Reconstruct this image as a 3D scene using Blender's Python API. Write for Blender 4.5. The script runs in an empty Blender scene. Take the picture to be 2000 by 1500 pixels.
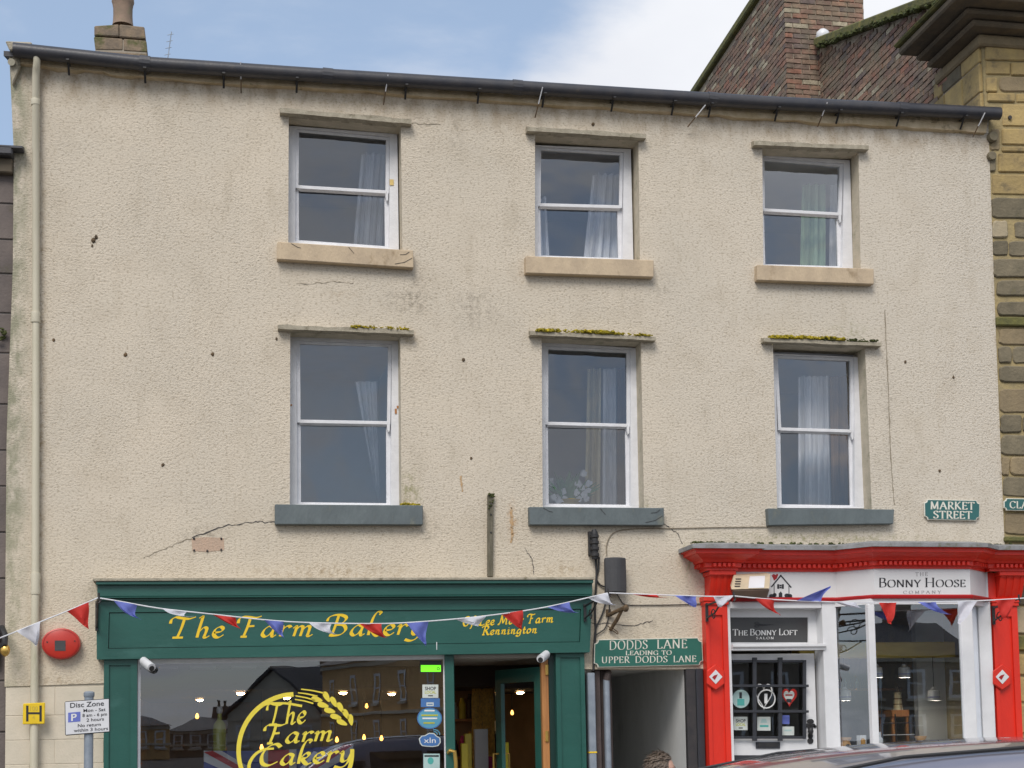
import bpy, bmesh, math, random
from mathutils import Vector, Matrix, noise as mnoise
random.seed(7)
S = bpy.context.scene
COL = S.collection
V = Vector

# ------------------------------------------------------------------ camera
FPX, CYP = 2932.0, 1190.5
YAW, PITCH, ROLL = 0.19289, 0.07935, -0.01769
CAM = V((0.0, -14.5, 1.75))
def basis():
    cy, sy = math.cos(YAW), math.sin(YAW); cp, sp = math.cos(PITCH), math.sin(PITCH)
    fw = V((sy*cp, cy*cp, sp)); rt = V((cy, -sy, 0)); up = rt.cross(fw)
    c, s = math.cos(ROLL), math.sin(ROLL)
    return rt*c + up*s, up*c - rt*s, fw
RT, UP, FW = basis()
cam_d = bpy.data.cameras.new('camera'); cam = bpy.data.objects.new('camera', cam_d); COL.objects.link(cam)
cam.matrix_world = Matrix(((RT.x, UP.x, -FW.x, CAM.x), (RT.y, UP.y, -FW.y, CAM.y), (RT.z, UP.z, -FW.z, CAM.z), (0, 0, 0, 1)))
cam_d.sensor_width = 36; cam_d.lens = FPX/2000*36
cam_d.shift_y = (CYP-750)/2000
cam_d.clip_start = 0.1; cam_d.clip_end = 2000
S.camera = cam

# survey: a sight line through a photo pixel met with a plane of the place
def ray(px, py): return FW*FPX + RT*(px-1000) - UP*(py-CYP)
def P(px, py, y=0.0):
    d = ray(px, py); return CAM + d*((y-CAM.y)/d.y)
def PX(px, py, x):
    d = ray(px, py); return CAM + d*((x-CAM.x)/d.x)
def PZ(px, py, z):
    d = ray(px, py); return CAM + d*((z-CAM.z)/d.z)

# ------------------------------------------------------------------ light
SUN_EL, SUN_AZ = math.radians(46), math.radians(205)     # azimuth clockwise from +y
W = bpy.data.worlds.new('World'); S.world = W; W.use_nodes = True
nt = W.node_tree; nt.nodes.clear()
def N(t, nt=nt, **k):
    n = nt.nodes.new(t)
    for a, b in k.items(): setattr(n, a, b)
    return n
out = N('ShaderNodeOutputWorld'); bg = N('ShaderNodeBackground'); bg.inputs[1].default_value = 0.1
sky = N('ShaderNodeTexSky', sky_type='NISHITA', sun_disc=False, sun_elevation=SUN_EL, sun_rotation=SUN_AZ)
sky.air_density = 1.0; sky.dust_density = 1.0; sky.ozone_density = 1.5
tc = N('ShaderNodeTexCoord'); L = nt.links.new
def math_n(op, a, b=None, clamp=False):
    n = N('ShaderNodeMath', operation=op, use_clamp=clamp)
    for i, v in enumerate((a, b)):
        if v is None: continue
        if hasattr(v, 'links'): L(v, n.inputs[i])
        else: n.inputs[i].default_value = v
    return n.outputs[0]
# cloud layer: planar projection of the view direction
sep = N('ShaderNodeSeparateXYZ'); L(tc.outputs['Generated'], sep.inputs[0])
zz = math_n('ADD', math_n('MAXIMUM', sep.outputs[2], 0.0), 0.22)
cx_ = math_n('DIVIDE', sep.outputs[0], zz); cy_ = math_n('DIVIDE', sep.outputs[1], zz)
comb = N('ShaderNodeCombineXYZ'); L(cx_, comb.inputs[0]); L(cy_, comb.inputs[1])
no = N('ShaderNodeTexNoise'); no.inputs['Scale'].default_value = 1.9; no.inputs['Detail'].default_value = 9; no.inputs['Roughness'].default_value = 0.55
no.inputs['Distortion'].default_value = 0.3; L(comb.outputs[0], no.inputs['Vector'])
# the cumulus bank standing over the roofs to the right
bank_dir = ray(1620, 300).normalized()
dt = N('ShaderNodeVectorMath', operation='DOT_PRODUCT'); L(tc.outputs['Generated'], dt.inputs[0]); dt.inputs[1].default_value = bank_dir
bank = N('ShaderNodeMapRange'); L(dt.outputs['Value'], bank.inputs[0])
bank.inputs[1].default_value = math.cos(math.radians(12.0)); bank.inputs[2].default_value = math.cos(math.radians(6.8))
bank.inputs[3].default_value = 0.0; bank.inputs[4].default_value = 0.36
back = N('ShaderNodeMapRange'); L(sep.outputs[1], back.inputs[0])      # cloudier away from this clear gap
back.inputs[1].default_value = 0.8; back.inputs[2].default_value = -0.3; back.inputs[3].default_value = 0.0; back.inputs[4].default_value = 0.16
dens = math_n('ADD', math_n('ADD', no.outputs[0], bank.outputs[0]), back.outputs[0])
ramp = N('ShaderNodeMapRange', interpolation_type='SMOOTHSTEP'); L(dens, ramp.inputs[0])
ramp.inputs[1].default_value = 0.49; ramp.inputs[2].default_value = 0.75
no2 = N('ShaderNodeTexNoise'); no2.inputs['Scale'].default_value = 2.6; no2.inputs['Detail'].default_value = 5; L(comb.outputs[0], no2.inputs['Vector'])
ccol = N('ShaderNodeMixRGB'); L(no2.outputs[0], ccol.inputs[0])
ccol.inputs[1].default_value = (5.3, 5.5, 6.1, 1); ccol.inputs[2].default_value = (8.4, 8.5, 8.7, 1)
skyc = N('ShaderNodeMixRGB', blend_type='MULTIPLY'); skyc.inputs[0].default_value = 1.0; L(sky.outputs[0], skyc.inputs[1]); skyc.inputs[2].default_value = (1.0, 1.0, 1.0, 1)
veil = N('ShaderNodeMixRGB'); veil.inputs[0].default_value = 0.40; L(skyc.outputs[0], veil.inputs[1]); veil.inputs[2].default_value = (5.1, 6.4, 8.3, 1)
mixc = N('ShaderNodeMixRGB'); L(ramp.outputs[0], mixc.inputs[0]); L(veil.outputs[0], mixc.inputs[1]); L(ccol.outputs[0], mixc.inputs[2])
L(mixc.outputs[0], bg.inputs[0]); L(bg.outputs[0], out.inputs[0])

sd = bpy.data.lights.new('sun', 'SUN'); sd.energy = 1.9; sd.angle = math.radians(28); sd.color = (1.0, 0.95, 0.88)
so = bpy.data.objects.new('sun', sd); COL.objects.link(so)
sdir = V((math.sin(SUN_AZ)*math.cos(SUN_EL), math.cos(SUN_AZ)*math.cos(SUN_EL), math.sin(SUN_EL)))
so.rotation_euler = sdir.to_track_quat('Z', 'Y').to_euler(); so.location = (0, -30, 40)
vs = S.view_settings; vs.view_transform = 'Standard'; vs.look = 'None'; vs.exposure = 0.36; vs.gamma = 1.0; vs.use_curve_mapping = False
S.render.engine = 'CYCLES'; S.cycles.use_denoising = True; S.cycles.max_bounces = 8; S.cycles.transparent_max_bounces = 12

# ------------------------------------------------------------------ materials
def mat(name, c1, c2=None, scale=6.0, rough=0.6, bump=0.0, bscale=40.0, c3=None, s3=1.3, f3=0.5, metal=0.0, stretch=(1, 1, 1), detail=5, spec=0.5, coat=0.0, lo=0.35, hi=0.65, bdist=0.01, rnd=0.0):
    """base colour drifting between c1 and c2 (noise), patches of c3, bump; world position so that no two pieces repeat"""
    m = bpy.data.materials.new(name); m.use_nodes = True; t = m.node_tree; b = t.nodes['Principled BSDF']; lk = t.links.new
    def n(ty, **k): return N(ty, t, **k)
    b.inputs['Roughness'].default_value = rough; b.inputs['Metallic'].default_value = metal; b.inputs['Specular IOR Level'].default_value = spec
    b.inputs['Coat Weight'].default_value = coat; b.inputs['Coat Roughness'].default_value = 0.04
    c4 = lambda c: (c[0], c[1], c[2], 1)
    if c2 is None: c2 = tuple(x*0.86 for x in c1)
    g = n('ShaderNodeNewGeometry'); mp = n('ShaderNodeMapping'); mp.inputs['Scale'].default_value = stretch; lk(g.outputs['Position'], mp.inputs[0])
    a = n('ShaderNodeTexNoise'); a.inputs['Scale'].default_value = scale; a.inputs['Detail'].default_value = detail; a.inputs['Roughness'].default_value = 0.6; lk(mp.outputs[0], a.inputs['Vector'])
    r = n('ShaderNodeMapRange'); lk(a.outputs[0], r.inputs[0]); r.inputs[1].default_value = lo; r.inputs[2].default_value = hi
    mx = n('ShaderNodeMixRGB'); lk(r.outputs[0], mx.inputs[0]); mx.inputs[1].default_value = c4(c1); mx.inputs[2].default_value = c4(c2)
    col = mx.outputs[0]
    if c3 is not None:
        a3 = n('ShaderNodeTexNoise'); a3.inputs['Scale'].default_value = s3; a3.inputs['Detail'].default_value = 6; a3.inputs['Roughness'].default_value = 0.65; lk(mp.outputs[0], a3.inputs['Vector'])
        r3 = n('ShaderNodeMapRange'); lk(a3.outputs[0], r3.inputs[0]); r3.inputs[1].default_value = 1-f3; r3.inputs[2].default_value = 1-f3+0.14
        m3 = n('ShaderNodeMixRGB'); lk(r3.outputs[0], m3.inputs[0]); lk(col, m3.inputs[1]); m3.inputs[2].default_value = c4(c3); col = m3.outputs[0]
    if rnd:
        oi = n('ShaderNodeObjectInfo'); h = n('ShaderNodeHueSaturation'); lk(col, h.inputs['Color'])
        rr = n('ShaderNodeMapRange'); lk(oi.outputs['Random'], rr.inputs[0]); rr.inputs[3].default_value = 1-rnd; rr.inputs[4].default_value = 1+rnd; lk(rr.outputs[0], h.inputs['Value']); col = h.outputs[0]
    lk(col, b.inputs['Base Color'])
    if bump:
        bn = n('ShaderNodeTexNoise'); bn.inputs['Scale'].default_value = bscale; bn.inputs['Detail'].default_value = 4; lk(mp.outputs[0], bn.inputs['Vector'])
        bu = n('ShaderNodeBump'); bu.inputs['Strength'].default_value = bump; bu.inputs['Distance'].default_value = bdist; lk(bn.outputs[0], bu.inputs['Height']); lk(bu.outputs[0], b.inputs['Normal'])
    return m
def emit(name, c, s):
    m = bpy.data.materials.new(name); m.use_nodes = True; b = m.node_tree.nodes['Principled BSDF']
    b.inputs['Base Color'].default_value = (*c, 1); b.inputs['Emission Color'].default_value = (*c, 1); b.inputs['Emission Strength'].default_value = s; return m
def glass(name, tint=(0.9, 0.93, 0.93), boost=1.9, wob=0.0):
    m = bpy.data.materials.new(name); m.use_nodes = True; t = m.node_tree; t.nodes.clear(); lk = t.links.new
    o = N('ShaderNodeOutputMaterial', t); mx = N('ShaderNodeMixShader', t); tr = N('ShaderNodeBsdfTransparent', t); gl = N('ShaderNodeBsdfGlossy', t)
    fr = N('ShaderNodeFresnel', t); fr.inputs[0].default_value = 1.5
    mm = N('ShaderNodeMath', t, operation='MULTIPLY', use_clamp=True); lk(fr.outputs[0], mm.inputs[0]); mm.inputs[1].default_value = boost
    tr.inputs[0].default_value = (*tint, 1); gl.inputs['Roughness'].default_value = 0.0; gl.inputs[0].default_value = (0.90, 0.94, 1, 1)
    if wob:
        g = N('ShaderNodeNewGeometry', t); n_ = N('ShaderNodeTexNoise', t); n_.inputs['Scale'].default_value = 3.0; n_.inputs['Detail'].default_value = 1; lk(g.outputs['Position'], n_.inputs['Vector'])
        bu = N('ShaderNodeBump', t); bu.inputs['Strength'].default_value = wob; bu.inputs['Distance'].default_value = 0.02; lk(n_.outputs[0], bu.inputs['Height']); lk(bu.outputs[0], gl.inputs['Normal'])
    lk(mm.outputs[0], mx.inputs[0]); lk(tr.outputs[0], mx.inputs[1]); lk(gl.outputs[0], mx.inputs[2]); lk(mx.outputs[0], o.inputs[0]); return m

# roughcast: lumpy cream dash, weathered: grime under the eaves, green by the left verge, rusty and grey patches
def roughcast():
    m = bpy.data.materials.new('roughcast'); m.use_nodes = True; t = m.node_tree; b = t.nodes['Principled BSDF']; lk = t.links.new
    n = lambda ty, **k: N(ty, t, **k)
    b.inputs['Roughness'].default_value = 0.95; b.inputs['Specular IOR Level'].default_value = 0.15
    g = n('ShaderNodeNewGeometry'); pos = g.outputs['Position']; sp = n('ShaderNodeSeparateXYZ'); lk(pos, sp.inputs[0])
    def noise(sc, det, st=(1, 1, 1), ro=0.6):
        mp = n('ShaderNodeMapping'); mp.inputs['Scale'].default_value = st; lk(pos, mp.inputs[0])
        a = n('ShaderNodeTexNoise'); a.inputs['Scale'].default_value = sc; a.inputs['Detail'].default_value = det; a.inputs['Roughness'].default_value = ro; lk(mp.outputs[0], a.inputs['Vector']); return a.outputs[0]
    def rng(v, a, b_, c=0.0, d=1.0):
        r = n('ShaderNodeMapRange'); lk(v, r.inputs[0])
        for i, q in enumerate((a, b_, c, d)): r.inputs[i+1].default_value = q
        return r.outputs[0]
    def mul(a, b_):
        r = n('ShaderNodeMath', operation='MULTIPLY'); lk(a, r.inputs[0])
        if hasattr(b_, 'links'): lk(b_, r.inputs[1])
        else: r.inputs[1].default_value = b_
        return r.outputs[0]
    def mix(f, a, b_):
        r = n('ShaderNodeMixRGB'); lk(f, r.inputs[0])
        for i, q in ((1, a), (2, b_)):
            if hasattr(q, 'links'): lk(q, r.inputs[i])
            else: r.inputs[i].default_value = (*q, 1)
        return r.outputs[0]
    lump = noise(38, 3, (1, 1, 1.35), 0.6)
    c = mix(rng(noise(0.9, 5), 0.35, 0.65), (0.645, 0.565, 0.455), (0.59, 0.525, 0.43))
    c = mix(rng(sp.outputs[0], 3.0, 8.0, 0, 0.55), c, (0.61, 0.56, 0.485))                                # greyer towards the right
    c = mix(mul(rng(noise(2.3, 7), 0.5, 0.68), 0.4), c, (0.50, 0.43, 0.335))                              # weathered patches
    c = mix(mul(rng(noise(5, 8, (1, 1, 0.25)), 0.56, 0.72), 0.35), c, (0.42, 0.36, 0.27))                 # run-off streaks
    c = mix(mul(rng(lump, 0.47, 0.34), 0.7), c, (0.36, 0.30, 0.22))                                      # darker in the pits
    spk = noise(60, 2); c = mix(mul(rng(spk, 0.63, 0.72), 0.6), c, (0.20, 0.17, 0.13))                    # dark specks
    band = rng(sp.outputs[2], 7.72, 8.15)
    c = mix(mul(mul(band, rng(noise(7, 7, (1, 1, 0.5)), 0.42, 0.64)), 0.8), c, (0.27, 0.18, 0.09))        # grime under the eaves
    edge = rng(sp.outputs[0], -1.72, -1.86)
    c = mix(mul(mul(edge, rng(noise(8, 7, (1, 1, 0.5)), 0.38, 0.58)), 0.8), c, (0.25, 0.25, 0.17))        # algae by the verge
    low = rng(sp.outputs[2], 4.0, 2.6)
    c = mix(mul(low, 0.35), c, (0.66, 0.565, 0.41))
    # stains with a place of their own: (pixel in the photo, half sizes in metres, strength, colour)
    grit = rng(noise(16, 7, (1, 1, .8), .7), .46, .62)
    for (sx, sy, rx, rz, st_, cc) in STAINS:
        q = P(sx, sy, 0)
        dx = n('ShaderNodeMath', operation='SUBTRACT'); lk(sp.outputs[0], dx.inputs[0]); dx.inputs[1].default_value = q.x
        dz = n('ShaderNodeMath', operation='SUBTRACT'); lk(sp.outputs[2], dz.inputs[0]); dz.inputs[1].default_value = q.z
        cv = n('ShaderNodeCombineXYZ'); lk(mul(dx.outputs[0], 1/rx), cv.inputs[0]); lk(mul(dz.outputs[0], 1/rz), cv.inputs[1])
        le = n('ShaderNodeVectorMath', operation='LENGTH'); lk(cv.outputs[0], le.inputs[0])
        c = mix(mul(mul(rng(le.outputs['Value'], 1.0, 0.1), grit), st_), c, cc)
    lk(c, b.inputs['Base Color'])
    big = noise(11, 3)
    hs = n('ShaderNodeMath', operation='ADD'); lk(lump, hs.inputs[0]); lk(mul(noise(70, 2), 0.5), hs.inputs[1])
    h2 = n('ShaderNodeMath', operation='ADD'); lk(hs.outputs[0], h2.inputs[0]); lk(mul(big, 0.35), h2.inputs[1])
    bu = n('ShaderNodeBump'); bu.inputs['Strength'].default_value = 0.9; bu.inputs['Distance'].default_value = 0.012; lk(h2.outputs[0], bu.inputs['Height']); lk(rng(noise(.7, 4), .38, .62, .55, 1.0), bu.inputs['Strength']); lk(bu.outputs[0], b.inputs['Normal'])
    return m
GRN, BRN, DRK = (.24, .23, .10), (.30, .21, .11), (.20, .17, .13)
STAINS = [(800, 960, .16, .30, .8, GRN), (835, 1040, .22, .16, .6, DRK), (812, 560, .12, .35, .55, DRK), (795, 590, .35, .14, .7, DRK), (930, 605, .30, .28, .65, DRK), (800, 660, .12, .14, .6, BRN), (890, 250, .12, .5, .45, DRK), (1020, 540, .2, .2, .3, BRN),
          (1262, 985, .10, .12, .7, GRN), (1290, 560, .2, .2, .4, DRK), (1660, 650, .3, .15, .5, GRN), (1735, 800, .10, .9, .35, DRK), (1000, 1020, .07, .3, .9, (.42, .24, .10)), (545, 1000, .08, .12, .7, DRK), (400, 1045, .3, .12, .6, DRK), (1170, 1180, .2, .5, .5, DRK), (1260, 1225, .3, .2, .45, DRK), (1345, 1090, .14, .22, .8, GRN), (185, 1160, .12, .2, .5, DRK), (650, 1115, 1.2, .10, .6, BRN), (1100, 1110, .4, .10, .6, BRN), (1600, 1050, 1.6, .07, .8, GRN), (120, 1330, .5, .06, .6, BRN), (320, 145, .6, .12, .6, BRN), (700, 200, .9, .07, .5, BRN), (1290, 232, .8, .07, .5, BRN), (660, 575, .25, .08, .4, BRN), (80, 800, .06, 3.4, .7, BRN), (1950, 700, .06, 3.0, .6, BRN)]
M = {}
M['render'] = roughcast()
M['reveal'] = mat('painted_reveal', (0.56, 0.49, 0.38), (0.46, 0.41, 0.31), 9, 0.9, 0.5, 60, c3=(0.30, 0.28, 0.19), s3=5, f3=0.42)
M['hood'] = mat('hood_stone', (0.42, 0.375, 0.29), (0.30, 0.265, 0.20), 14, 0.95, 0.7, 70, c3=(0.16, 0.14, 0.09), s3=9, f3=0.42)
M['cream_sill'] = mat('cream_sill', (0.56, 0.44, 0.30), (0.46, 0.36, 0.25), 7, 0.85, 0.5, 50, c3=(0.28, 0.20, 0.12), s3=6, f3=0.42, stretch=(1, 1, .6))
M['grey_sill'] = mat('grey_sill', (0.125, 0.15, 0.155), (0.095, 0.115, 0.12), 5, 0.55, 0.4, 40, c3=(0.17, 0.175, 0.14), s3=5, f3=0.40, stretch=(1, 1, .5))
M['sash'] = mat('sash_paint', (0.74, 0.74, 0.76), (0.66, 0.66, 0.68), 9, 0.45, 0.25, 60, c3=(0.46, 0.44, 0.41), s3=14, f3=0.31)
M['white'] = mat('white_paint', (0.74, 0.74, 0.75), (0.68, 0.68, 0.69), 5, 0.4, 0.08, 50)
M['lining'] = mat('dark_lining', (0.04, 0.035, 0.035))
M['gutter'] = mat('gutter_black', (0.035, 0.036, 0.045), (0.055, 0.052, 0.055), 6, 0.38, 0.15, 30, c3=(0.10, 0.08, 0.06), s3=8, f3=0.36)
M['eaves'] = mat('eaves_stone', (0.62, 0.50, 0.34), (0.48, 0.37, 0.22), 8, 0.95, 0.8, 45, c3=(0.15, 0.115, 0.07), s3=6, f3=0.41)
M['pipe'] = mat('cream_pipe', (0.60, 0.55, 0.43), (0.52, 0.48, 0.36), 5, 0.5, 0.1, 30, c3=(0.36, 0.35, 0.22), s3=5, f3=0.36, stretch=(1, 1, 0.3))
M['slate'] = mat('slate', (0.09, 0.09, 0.10), (0.06, 0.06, 0.065), 8, 0.7, 0.4, 30)
M['moss'] = mat('moss', (0.42, 0.33, 0.02), (0.20, 0.17, 0.02), 30, 1.0, 0.6, 80, c3=(0.55, 0.42, 0.03), s3=24, f3=0.5)
M['darkmoss'] = mat('dark_moss', (0.09, 0.10, 0.03), (0.05, 0.06, 0.02), 30, 1.0, 0.6, 80)
M['block'] = mat('painted_block', (0.64, 0.565, 0.45), (0.58, 0.52, 0.41), 7, 0.75, 0.3, 60, rnd=0.03)
M['joint'] = mat('painted_joint', (0.60, 0.53, 0.42), (0.54, 0.48, 0.38), 12, 0.9, 0.3)
M['green'] = mat('green_paint', (0.022, 0.105, 0.085), (0.016, 0.085, 0.068), 3, 0.36, 0.10, 40, c3=(0.036, 0.125, 0.105), s3=3.0, f3=0.42, stretch=(.5, 1, 1))
M['greendark'] = mat('dark_green_paint_and_shade', (0.008, 0.036, 0.030), None, 3, 0.35)  # dark frame paint; on the soffit and panel groove, shade put into the colour
M['lead'] = mat('lead', (0.30, 0.30, 0.31), (0.20, 0.20, 0.20), 7, 0.7, 0.3, 40, c3=(0.13, 0.13, 0.08), s3=9, f3=0.44)
M['yellow'] = mat('yellow_lettering', (0.86, 0.58, 0.02), (0.80, 0.52, 0.02), 9, 0.5)
M['logo'] = mat('yellow_vinyl', (0.80, 0.66, 0.06), (0.74, 0.60, 0.06), 9, 0.5)
M['red'] = mat('red_paint', (0.74, 0.030, 0.012), (0.64, 0.026, 0.012), 5, 0.42, 0.12, 60, c3=(0.48, 0.03, 0.02), s3=7, f3=0.34, stretch=(1, 1, .35))
M['trimred'] = mat('trim_red', (0.40, 0.012, 0.014), None, 4, 0.4)
M['ink'] = mat('black_lettering', (0.02, 0.02, 0.025))
M['white_ink'] = mat('white_lettering', (0.80, 0.80, 0.78))
M['iron'] = mat('black_iron', (0.018, 0.018, 0.02), (0.03, 0.028, 0.028), 20, 0.5, 0.2, 60)
M['grille'] = mat('grille_iron', (0.035, 0.037, 0.045), None, 20, 0.45)
M['rust'] = mat('rusty_iron', (0.16, 0.10, 0.05), (0.07, 0.05, 0.03), 22, 0.9, 0.6, 60)
M['timber'] = mat('grey_timber', (0.17, 0.15, 0.11), (0.10, 0.09, 0.06), 12, 0.9, 0.6, 60, c3=(0.16, 0.15, 0.05), s3=5, f3=0.4, stretch=(4, 4, 0.6))
M['glass'] = glass('old_glass', wob=0.24, boost=3.5, tint=(.90, .92, .93))
M['shopglass'] = glass('shop_glass', wob=0.012, boost=4.0)
M['room'] = mat('room_plaster', (0.80, 0.79, 0.80), (0.74, 0.74, 0.75), 2, 0.9)
M['roomdark'] = mat('room_dark', (0.14, 0.13, 0.13), (0.10, 0.095, 0.095), 2, 0.9)
M['curtain'] = mat('white_curtain', (0.78, 0.78, 0.80), (0.62, 0.62, 0.65), 12, 0.9, stretch=(3, 3, 0.3))
M['creamcurtain'] = mat('cream_curtain', (0.74, 0.64, 0.42), (0.50, 0.44, 0.28), 12, 0.9, stretch=(3, 3, 0.3))
M['greencurtain'] = mat('green_curtain', (0.34, 0.46, 0.30), (0.26, 0.36, 0.25), 12, 0.9, stretch=(3, 3, 0.3))
M['browncurtain'] = mat('brown_curtain', (0.30, 0.20, 0.13), (0.24, 0.16, 0.11), 12, 0.9, stretch=(3, 3, 0.3))
M['brass'] = mat('brass', (0.70, 0.45, 0.12), (0.6, 0.38, 0.1), 8, 0.3, metal=0.8)
M['wood'] = mat('orange_wood', (0.50, 0.22, 0.07), (0.38, 0.16, 0.05), 8, 0.5, 0.2, 40, stretch=(6, 6, 0.5))
M['asphalt'] = mat('asphalt', (0.055, 0.054, 0.053), (0.04, 0.04, 0.04), 30, 0.9, 0.6, 90)
M['paving'] = mat('paving', (0.30, 0.28, 0.25), (0.22, 0.21, 0.19), 5, 0.9, 0.4, 40)
M['kerb'] = mat('kerb_stone', (0.34, 0.33, 0.31), (0.26, 0.25, 0.24), 8, 0.85, 0.3)
M['redplastic'] = mat('red_plastic', (0.52, 0.035, 0.02), (0.44, 0.03, 0.02), 5, 0.35)
M['hydrant'] = mat('yellow_plate', (0.80, 0.55, 0.01), (0.72, 0.48, 0.01), 8, 0.5)
M['plate'] = mat('white_plate', (0.70, 0.70, 0.72), (0.64, 0.64, 0.66), 5, 0.4)
M['bluesign'] = mat('blue_sign', (0.14, 0.18, 0.56))
M['galv'] = mat('galvanised', (0.33, 0.37, 0.42), (0.25, 0.29, 0.34), 10, 0.45, metal=0.3)
M['signgreen'] = mat('sign_green', (0.025, 0.14, 0.105), (0.022, 0.12, 0.09), 5, 0.4)
M['signteal'] = mat('sign_teal', (0.03, 0.13, 0.125), (0.026, 0.115, 0.11), 5, 0.4)
M['signcream'] = mat('sign_cream', (0.72, 0.70, 0.62), (0.62, 0.59, 0.50), 18, 0.5)
M['speaker'] = mat('speaker_grey', (0.055, 0.055, 0.058), (0.045, 0.045, 0.048), 10, 0.6, 0.2, 300)
M['cable'] = mat('cable_black', (0.022, 0.022, 0.024))
def cloth(name, c):
    m = mat(name, c, tuple(x*.88 for x in c), 9, .75); t = m.node_tree; lk = t.links.new; b = t.nodes['Principled BSDF']; o = [n_ for n_ in t.nodes if n_.type == 'OUTPUT_MATERIAL'][0]
    tr = N('ShaderNodeBsdfTranslucent', t); tr.inputs[0].default_value = (*c, 1); mx = N('ShaderNodeMixShader', t); mx.inputs[0].default_value = .35; lk(b.outputs[0], mx.inputs[1]); lk(tr.outputs[0], mx.inputs[2]); lk(mx.outputs[0], o.inputs[0]); return m
M['flagred'] = cloth('flag_red', (0.66, 0.04, 0.03))
M['flagblue'] = cloth('flag_blue', (0.17, 0.21, 0.62))
M['flagwhite'] = cloth('flag_white', (0.74, 0.75, 0.82))
M['cord'] = mat('white_cord', (0.72, 0.72, 0.75))
M['camwhite'] = mat('camera_white', (0.72, 0.72, 0.74), None, 5, 0.35)
M['alley'] = mat('alley_plaster', (0.70, 0.70, 0.68), (0.60, 0.60, 0.58), 2.2, 0.9, 0.3, 30, c3=(0.5, 0.5, 0.48), s3=3, f3=0.4, stretch=(1, 1, 0.5))
M['darkpost'] = mat('dark_post', (0.028, 0.027, 0.03), (0.045, 0.04, 0.04), 8, 0.6, 0.3)
M['brownpost'] = mat('brown_post', (0.085, 0.06, 0.055), (0.06, 0.045, 0.04), 8, 0.7, 0.3)
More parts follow.
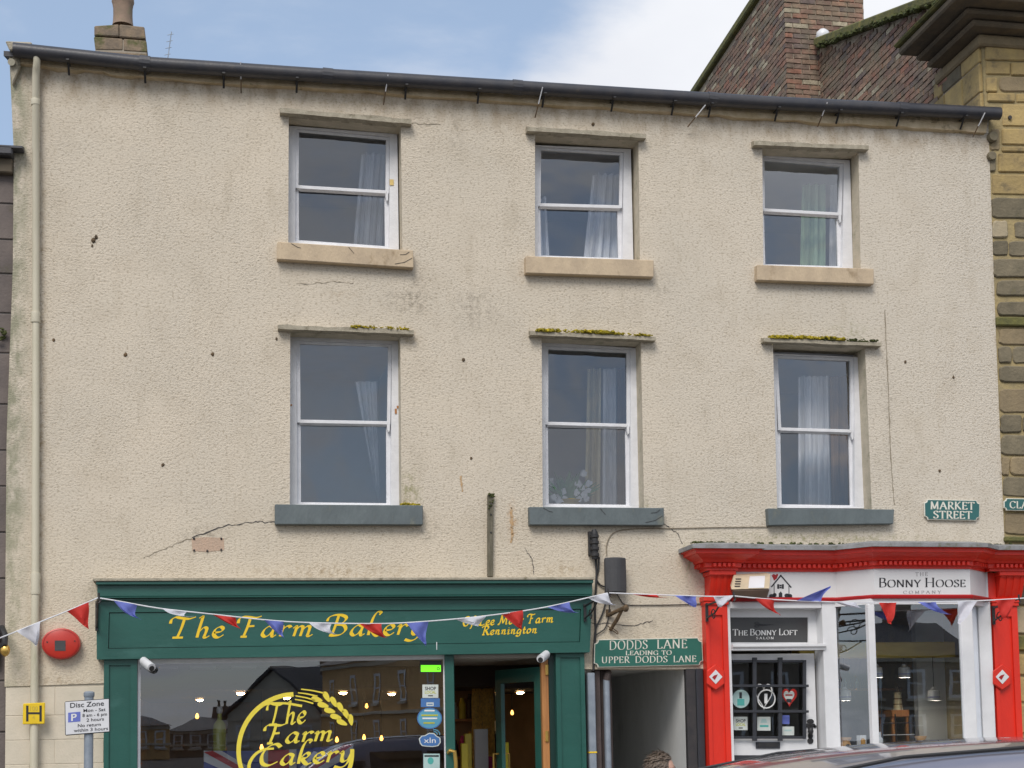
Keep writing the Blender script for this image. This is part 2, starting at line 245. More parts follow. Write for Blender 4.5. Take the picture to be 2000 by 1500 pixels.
# ------------------------------------------------------------------ mesh helpers
class MB:
    def __init__(s): s.v = []; s.f = []; s.sm = False
    def add(s, vs, fs):
        k = len(s.v); s.v += [V(a) for a in vs]; s.f += [tuple(i+k for i in f) for f in fs]; return s
    def hexa(s, a, b):            # a: four corners (loop) of one face, b: the opposite face's
        return s.add(list(a)+list(b), [(0, 1, 2, 3), (7, 6, 5, 4), (0, 4, 5, 1), (1, 5, 6, 2), (2, 6, 7, 3), (3, 7, 4, 0)])
    def box(s, x0, x1, y0, y1, z0, z1):
        return s.hexa([(x0, y0, z0), (x1, y0, z0), (x1, y0, z1), (x0, y0, z1)], [(x0, y1, z0), (x1, y1, z0), (x1, y1, z1), (x0, y1, z1)])
    def slab(s, Q, d):            # quad (any number of points) given depth d along y
        n = len(Q); Q = [V(q) for q in Q]; B = [q+V((0, d, 0)) for q in Q]
        return s.add(Q+B, [tuple(range(n)), tuple(range(2*n-1, n-1, -1))]+[(i, n+i, n+(i+1) % n, (i+1) % n) for i in range(n)])
    def prism(s, Q, d):           # polygon extruded along vector d
        n = len(Q); d = V(d); Q = [V(q) for q in Q]; B = [q+d for q in Q]
        return s.add(Q+B, [tuple(range(n)), tuple(range(2*n-1, n-1, -1))]+[(i, n+i, n+(i+1) % n, (i+1) % n) for i in range(n)])
    def ring(s, A, B):            # two loops joined by quads
        n = len(A); return s.add(list(A)+list(B), [(i, (i+1) % n, n+(i+1) % n, n+i) for i in range(n)])
    def frame(s, A, B, d):        # outer loop A, inner loop B (front), thickness d along y
        A2 = [V(a)+V((0, d, 0)) for a in A]; B2 = [V(a)+V((0, d, 0)) for a in B]
        s.ring(A, B); s.ring(B, B2); s.ring(A2, A); s.ring(B2, A2); return s
    def tube(s, pts, r, n=8, caps=True):
        pts = [V(p) for p in pts]; rs = r if isinstance(r, (list, tuple)) else [r]*len(pts); k = len(s.v); prev = None
        for i, p in enumerate(pts):
            t = (pts[min(i+1, len(pts)-1)]-pts[max(i-1, 0)]).normalized()
            if prev is None: u = t.orthogonal().normalized()
            else: u = (prev-t*prev.dot(t)).normalized()
            prev = u; w = t.cross(u)
            for j in range(n):
                a = 2*math.pi*j/n; s.v.append(p+(u*math.cos(a)+w*math.sin(a))*rs[i])
        for i in range(len(pts)-1):
            for j in range(n): s.f.append((k+i*n+j, k+i*n+(j+1) % n, k+(i+1)*n+(j+1) % n, k+(i+1)*n+j))
        if caps: s.f.append(tuple(k+j for j in range(n-1, -1, -1))); e = k+(len(pts)-1)*n; s.f.append(tuple(e+j for j in range(n)))
        return s
    def lathe(s, c, prof, n=20, axis='z', caps=True):   # prof: (radius, height)
        c = V(c); k = len(s.v)
        for r, h in prof:
            for j in range(n):
                a = 2*math.pi*j/n; x, y = r*math.cos(a), r*math.sin(a)
                s.v.append(c+(V((x, y, h)) if axis == 'z' else V((x, h, y)) if axis == 'y' else V((h, x, y))))
        for i in range(len(prof)-1):
            for j in range(n): s.f.append((k+i*n+j, k+i*n+(j+1) % n, k+(i+1)*n+(j+1) % n, k+(i+1)*n+j))
        if caps: s.f.append(tuple(k+j for j in range(n-1, -1, -1))); e = k+(len(prof)-1)*n; s.f.append(tuple(e+j for j in range(n)))
        return s
    def blob(s, c, r, seg=6, rings=4, sq=(1, 1, 1), jit=0.2):
        c = V(c); k = len(s.v)
        for i in range(rings+1):
            th = math.pi*i/rings
            for j in range(seg):
                ph = 2*math.pi*j/seg; q = 1+random.uniform(-jit, jit)
                s.v.append(c+V((math.sin(th)*math.cos(ph)*sq[0], math.sin(th)*math.sin(ph)*sq[1], math.cos(th)*sq[2]))*r*q)
        for i in range(rings):
            for j in range(seg): s.f.append((k+i*seg+j, k+(i+1)*seg+j, k+(i+1)*seg+(j+1) % seg, k+i*seg+(j+1) % seg))
        return s
    def sweep(s, plan, prof, zf=None, closed=False):    # plan [(x,y)], prof [(out, z)]; out = to the right-hand side of travel towards -y
        n = len(plan); k = len(s.v); m = len(prof)
        for i in range(n):
            p = V(plan[i]).to_2d() if len(plan[i]) == 3 else V((plan[i][0], plan[i][1]))
            d0 = (V(plan[i])-V(plan[i-1])).normalized() if i else None
            d1 = (V(plan[i+1])-V(plan[i])).normalized() if i < n-1 else None
            d0 = d0 or d1; d1 = d1 or d0
            n0 = V((d0.y, -d0.x)); n1 = V((d1.y, -d1.x)); mm = (n0+n1).normalized(); mm = mm/max(0.35, mm.dot(n0))
            for o, z in prof: s.v.append(V((p.x+mm.x*o, p.y+mm.y*o, z+(zf(p.x) if zf else 0))))
        for i in range(n-1):
            for j in range(m): s.f.append((k+i*m+j, k+(i+1)*m+j, k+(i+1)*m+(j+1) % m, k+i*m+(j+1) % m))
        s.f.append(tuple(k+j for j in range(m))); e = k+(n-1)*m; s.f.append(tuple(e+j for j in range(m-1, -1, -1)))
        return s

WL = {}
def link_mesh(name, mb, m, smooth=False, origin=V((0, 0, 0))):
    me = bpy.data.meshes.new(name); me.from_pydata([v-origin for v in mb.v], [], mb.f)
    bm = bmesh.new(); bm.from_mesh(me); bmesh.ops.recalc_face_normals(bm, faces=bm.faces); bm.to_mesh(me); bm.free()
    if m is not None: me.materials.append(m)
    if smooth:
        for p in me.polygons: p.use_smooth = True
        try: me.set_sharp_from_angle(angle=math.radians(40))
        except Exception: pass
    o = bpy.data.objects.new(name, me); COL.objects.link(o); return o
def tag(o, label=None, cat=None, group=None, kind=None):
    if label: o['label'] = label
    if cat: o['category'] = cat
    if group: o['group'] = group
    if kind: o['kind'] = kind
    return o
def thing(name, label, cat, loc, group=None):
    o = bpy.data.objects.new(name, None); o.empty_display_size = 0.1; COL.objects.link(o); o.location = V(loc); WL[o.name] = V(loc)
    return tag(o, label, cat, group)
def bevelled(o, w=0.004, seg=1):
    b = o.modifiers.new('edge', 'BEVEL'); b.width = w; b.segments = seg; b.limit_method = 'ANGLE'; b.angle_limit = math.radians(35); return o
def part(name, mb, m, parent, label=None, kind=None, smooth=False, bev=0.0):
    w = WL[parent.name]; o = link_mesh(name, mb, m, smooth, w); o.parent = parent; WL[o.name] = w
    if label: o['label'] = label
    if kind: o['kind'] = kind
    if bev: bevelled(o, bev)
    return o
def solo(name, mb, m, label, cat, group=None, kind=None, smooth=False, bev=0.0):
    xs = [v.x for v in mb.v]; ys = [v.y for v in mb.v]; zs = [v.z for v in mb.v]
    c = V(((min(xs)+max(xs))/2, (min(ys)+max(ys))/2, min(zs)))
    o = link_mesh(name, mb, m, smooth, c); o.location = c; WL[o.name] = c; tag(o, label, cat, group, kind)
    if bev: bevelled(o, bev)
    return o
def struct(name, mb, m, smooth=False):
    o = link_mesh(name, mb, m, smooth); o['kind'] = 'structure'; WL[o.name] = V((0, 0, 0)); return o
def lerp(a, b, t): return a+(b-a)*t
def quadp(Q, u, v): return lerp(lerp(V(Q[3]), V(Q[2]), u), lerp(V(Q[0]), V(Q[1]), u), v)   # Q = TL, TR, BR, BL ; v up
def Qp(pts, y): return [P(px, py, y) for px, py in pts]
def subq(Q, u0, u1, v0, v1): return [quadp(Q, u0, v1), quadp(Q, u1, v1), quadp(Q, u1, v0), quadp(Q, u0, v0)]
def inset(Q, l, r, t, b):     # metres
    wT = (V(Q[1])-V(Q[0])).length; h = (V(Q[0])-V(Q[3])).length
    return subq(Q, l/wT, 1-r/wT, b/h, 1-t/h)

# ------------------------------------------------------------------ lettering: broad-nib strokes
SER = {  # roman capitals on a unit cap height. strokes: l straight, c curved, s serif (x, y, half width)
 'A': (.86, "l .06,0 .42,1;l .42,1 .80,0;l .18,.36 .67,.36;s .06,0 .09;s .80,0 .12"),
 'B': (.70, "l .14,0 .14,1;c .05,1 .30,1 .52,.93 .55,.76 .48,.58 .30,.52 .14,.52;c .30,.52 .56,.48 .64,.28 .55,.06 .32,0 .05,0"),
 'C': (.84, "c .76,.82 .62,.97 .42,1 .16,.84 .08,.5 .16,.16 .42,0 .64,.04 .78,.2;l .76,.98 .76,.78"),
 'D': (.90, "l .14,0 .14,1;c .05,1 .36,1 .68,.88 .82,.5 .68,.12 .36,0 .05,0"),
 'E': (.66, "l .14,0 .14,1;l .05,1 .56,1;l .14,.52 .46,.52;l .05,0 .60,0;l .56,1 .56,.84;l .60,0 .60,.17;l .46,.60 .46,.44"),
 'F': (.62, "l .14,0 .14,1;l .05,1 .56,1;l .14,.52 .44,.52;l .56,1 .56,.84;s .14,0 .11;l .44,.60 .44,.44"),
 'G': (.90, "c .78,.82 .62,.97 .42,1 .16,.84 .08,.5 .16,.16 .42,0 .64,.03 .78,.12;l .78,0 .78,.42;l .78,.98 .78,.78;s .78,.42 .11"),
 'H': (.92, "l .16,0 .16,1;l .76,0 .76,1;l .16,.5 .76,.5;s .16,0 .11;s .16,1 .11;s .76,0 .11;s .76,1 .11"),
 'I': (.34, "l .17,0 .17,1;s .17,0 .11;s .17,1 .11"),
 'K': (.80, "l .14,0 .14,1;l .14,.42 .62,1;l .28,.56 .72,0;s .14,0 .10;s .14,1 .10;s .62,1 .10;s .72,0 .10"),
 'L': (.64, "l .14,0 .14,1;l .05,0 .58,0;s .14,1 .10;l .58,0 .58,.18"),
 'M': (1.02, "l .14,0 .16,1;l .16,1 .50,.04;l .50,.04 .84,1;l .84,1 .87,0;s .14,0 .10;s .87,0 .11;s .14,1 .07;s .87,1 .07"),
 'N': (.92, "l .14,0 .14,1;l .14,1 .76,.0;l .76,0 .76,1;s .14,0 .10;s .11,1 .08;s .76,1 .10"),
 'O': (.98, "c .49,1 .22,.92 .08,.5 .22,.08 .49,0 .76,.08 .90,.5 .76,.92 .49,1"),
 'P': (.66, "l .14,0 .14,1;c .05,1 .32,1 .54,.92 .60,.73 .52,.53 .32,.46 .14,.46;s .14,0 .11"),
 'R': (.74, "l .14,0 .14,1;c .05,1 .32,1 .52,.93 .58,.74 .50,.56 .32,.5 .14,.5;l .32,.5 .70,0;s .14,0 .10;s .72,0 .07"),
 'S': (.62, "c .50,.84 .42,.98 .28,1 .12,.92 .10,.74 .24,.58 .42,.46 .54,.30 .48,.07 .28,0 .12,.04 .07,.2;l .50,.99 .50,.80;l .07,.01 .07,.22"),
 'T': (.74, "l .37,0 .37,1;l .04,1 .70,1;l .04,1 .04,.84;l .70,1 .70,.84;s .37,0 .11"),
 'U': (.88, "c .14,1 .14,.4 .20,.1 .42,0 .64,.1 .70,.4 .70,1;s .14,1 .10;s .70,1 .10"),
 'Y': (.80, "l .08,1 .40,.48;l .72,1 .40,.48;l .40,.48 .40,0;s .08,1 .10;s .72,1 .10;s .40,0 .11"),
}
SCR = {
 'T': (.92, "c -.02,.68 .0,.88 .14,.98 .34,.94 .62,.90 .86,.99;c .46,.94 .42,.5 .34,.05;l .16,.01 .54,.01"),
 'F': (.86, "c -.02,.66 .0,.86 .12,.96 .32,.95 .58,.91 .80,.99;c .40,.94 .36,.5 .28,.04;l .34,.50 .60,.52;l .17,.01 .40,.01"),
 'B': (.84, "c -.06,.70 .0,.9 .2,1.0 .46,.99 .64,.86 .56,.64 .32,.52;c .32,.53 .60,.50 .70,.28 .56,.06 .30,.0 .12,.03;c .34,.96 .29,.5 .22,.03"),
 'O': (.84, "c .44,1 .16,.82 .08,.42 .22,.05 .50,.06 .74,.46 .68,.88 .44,1"),
 'L': (.74, "c .04,.80 .12,.96 .34,1 .44,.92;c .34,.98 .28,.5 .22,.05;c .04,.06 .2,.03 .46,.0 .68,.12"),
 'M': (1.10, "c -.02,.08 .08,.0 .18,.2 .32,.98;l .32,.98 .52,.12;l .52,.12 .90,.98;c .90,.98 .88,.5 .88,.05 1.0,.06"),
 'R': (.86, "c .0,.80 .14,.97 .38,1.0 .62,.94 .68,.76 .54,.58 .30,.52;c .40,.52 .54,.3 .68,.04 .80,.0 .88,.06;l .34,.98 .20,.0;l .08,.0 .34,.0"),
 'C': (.80, "c .74,.86 .56,1.02 .28,.90 .10,.52 .16,.12 .42,.0 .72,.16"),
 'h': (.56, "c .02,.92 .12,1.0 .14,.88 .10,.4 .08,0;c .10,.24 .24,.46 .36,.44 .37,.28 .34,.04 .42,0 .52,.08"),
 'e': (.44, "c .06,.22 .30,.27 .36,.40 .26,.50 .10,.40 .05,.18 .14,.02 .28,0 .42,.12"),
 'a': (.58, "c .42,.44 .26,.50 .10,.34 .05,.12 .16,.0 .30,.08 .42,.32;c .45,.48 .40,.12 .46,.0 .56,.08"),
 'r': (.46, "c .02,.38 .10,.48 .13,.38 .09,0;c .11,.26 .24,.46 .36,.49 .42,.42"),
 'm': (.84, "c .02,.38 .10,.48 .13,.38 .09,0;c .11,.24 .24,.46 .36,.44 .36,.26 .33,0;c .35,.24 .50,.46 .62,.44 .62,.26 .60,.04 .68,0 .78,.08"),
 'n': (.58, "c .02,.38 .10,.48 .13,.38 .09,0;c .11,.24 .24,.46 .37,.44 .37,.26 .35,.04 .43,0 .54,.08"),
 'k': (.58, "c .08,.0 .10,.5 .16,.9 .28,1.14 .40,1.10 .36,.98;c .11,.24 .30,.50 .42,.44 .34,.28 .14,.25;c .17,.25 .30,.05 .42,-.04 .56,.03"),
 'y': (.58, "c .02,.38 .10,.48 .13,.34 .13,.10 .22,0 .36,.10 .44,.34;c .47,.48 .42,.1 .30,-.2 .10,-.30 -.12,-.24"),
 'i': (.28, "c .02,.38 .10,.48 .13,.34 .10,.04 .18,0 .26,.08;l .12,.66 .14,.72"),
 'g': (.56, "c .42,.44 .26,.50 .10,.34 .05,.12 .16,.0 .30,.08 .42,.32;c .45,.48 .40,.0 .32,-.24 .14,-.30 -.04,-.2"),
 't': (.36, "c .17,.76 .12,.3 .14,.04 .22,0 .32,.08;l .0,.46 .32,.46"),
 'o': (.50, "c .26,.50 .10,.40 .05,.16 .16,.0 .34,.10 .42,.34 .26,.50"),
 'f': (.40, "c .48,.92 .36,1.02 .24,.88 .15,.3 .06,-.2 -.08,-.28;l .02,.46 .36,.46"),
}
def smooth_pts(p, n=5):
    out = []; q = [p[0]]+p+[p[-1]]
    if (V(p[0])-V(p[-1])).length < 1e-6: q = [p[-2]]+p+[p[1]]
    for i in range(1, len(q)-2):
        a, b, c, d = (V((*q[j], 0)) for j in (i-1, i, i+1, i+2))
        for k in range(n):
            t = k/n; out.append(0.5*((2*b)+(c-a)*t+(2*a-5*b+4*c-d)*t*t+(3*b-a-3*c+d)*t*t*t))
    out.append(V((*p[-1], 0))); return out
def strip(mb, pts, wfun, mp, zoff):
    L_, R_ = [], []
    for i, p in enumerate(pts):
        t = pts[min(i+1, len(pts)-1)]-pts[max(i-1, 0)]; t = V((t.x, t.y, 0)).normalized(); nn = V((-t.y, t.x, 0)); w = wfun(t)
        L_.append(mp(p+nn*w, zoff)); R_.append(mp(p-nn*w, zoff))
    n = len(pts); mb.add(L_+R_, [(i, i+1, n+i+1, n+i) for i in range(n-1)])
def lettering(text, B0, B1, T0, m, parent, font='serif', weight=.15, thin=.045, nib=18, space=.06, slant=0.0, wsp=.34, name='lettering', nrm=V((0, -1, 0)), label=None):
    """text between baseline points B0 and B1 with capitals reaching T0 (above B0)"""
    F = SER if font == 'serif' else SCR
    adv = 0; lay = []; wi_ = 0
    for ch in text:
        if ch == ' ': adv += wsp; wi_ += 1; continue
        sc = 1.0
        if font == 'serif' and ch.islower(): sc = .78
        g = F[ch.upper() if font == 'serif' else ch]; lay.append((g, adv, sc, wi_)); adv += g[0]*sc+space
    adv -= space; B0, B1, T0 = V(B0), V(B1), V(T0); ux = (B1-B0)/adv; uy = T0-B0
    a = math.radians(nib); nv = V((math.cos(a), math.sin(a), 0)); k = 0; mbs = [MB() for _ in range(wi_+1)]
    for g, x0, sc, wk_ in lay:
        mb = mbs[wk_]
        for st in g[1].split(';'):
            tok = st.split(); pts = [tuple(float(c) for c in q.split(',')) for q in tok[1:]] if tok[0] != 's' else None
            mp = lambda p, z: B0+ux*(x0+p.x*sc+slant*p.y*sc)+uy*(p.y*sc)+nrm*z
            k += 1; z = 0.0004*(k % 5)
            if tok[0] == 's':
                x, y = (float(c) for c in tok[1].split(',')); hw = float(tok[2])
                strip(mb, [V((x-hw, y, 0)), V((x+hw, y, 0))], lambda t: thin*.62, mp, z)
            else:
                q = smooth_pts(pts) if tok[0] == 'c' else [V((*pp, 0)) for pp in pts]
                strip(mb, q, lambda t: max(thin, weight*abs(t.x*nv.y-t.y*nv.x))*.5*(1 if sc == 1 else 1.15), mp, z)
    for mb in mbs: o = part(name, mb, m, parent, label)      # one object a word
    return o
def sans(text, B0, B1, T0, m, parent, name='lettering', nrm=V((0, -1, 0)), label=None, bold=0.0):
    cu = bpy.data.curves.new('t', 'FONT'); cu.body = text; cu.size = 1; cu.offset = bold; cu.resolution_u = 3
    ob = bpy.data.objects.new('t', cu); COL.objects.link(ob); bpy.context.view_layer.update()
    me = bpy.data.meshes.new_from_object(ob.evaluated_get(bpy.context.evaluated_depsgraph_get()))
    xs = [v.co.x for v in me.vertices]; x0, x1 = min(xs), max(xs); B0, B1, T0 = V(B0), V(B1), V(T0); mb = MB()
    mb.add([B0+(B1-B0)*((v.co.x-x0)/(x1-x0))+(T0-B0)*(v.co.y/.73) for v in me.vertices], [tuple(p.vertices) for p in me.polygons])
    bpy.data.objects.remove(ob); bpy.data.curves.remove(cu); bpy.data.meshes.remove(me)
    return part(name, mb, m, parent, label)
def plate_poly(Q, notch, steps=4):      # rectangle with concave quarter-round corners, Q = TL TR BR BL
    out = []
    for i in range(4):
        c = V(Q[i]); a = (V(Q[i-1])-c).normalized()*notch; b = (V(Q[(i+1) % 4])-c).normalized()*notch
        for k in range(steps+1):
            t = math.pi/2*k/steps; out.append(c+a*math.cos(t)+b*math.sin(t))
    return out
def proj(p):
    d = V(p)-CAM; w = d.dot(FW); return 1000+FPX*d.dot(RT)/w, CYP-FPX*d.dot(UP)/w
# ------------------------------------------------------------------ ground
struct('road', MB().add([(-150, -160, -.12), (150, -160, -.12), (150, 160, -.12), (-150, 160, -.12)], [(0, 1, 2, 3)]), M['asphalt'])
struct('pavement', MB().box(-60, 60, -2.95, 12, -.4, 0), M['paving'])
kb = MB()
for i in range(-40, 40): kb.box(i*.9+.004, i*.9+.896, -3.1, -2.955, -.4, .005)
o = struct('kerb', kb, M['kerb'])

# ------------------------------------------------------------------ the rendered house
house = thing('rendered_house', 'three-storey cream roughcast house with six white sash windows above two shopfronts', 'house', P(1000, 1700, 0.0)*1.0)
WIN = [
 # opening L,R (top), L,R (bottom), hood TL TR thickness, frame outer TL TR BR BL, glass TL TR BR BL, meeting rail left/right y (top), sill TL TR BR BL, lower?
 dict(op=(564, 783, 563, 786), hood=((547, 210), (804, 233), 9), fo=((556, 245), (776, 262), (779, 490), (556, 474)), gl=((584, 258), (754, 273), (753, 482), (583, 470)), mt=(367, 377), sill=((542, 472), (807, 489), (808, 523), (541, 506)), up=1, rw=.25),
 dict(op=(1045, 1247, 1045, 1250), hood=((1030, 247), (1262, 262), 8), fo=((1037, 283), (1232, 291), (1237, 508), (1040, 502)), gl=((1057, 293), (1211, 303), (1209, 505), (1056, 500)), mt=(402, 406), sill=((1027, 500), (1277, 508), (1277, 541), (1027, 533)), up=1, rw=.3),
 dict(op=(1489, 1677, 1491, 1681), hood=((1473, 275), (1697, 284), 8), fo=((1481, 303), (1660, 313), (1666, 525), (1485, 519)), gl=((1493, 314), (1641, 325), (1638, 521), (1494, 517)), mt=(412, 420), sill=((1479, 517), (1707, 525), (1707, 555), (1479, 547)), up=1, rw=.4),
 dict(op=(567, 782, 566, 784), hood=((543, 634), (808, 645), 8), fo=((557, 651), (780, 663), (784, 990), (556, 988)), gl=((586, 672), (758, 678), (756, 984), (587, 982)), mt=(825, 828), sill=((537, 985), (826, 987), (826, 1025), (537, 1024)), up=0, rw=.03),
 dict(op=(1058, 1252, 1060, 1258), hood=((1036, 647), (1281, 658), 7), fo=((1049, 668), (1248, 680), (1251, 992), (1051, 990)), gl=((1071, 682), (1224, 689), (1224, 987), (1071, 985)), mt=(829, 833), sill=((1034, 990), (1297, 992), (1297, 1026), (1035, 1025)), up=0, rw=.3),
 dict(op=(1510, 1690, 1518, 1703), hood=((1492, 660), (1722, 669), 7), fo=((1502, 690), (1684, 698), (1695, 993), (1513, 992)), gl=((1519, 700), (1661, 705), (1662, 988), (1526, 986)), mt=(840, 844), sill=((1500, 993), (1747, 995), (1745, 1023), (1502, 1026)), up=0, rw=.45)]
holes = []
HY = -.09
for w in WIN:
    (hx0, hy0), (hx1, hy1), th = w['hood']
    bl, br = P(hx0, hy0+th, HY), P(hx1, hy1+th, HY)
    a, b = P(w['op'][0], hy0+20, 0), P(w['op'][1], hy1+20, 0)
    tz = lambda x: bl.z+(br.z-bl.z)*(x-bl.x)/(br.x-bl.x)
    sy = [w['sill'][0][1]+4, w['sill'][1][1]+4]
    w['OQ'] = [V((a.x, 0, tz(a.x))), V((b.x, 0, tz(b.x))), P(w['op'][3], sy[1], 0), P(w['op'][2], sy[0], 0)]
    holes.append(w['OQ'])
outer_px = [(18, 106), (27, 300), (25, 525), (13, 850), (9, 1341), (215, 1334), (215, 1240), (1128, 1240), (1128, 1307), (1376, 1307), (1376, 1110), (1940, 1110), (1965, 1110), (1962, 1060), (1945, 650), (1930, 228), (1000, 168), (290, 123)]
outer = [P(x, y, 0) for x, y in outer_px]
bm = bmesh.new(); edges = []
for loop in [outer]+holes:
    vs = [bm.verts.new(p) for p in loop]
    for i in range(len(vs)): edges.append(bm.edges.new((vs[i], vs[(i+1) % len(vs)])))
bmesh.ops.triangle_fill(bm, edges=edges, use_beauty=True, normal=(0, -1, 0))
wall = MB(); bm.verts.index_update(); wall.v = [v.co.copy() for v in bm.verts]; wall.f = [tuple(v.index for v in f.verts) for f in bm.faces]; bm.free()
# return down the left gable and the underside edges
lg = outer[0:5]; wall.add(lg+[p+V((0, 9, 0)) for p in lg], [(i, i+1, 6+i, 5+i) for i in range(4)])
bt = outer[4:12]; wall.add(bt+[p+V((0, .25, 0)) for p in bt], [(i, i+1, 9+i, 8+i) for i in range(7)])
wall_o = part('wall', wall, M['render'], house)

def moss_run(parent, pts, m, n, r=(.012, .03), sq=(1.3, 1, .7), yj=.04, name='moss'):
    mb = MB(); cl_ = [random.random() for _ in range(9)]
    for i in range(n):
        t = random.choice(cl_)+random.gauss(0, .045); t = min(max(t, 0), .999) if random.random() < .8 else random.random(); k = min(int(t*(len(pts)-1)), len(pts)-2); p = lerp(V(pts[k]), V(pts[k+1]), t*(len(pts)-1)-k)
        mb.blob(p+V((random.uniform(-.02, .02), random.uniform(-yj, yj), random.uniform(-.008, .016))), random.uniform(*r), 5, 3, sq, .35)
    return part(name, mb, m, parent, kind='stuff')

for wi, w in enumerate(WIN):
    OQ = w['OQ']; D = .30
    fo = Qp(w['fo'], .19); gl = Qp(w['gl'], .215)
    win = part('window', MB().frame(fo, inset([p+V((0, -.02, 0)) for p in gl], -.035, -.035, -.03, -.012), .11), M['sash'], house, bev=.004)
    # reveals: soffit, jambs
    rv = MB(); back = [p+V((0, D, 0)) for p in OQ]; rv.ring(OQ, back); part('reveal', rv, M['reveal'], win)
    (hx0, hy0), (hx1, hy1), th = w['hood']
    hq = [P(hx0, hy0, HY), P(hx1, hy1, HY), P(hx1, hy1+th, HY), P(hx0, hy0+th, HY)]
    n = 14; hb = MB()
    for k in range(n):
        q = subq(hq, k/n, (k+1)/n, 0, 1)
        if k % 1 == 0: q[0].z += 0; 
        hb.v += [q[0]+V((0, 0, random.uniform(-.006, .008))), q[3]+V((0, 0, random.uniform(-.003, .003)))]
        if k == n-1: hb.v += [q[1], q[2]]
    m_ = len(hb.v); hb.v += [p+V((0, .12, .03 if i % 2 == 0 else 0)) for i, p in enumerate(hb.v[:m_])]
    for k in range(n):
        a = 2*k; hb.f += [(a, a+2, a+3, a+1), (a, m_+a, m_+a+2, a+2), (a+1, a+3, m_+a+3, m_+a+1)]
    hb.f += [(0, 1, m_+1, m_), (m_-2, m_-1, 2*m_-1, 2*m_-2)]
    part('hood_slab', hb, M['hood'], win)
    # sashes: upper outside, lower behind it
    mh = .040; yl, yr = w['mt']
    ml, mr = P(w['gl'][3][0], yl, .215), P(w['gl'][2][0], yr, .215)
    up = [gl[0], gl[1], mr, ml]
    lowt = [V((p.x, .255, p.z+.022)) for p in (ml, mr)]
    lo = [lowt[0], lowt[1], P(*w['gl'][2], .255), P(*w['gl'][3], .255)]
    us = MB().frame(inset(up, -.034, -.034, -.028, 0), [up[0], up[1], V(up[2])+V((0, 0, .028)), V(up[3])+V((0, 0, .028))], .038)
    part('sash', us, M['sash'], win, 'upper sash', bev=.003)
    ls = MB().frame(inset(lo, -.05, -.05, 0, -.02), inset(lo, .004 if wi != 1 else .004, .006, .03, .006), .036)
    part('sash', ls, M['sash'], win, 'lower sash', bev=.003)
    part('meeting_rail', MB().hexa([V((ml.x-.01, .212, ml.z+.022)), V((mr.x+.01, .212, mr.z+.022)), V((mr.x+.01, .212, mr.z-.004)), V((ml.x-.01, .212, ml.z-.004))], [V((ml.x-.01, .252, ml.z+.022)), V((mr.x+.01, .252, mr.z+.022)), V((mr.x+.01, .252, mr.z-.022)), V((ml.x-.01, .252, ml.z-.022))]), M['sash'], win)
    ti_ = [[random.uniform(-.011, .011) for _ in range(2)] for _ in range(2)]; up_p = [p+V((0, .018+(ti_[0][0] if k in (0, 1) else -ti_[0][0])+(ti_[0][1] if k in (1, 2) else -ti_[0][1]), 0)) for k, p in enumerate(up)]; lo_p = [p+V((0, .018+(ti_[1][0] if k in (0, 1) else -ti_[1][0])*.6+(ti_[1][1] if k in (1, 2) else -ti_[1][1])*.6, 0)) for k, p in enumerate(lo)]
    part('pane', MB().add(up_p, [(0, 1, 2, 3)]), M['glass'], win); part('pane', MB().add(lo_p, [(0, 1, 2, 3)]), M['glass'], win)
    if wi not in (1,):
        h = mr+V((.012, .0, 0)); part('sash_horn', MB().slab([h+V((-.014, -.003, .0)), h+V((.016, -.003, 0)), h+V((.012, -.003, -.07)), h+V((-.002, -.003, -.085)), h+V((-.012, -.003, -.05))], .03), M['sash'], win)
    # sill
    SY = -.085; sq = [P(*q, SY) for q in w['sill']]
    sm = M['cream_sill'] if w['up'] else M['grey_sill']
    sb = MB(); top_back = [sq[1]+V((0, .35, .03)), sq[0]+V((0, .35, .03))]; bot_back = [sq[2]+V((0, .12, 0)), sq[3]+V((0, .12, 0))]
    sb.add([sq[0], sq[1], sq[2], sq[3], top_back[1], top_back[0], bot_back[0], bot_back[1]], [(0, 1, 2, 3), (0, 4, 5, 1), (3, 2, 6, 7), (0, 3, 7, 4), (1, 5, 6, 2), (4, 7, 6, 5)])
    part('sill', sb, sm, win, bev=.006)
    # room behind
    x0, x1 = OQ[0].x-.5, OQ[1].x+w['rw']; zt = OQ[0].z+(.16 if not w['up'] else .02); zb = OQ[3].z-.8; y0, y1 = .31, 2.3 if not w['up'] else 2.6
    rm = MB().box(x0, x1, y0, y1, zb, zt); rm.f = [f for f in rm.f if f != rm.f[0]]
    part('room', rm, M['room'], house)
    fr_ = MB(); fr_.frame([V((x0, y0, zt)), V((x1, y0, zt)), V((x1, y0, zb)), V((x0, y0, zb))], [back[0], back[1], back[2]+V((0, 0, -.02)), back[3]+V((0, 0, -.02))], .01); part('room_lining', fr_, M['room'], house)
    w['win'] = win
    if w['up'] and wi == 0 or wi == 4:
        for (f0, f1, g0, g1) in ((.10, .17, .95, .72), (.52, .56, .95, .6), (.86, .99, .15, .55), (.9, .97, .7, .9)):
            a_, b_ = quadp(sq, f0, g0)+V((0, -.002, 0)), quadp(sq, f1, g1)+V((0, -.002, 0)); mid_ = (a_+b_)/2+V((.01, 0, -.012)); cm = MB(); cm.tube([a_, mid_, b_], .0028, 4); part('sill_crack', cm, M['lining'], win)
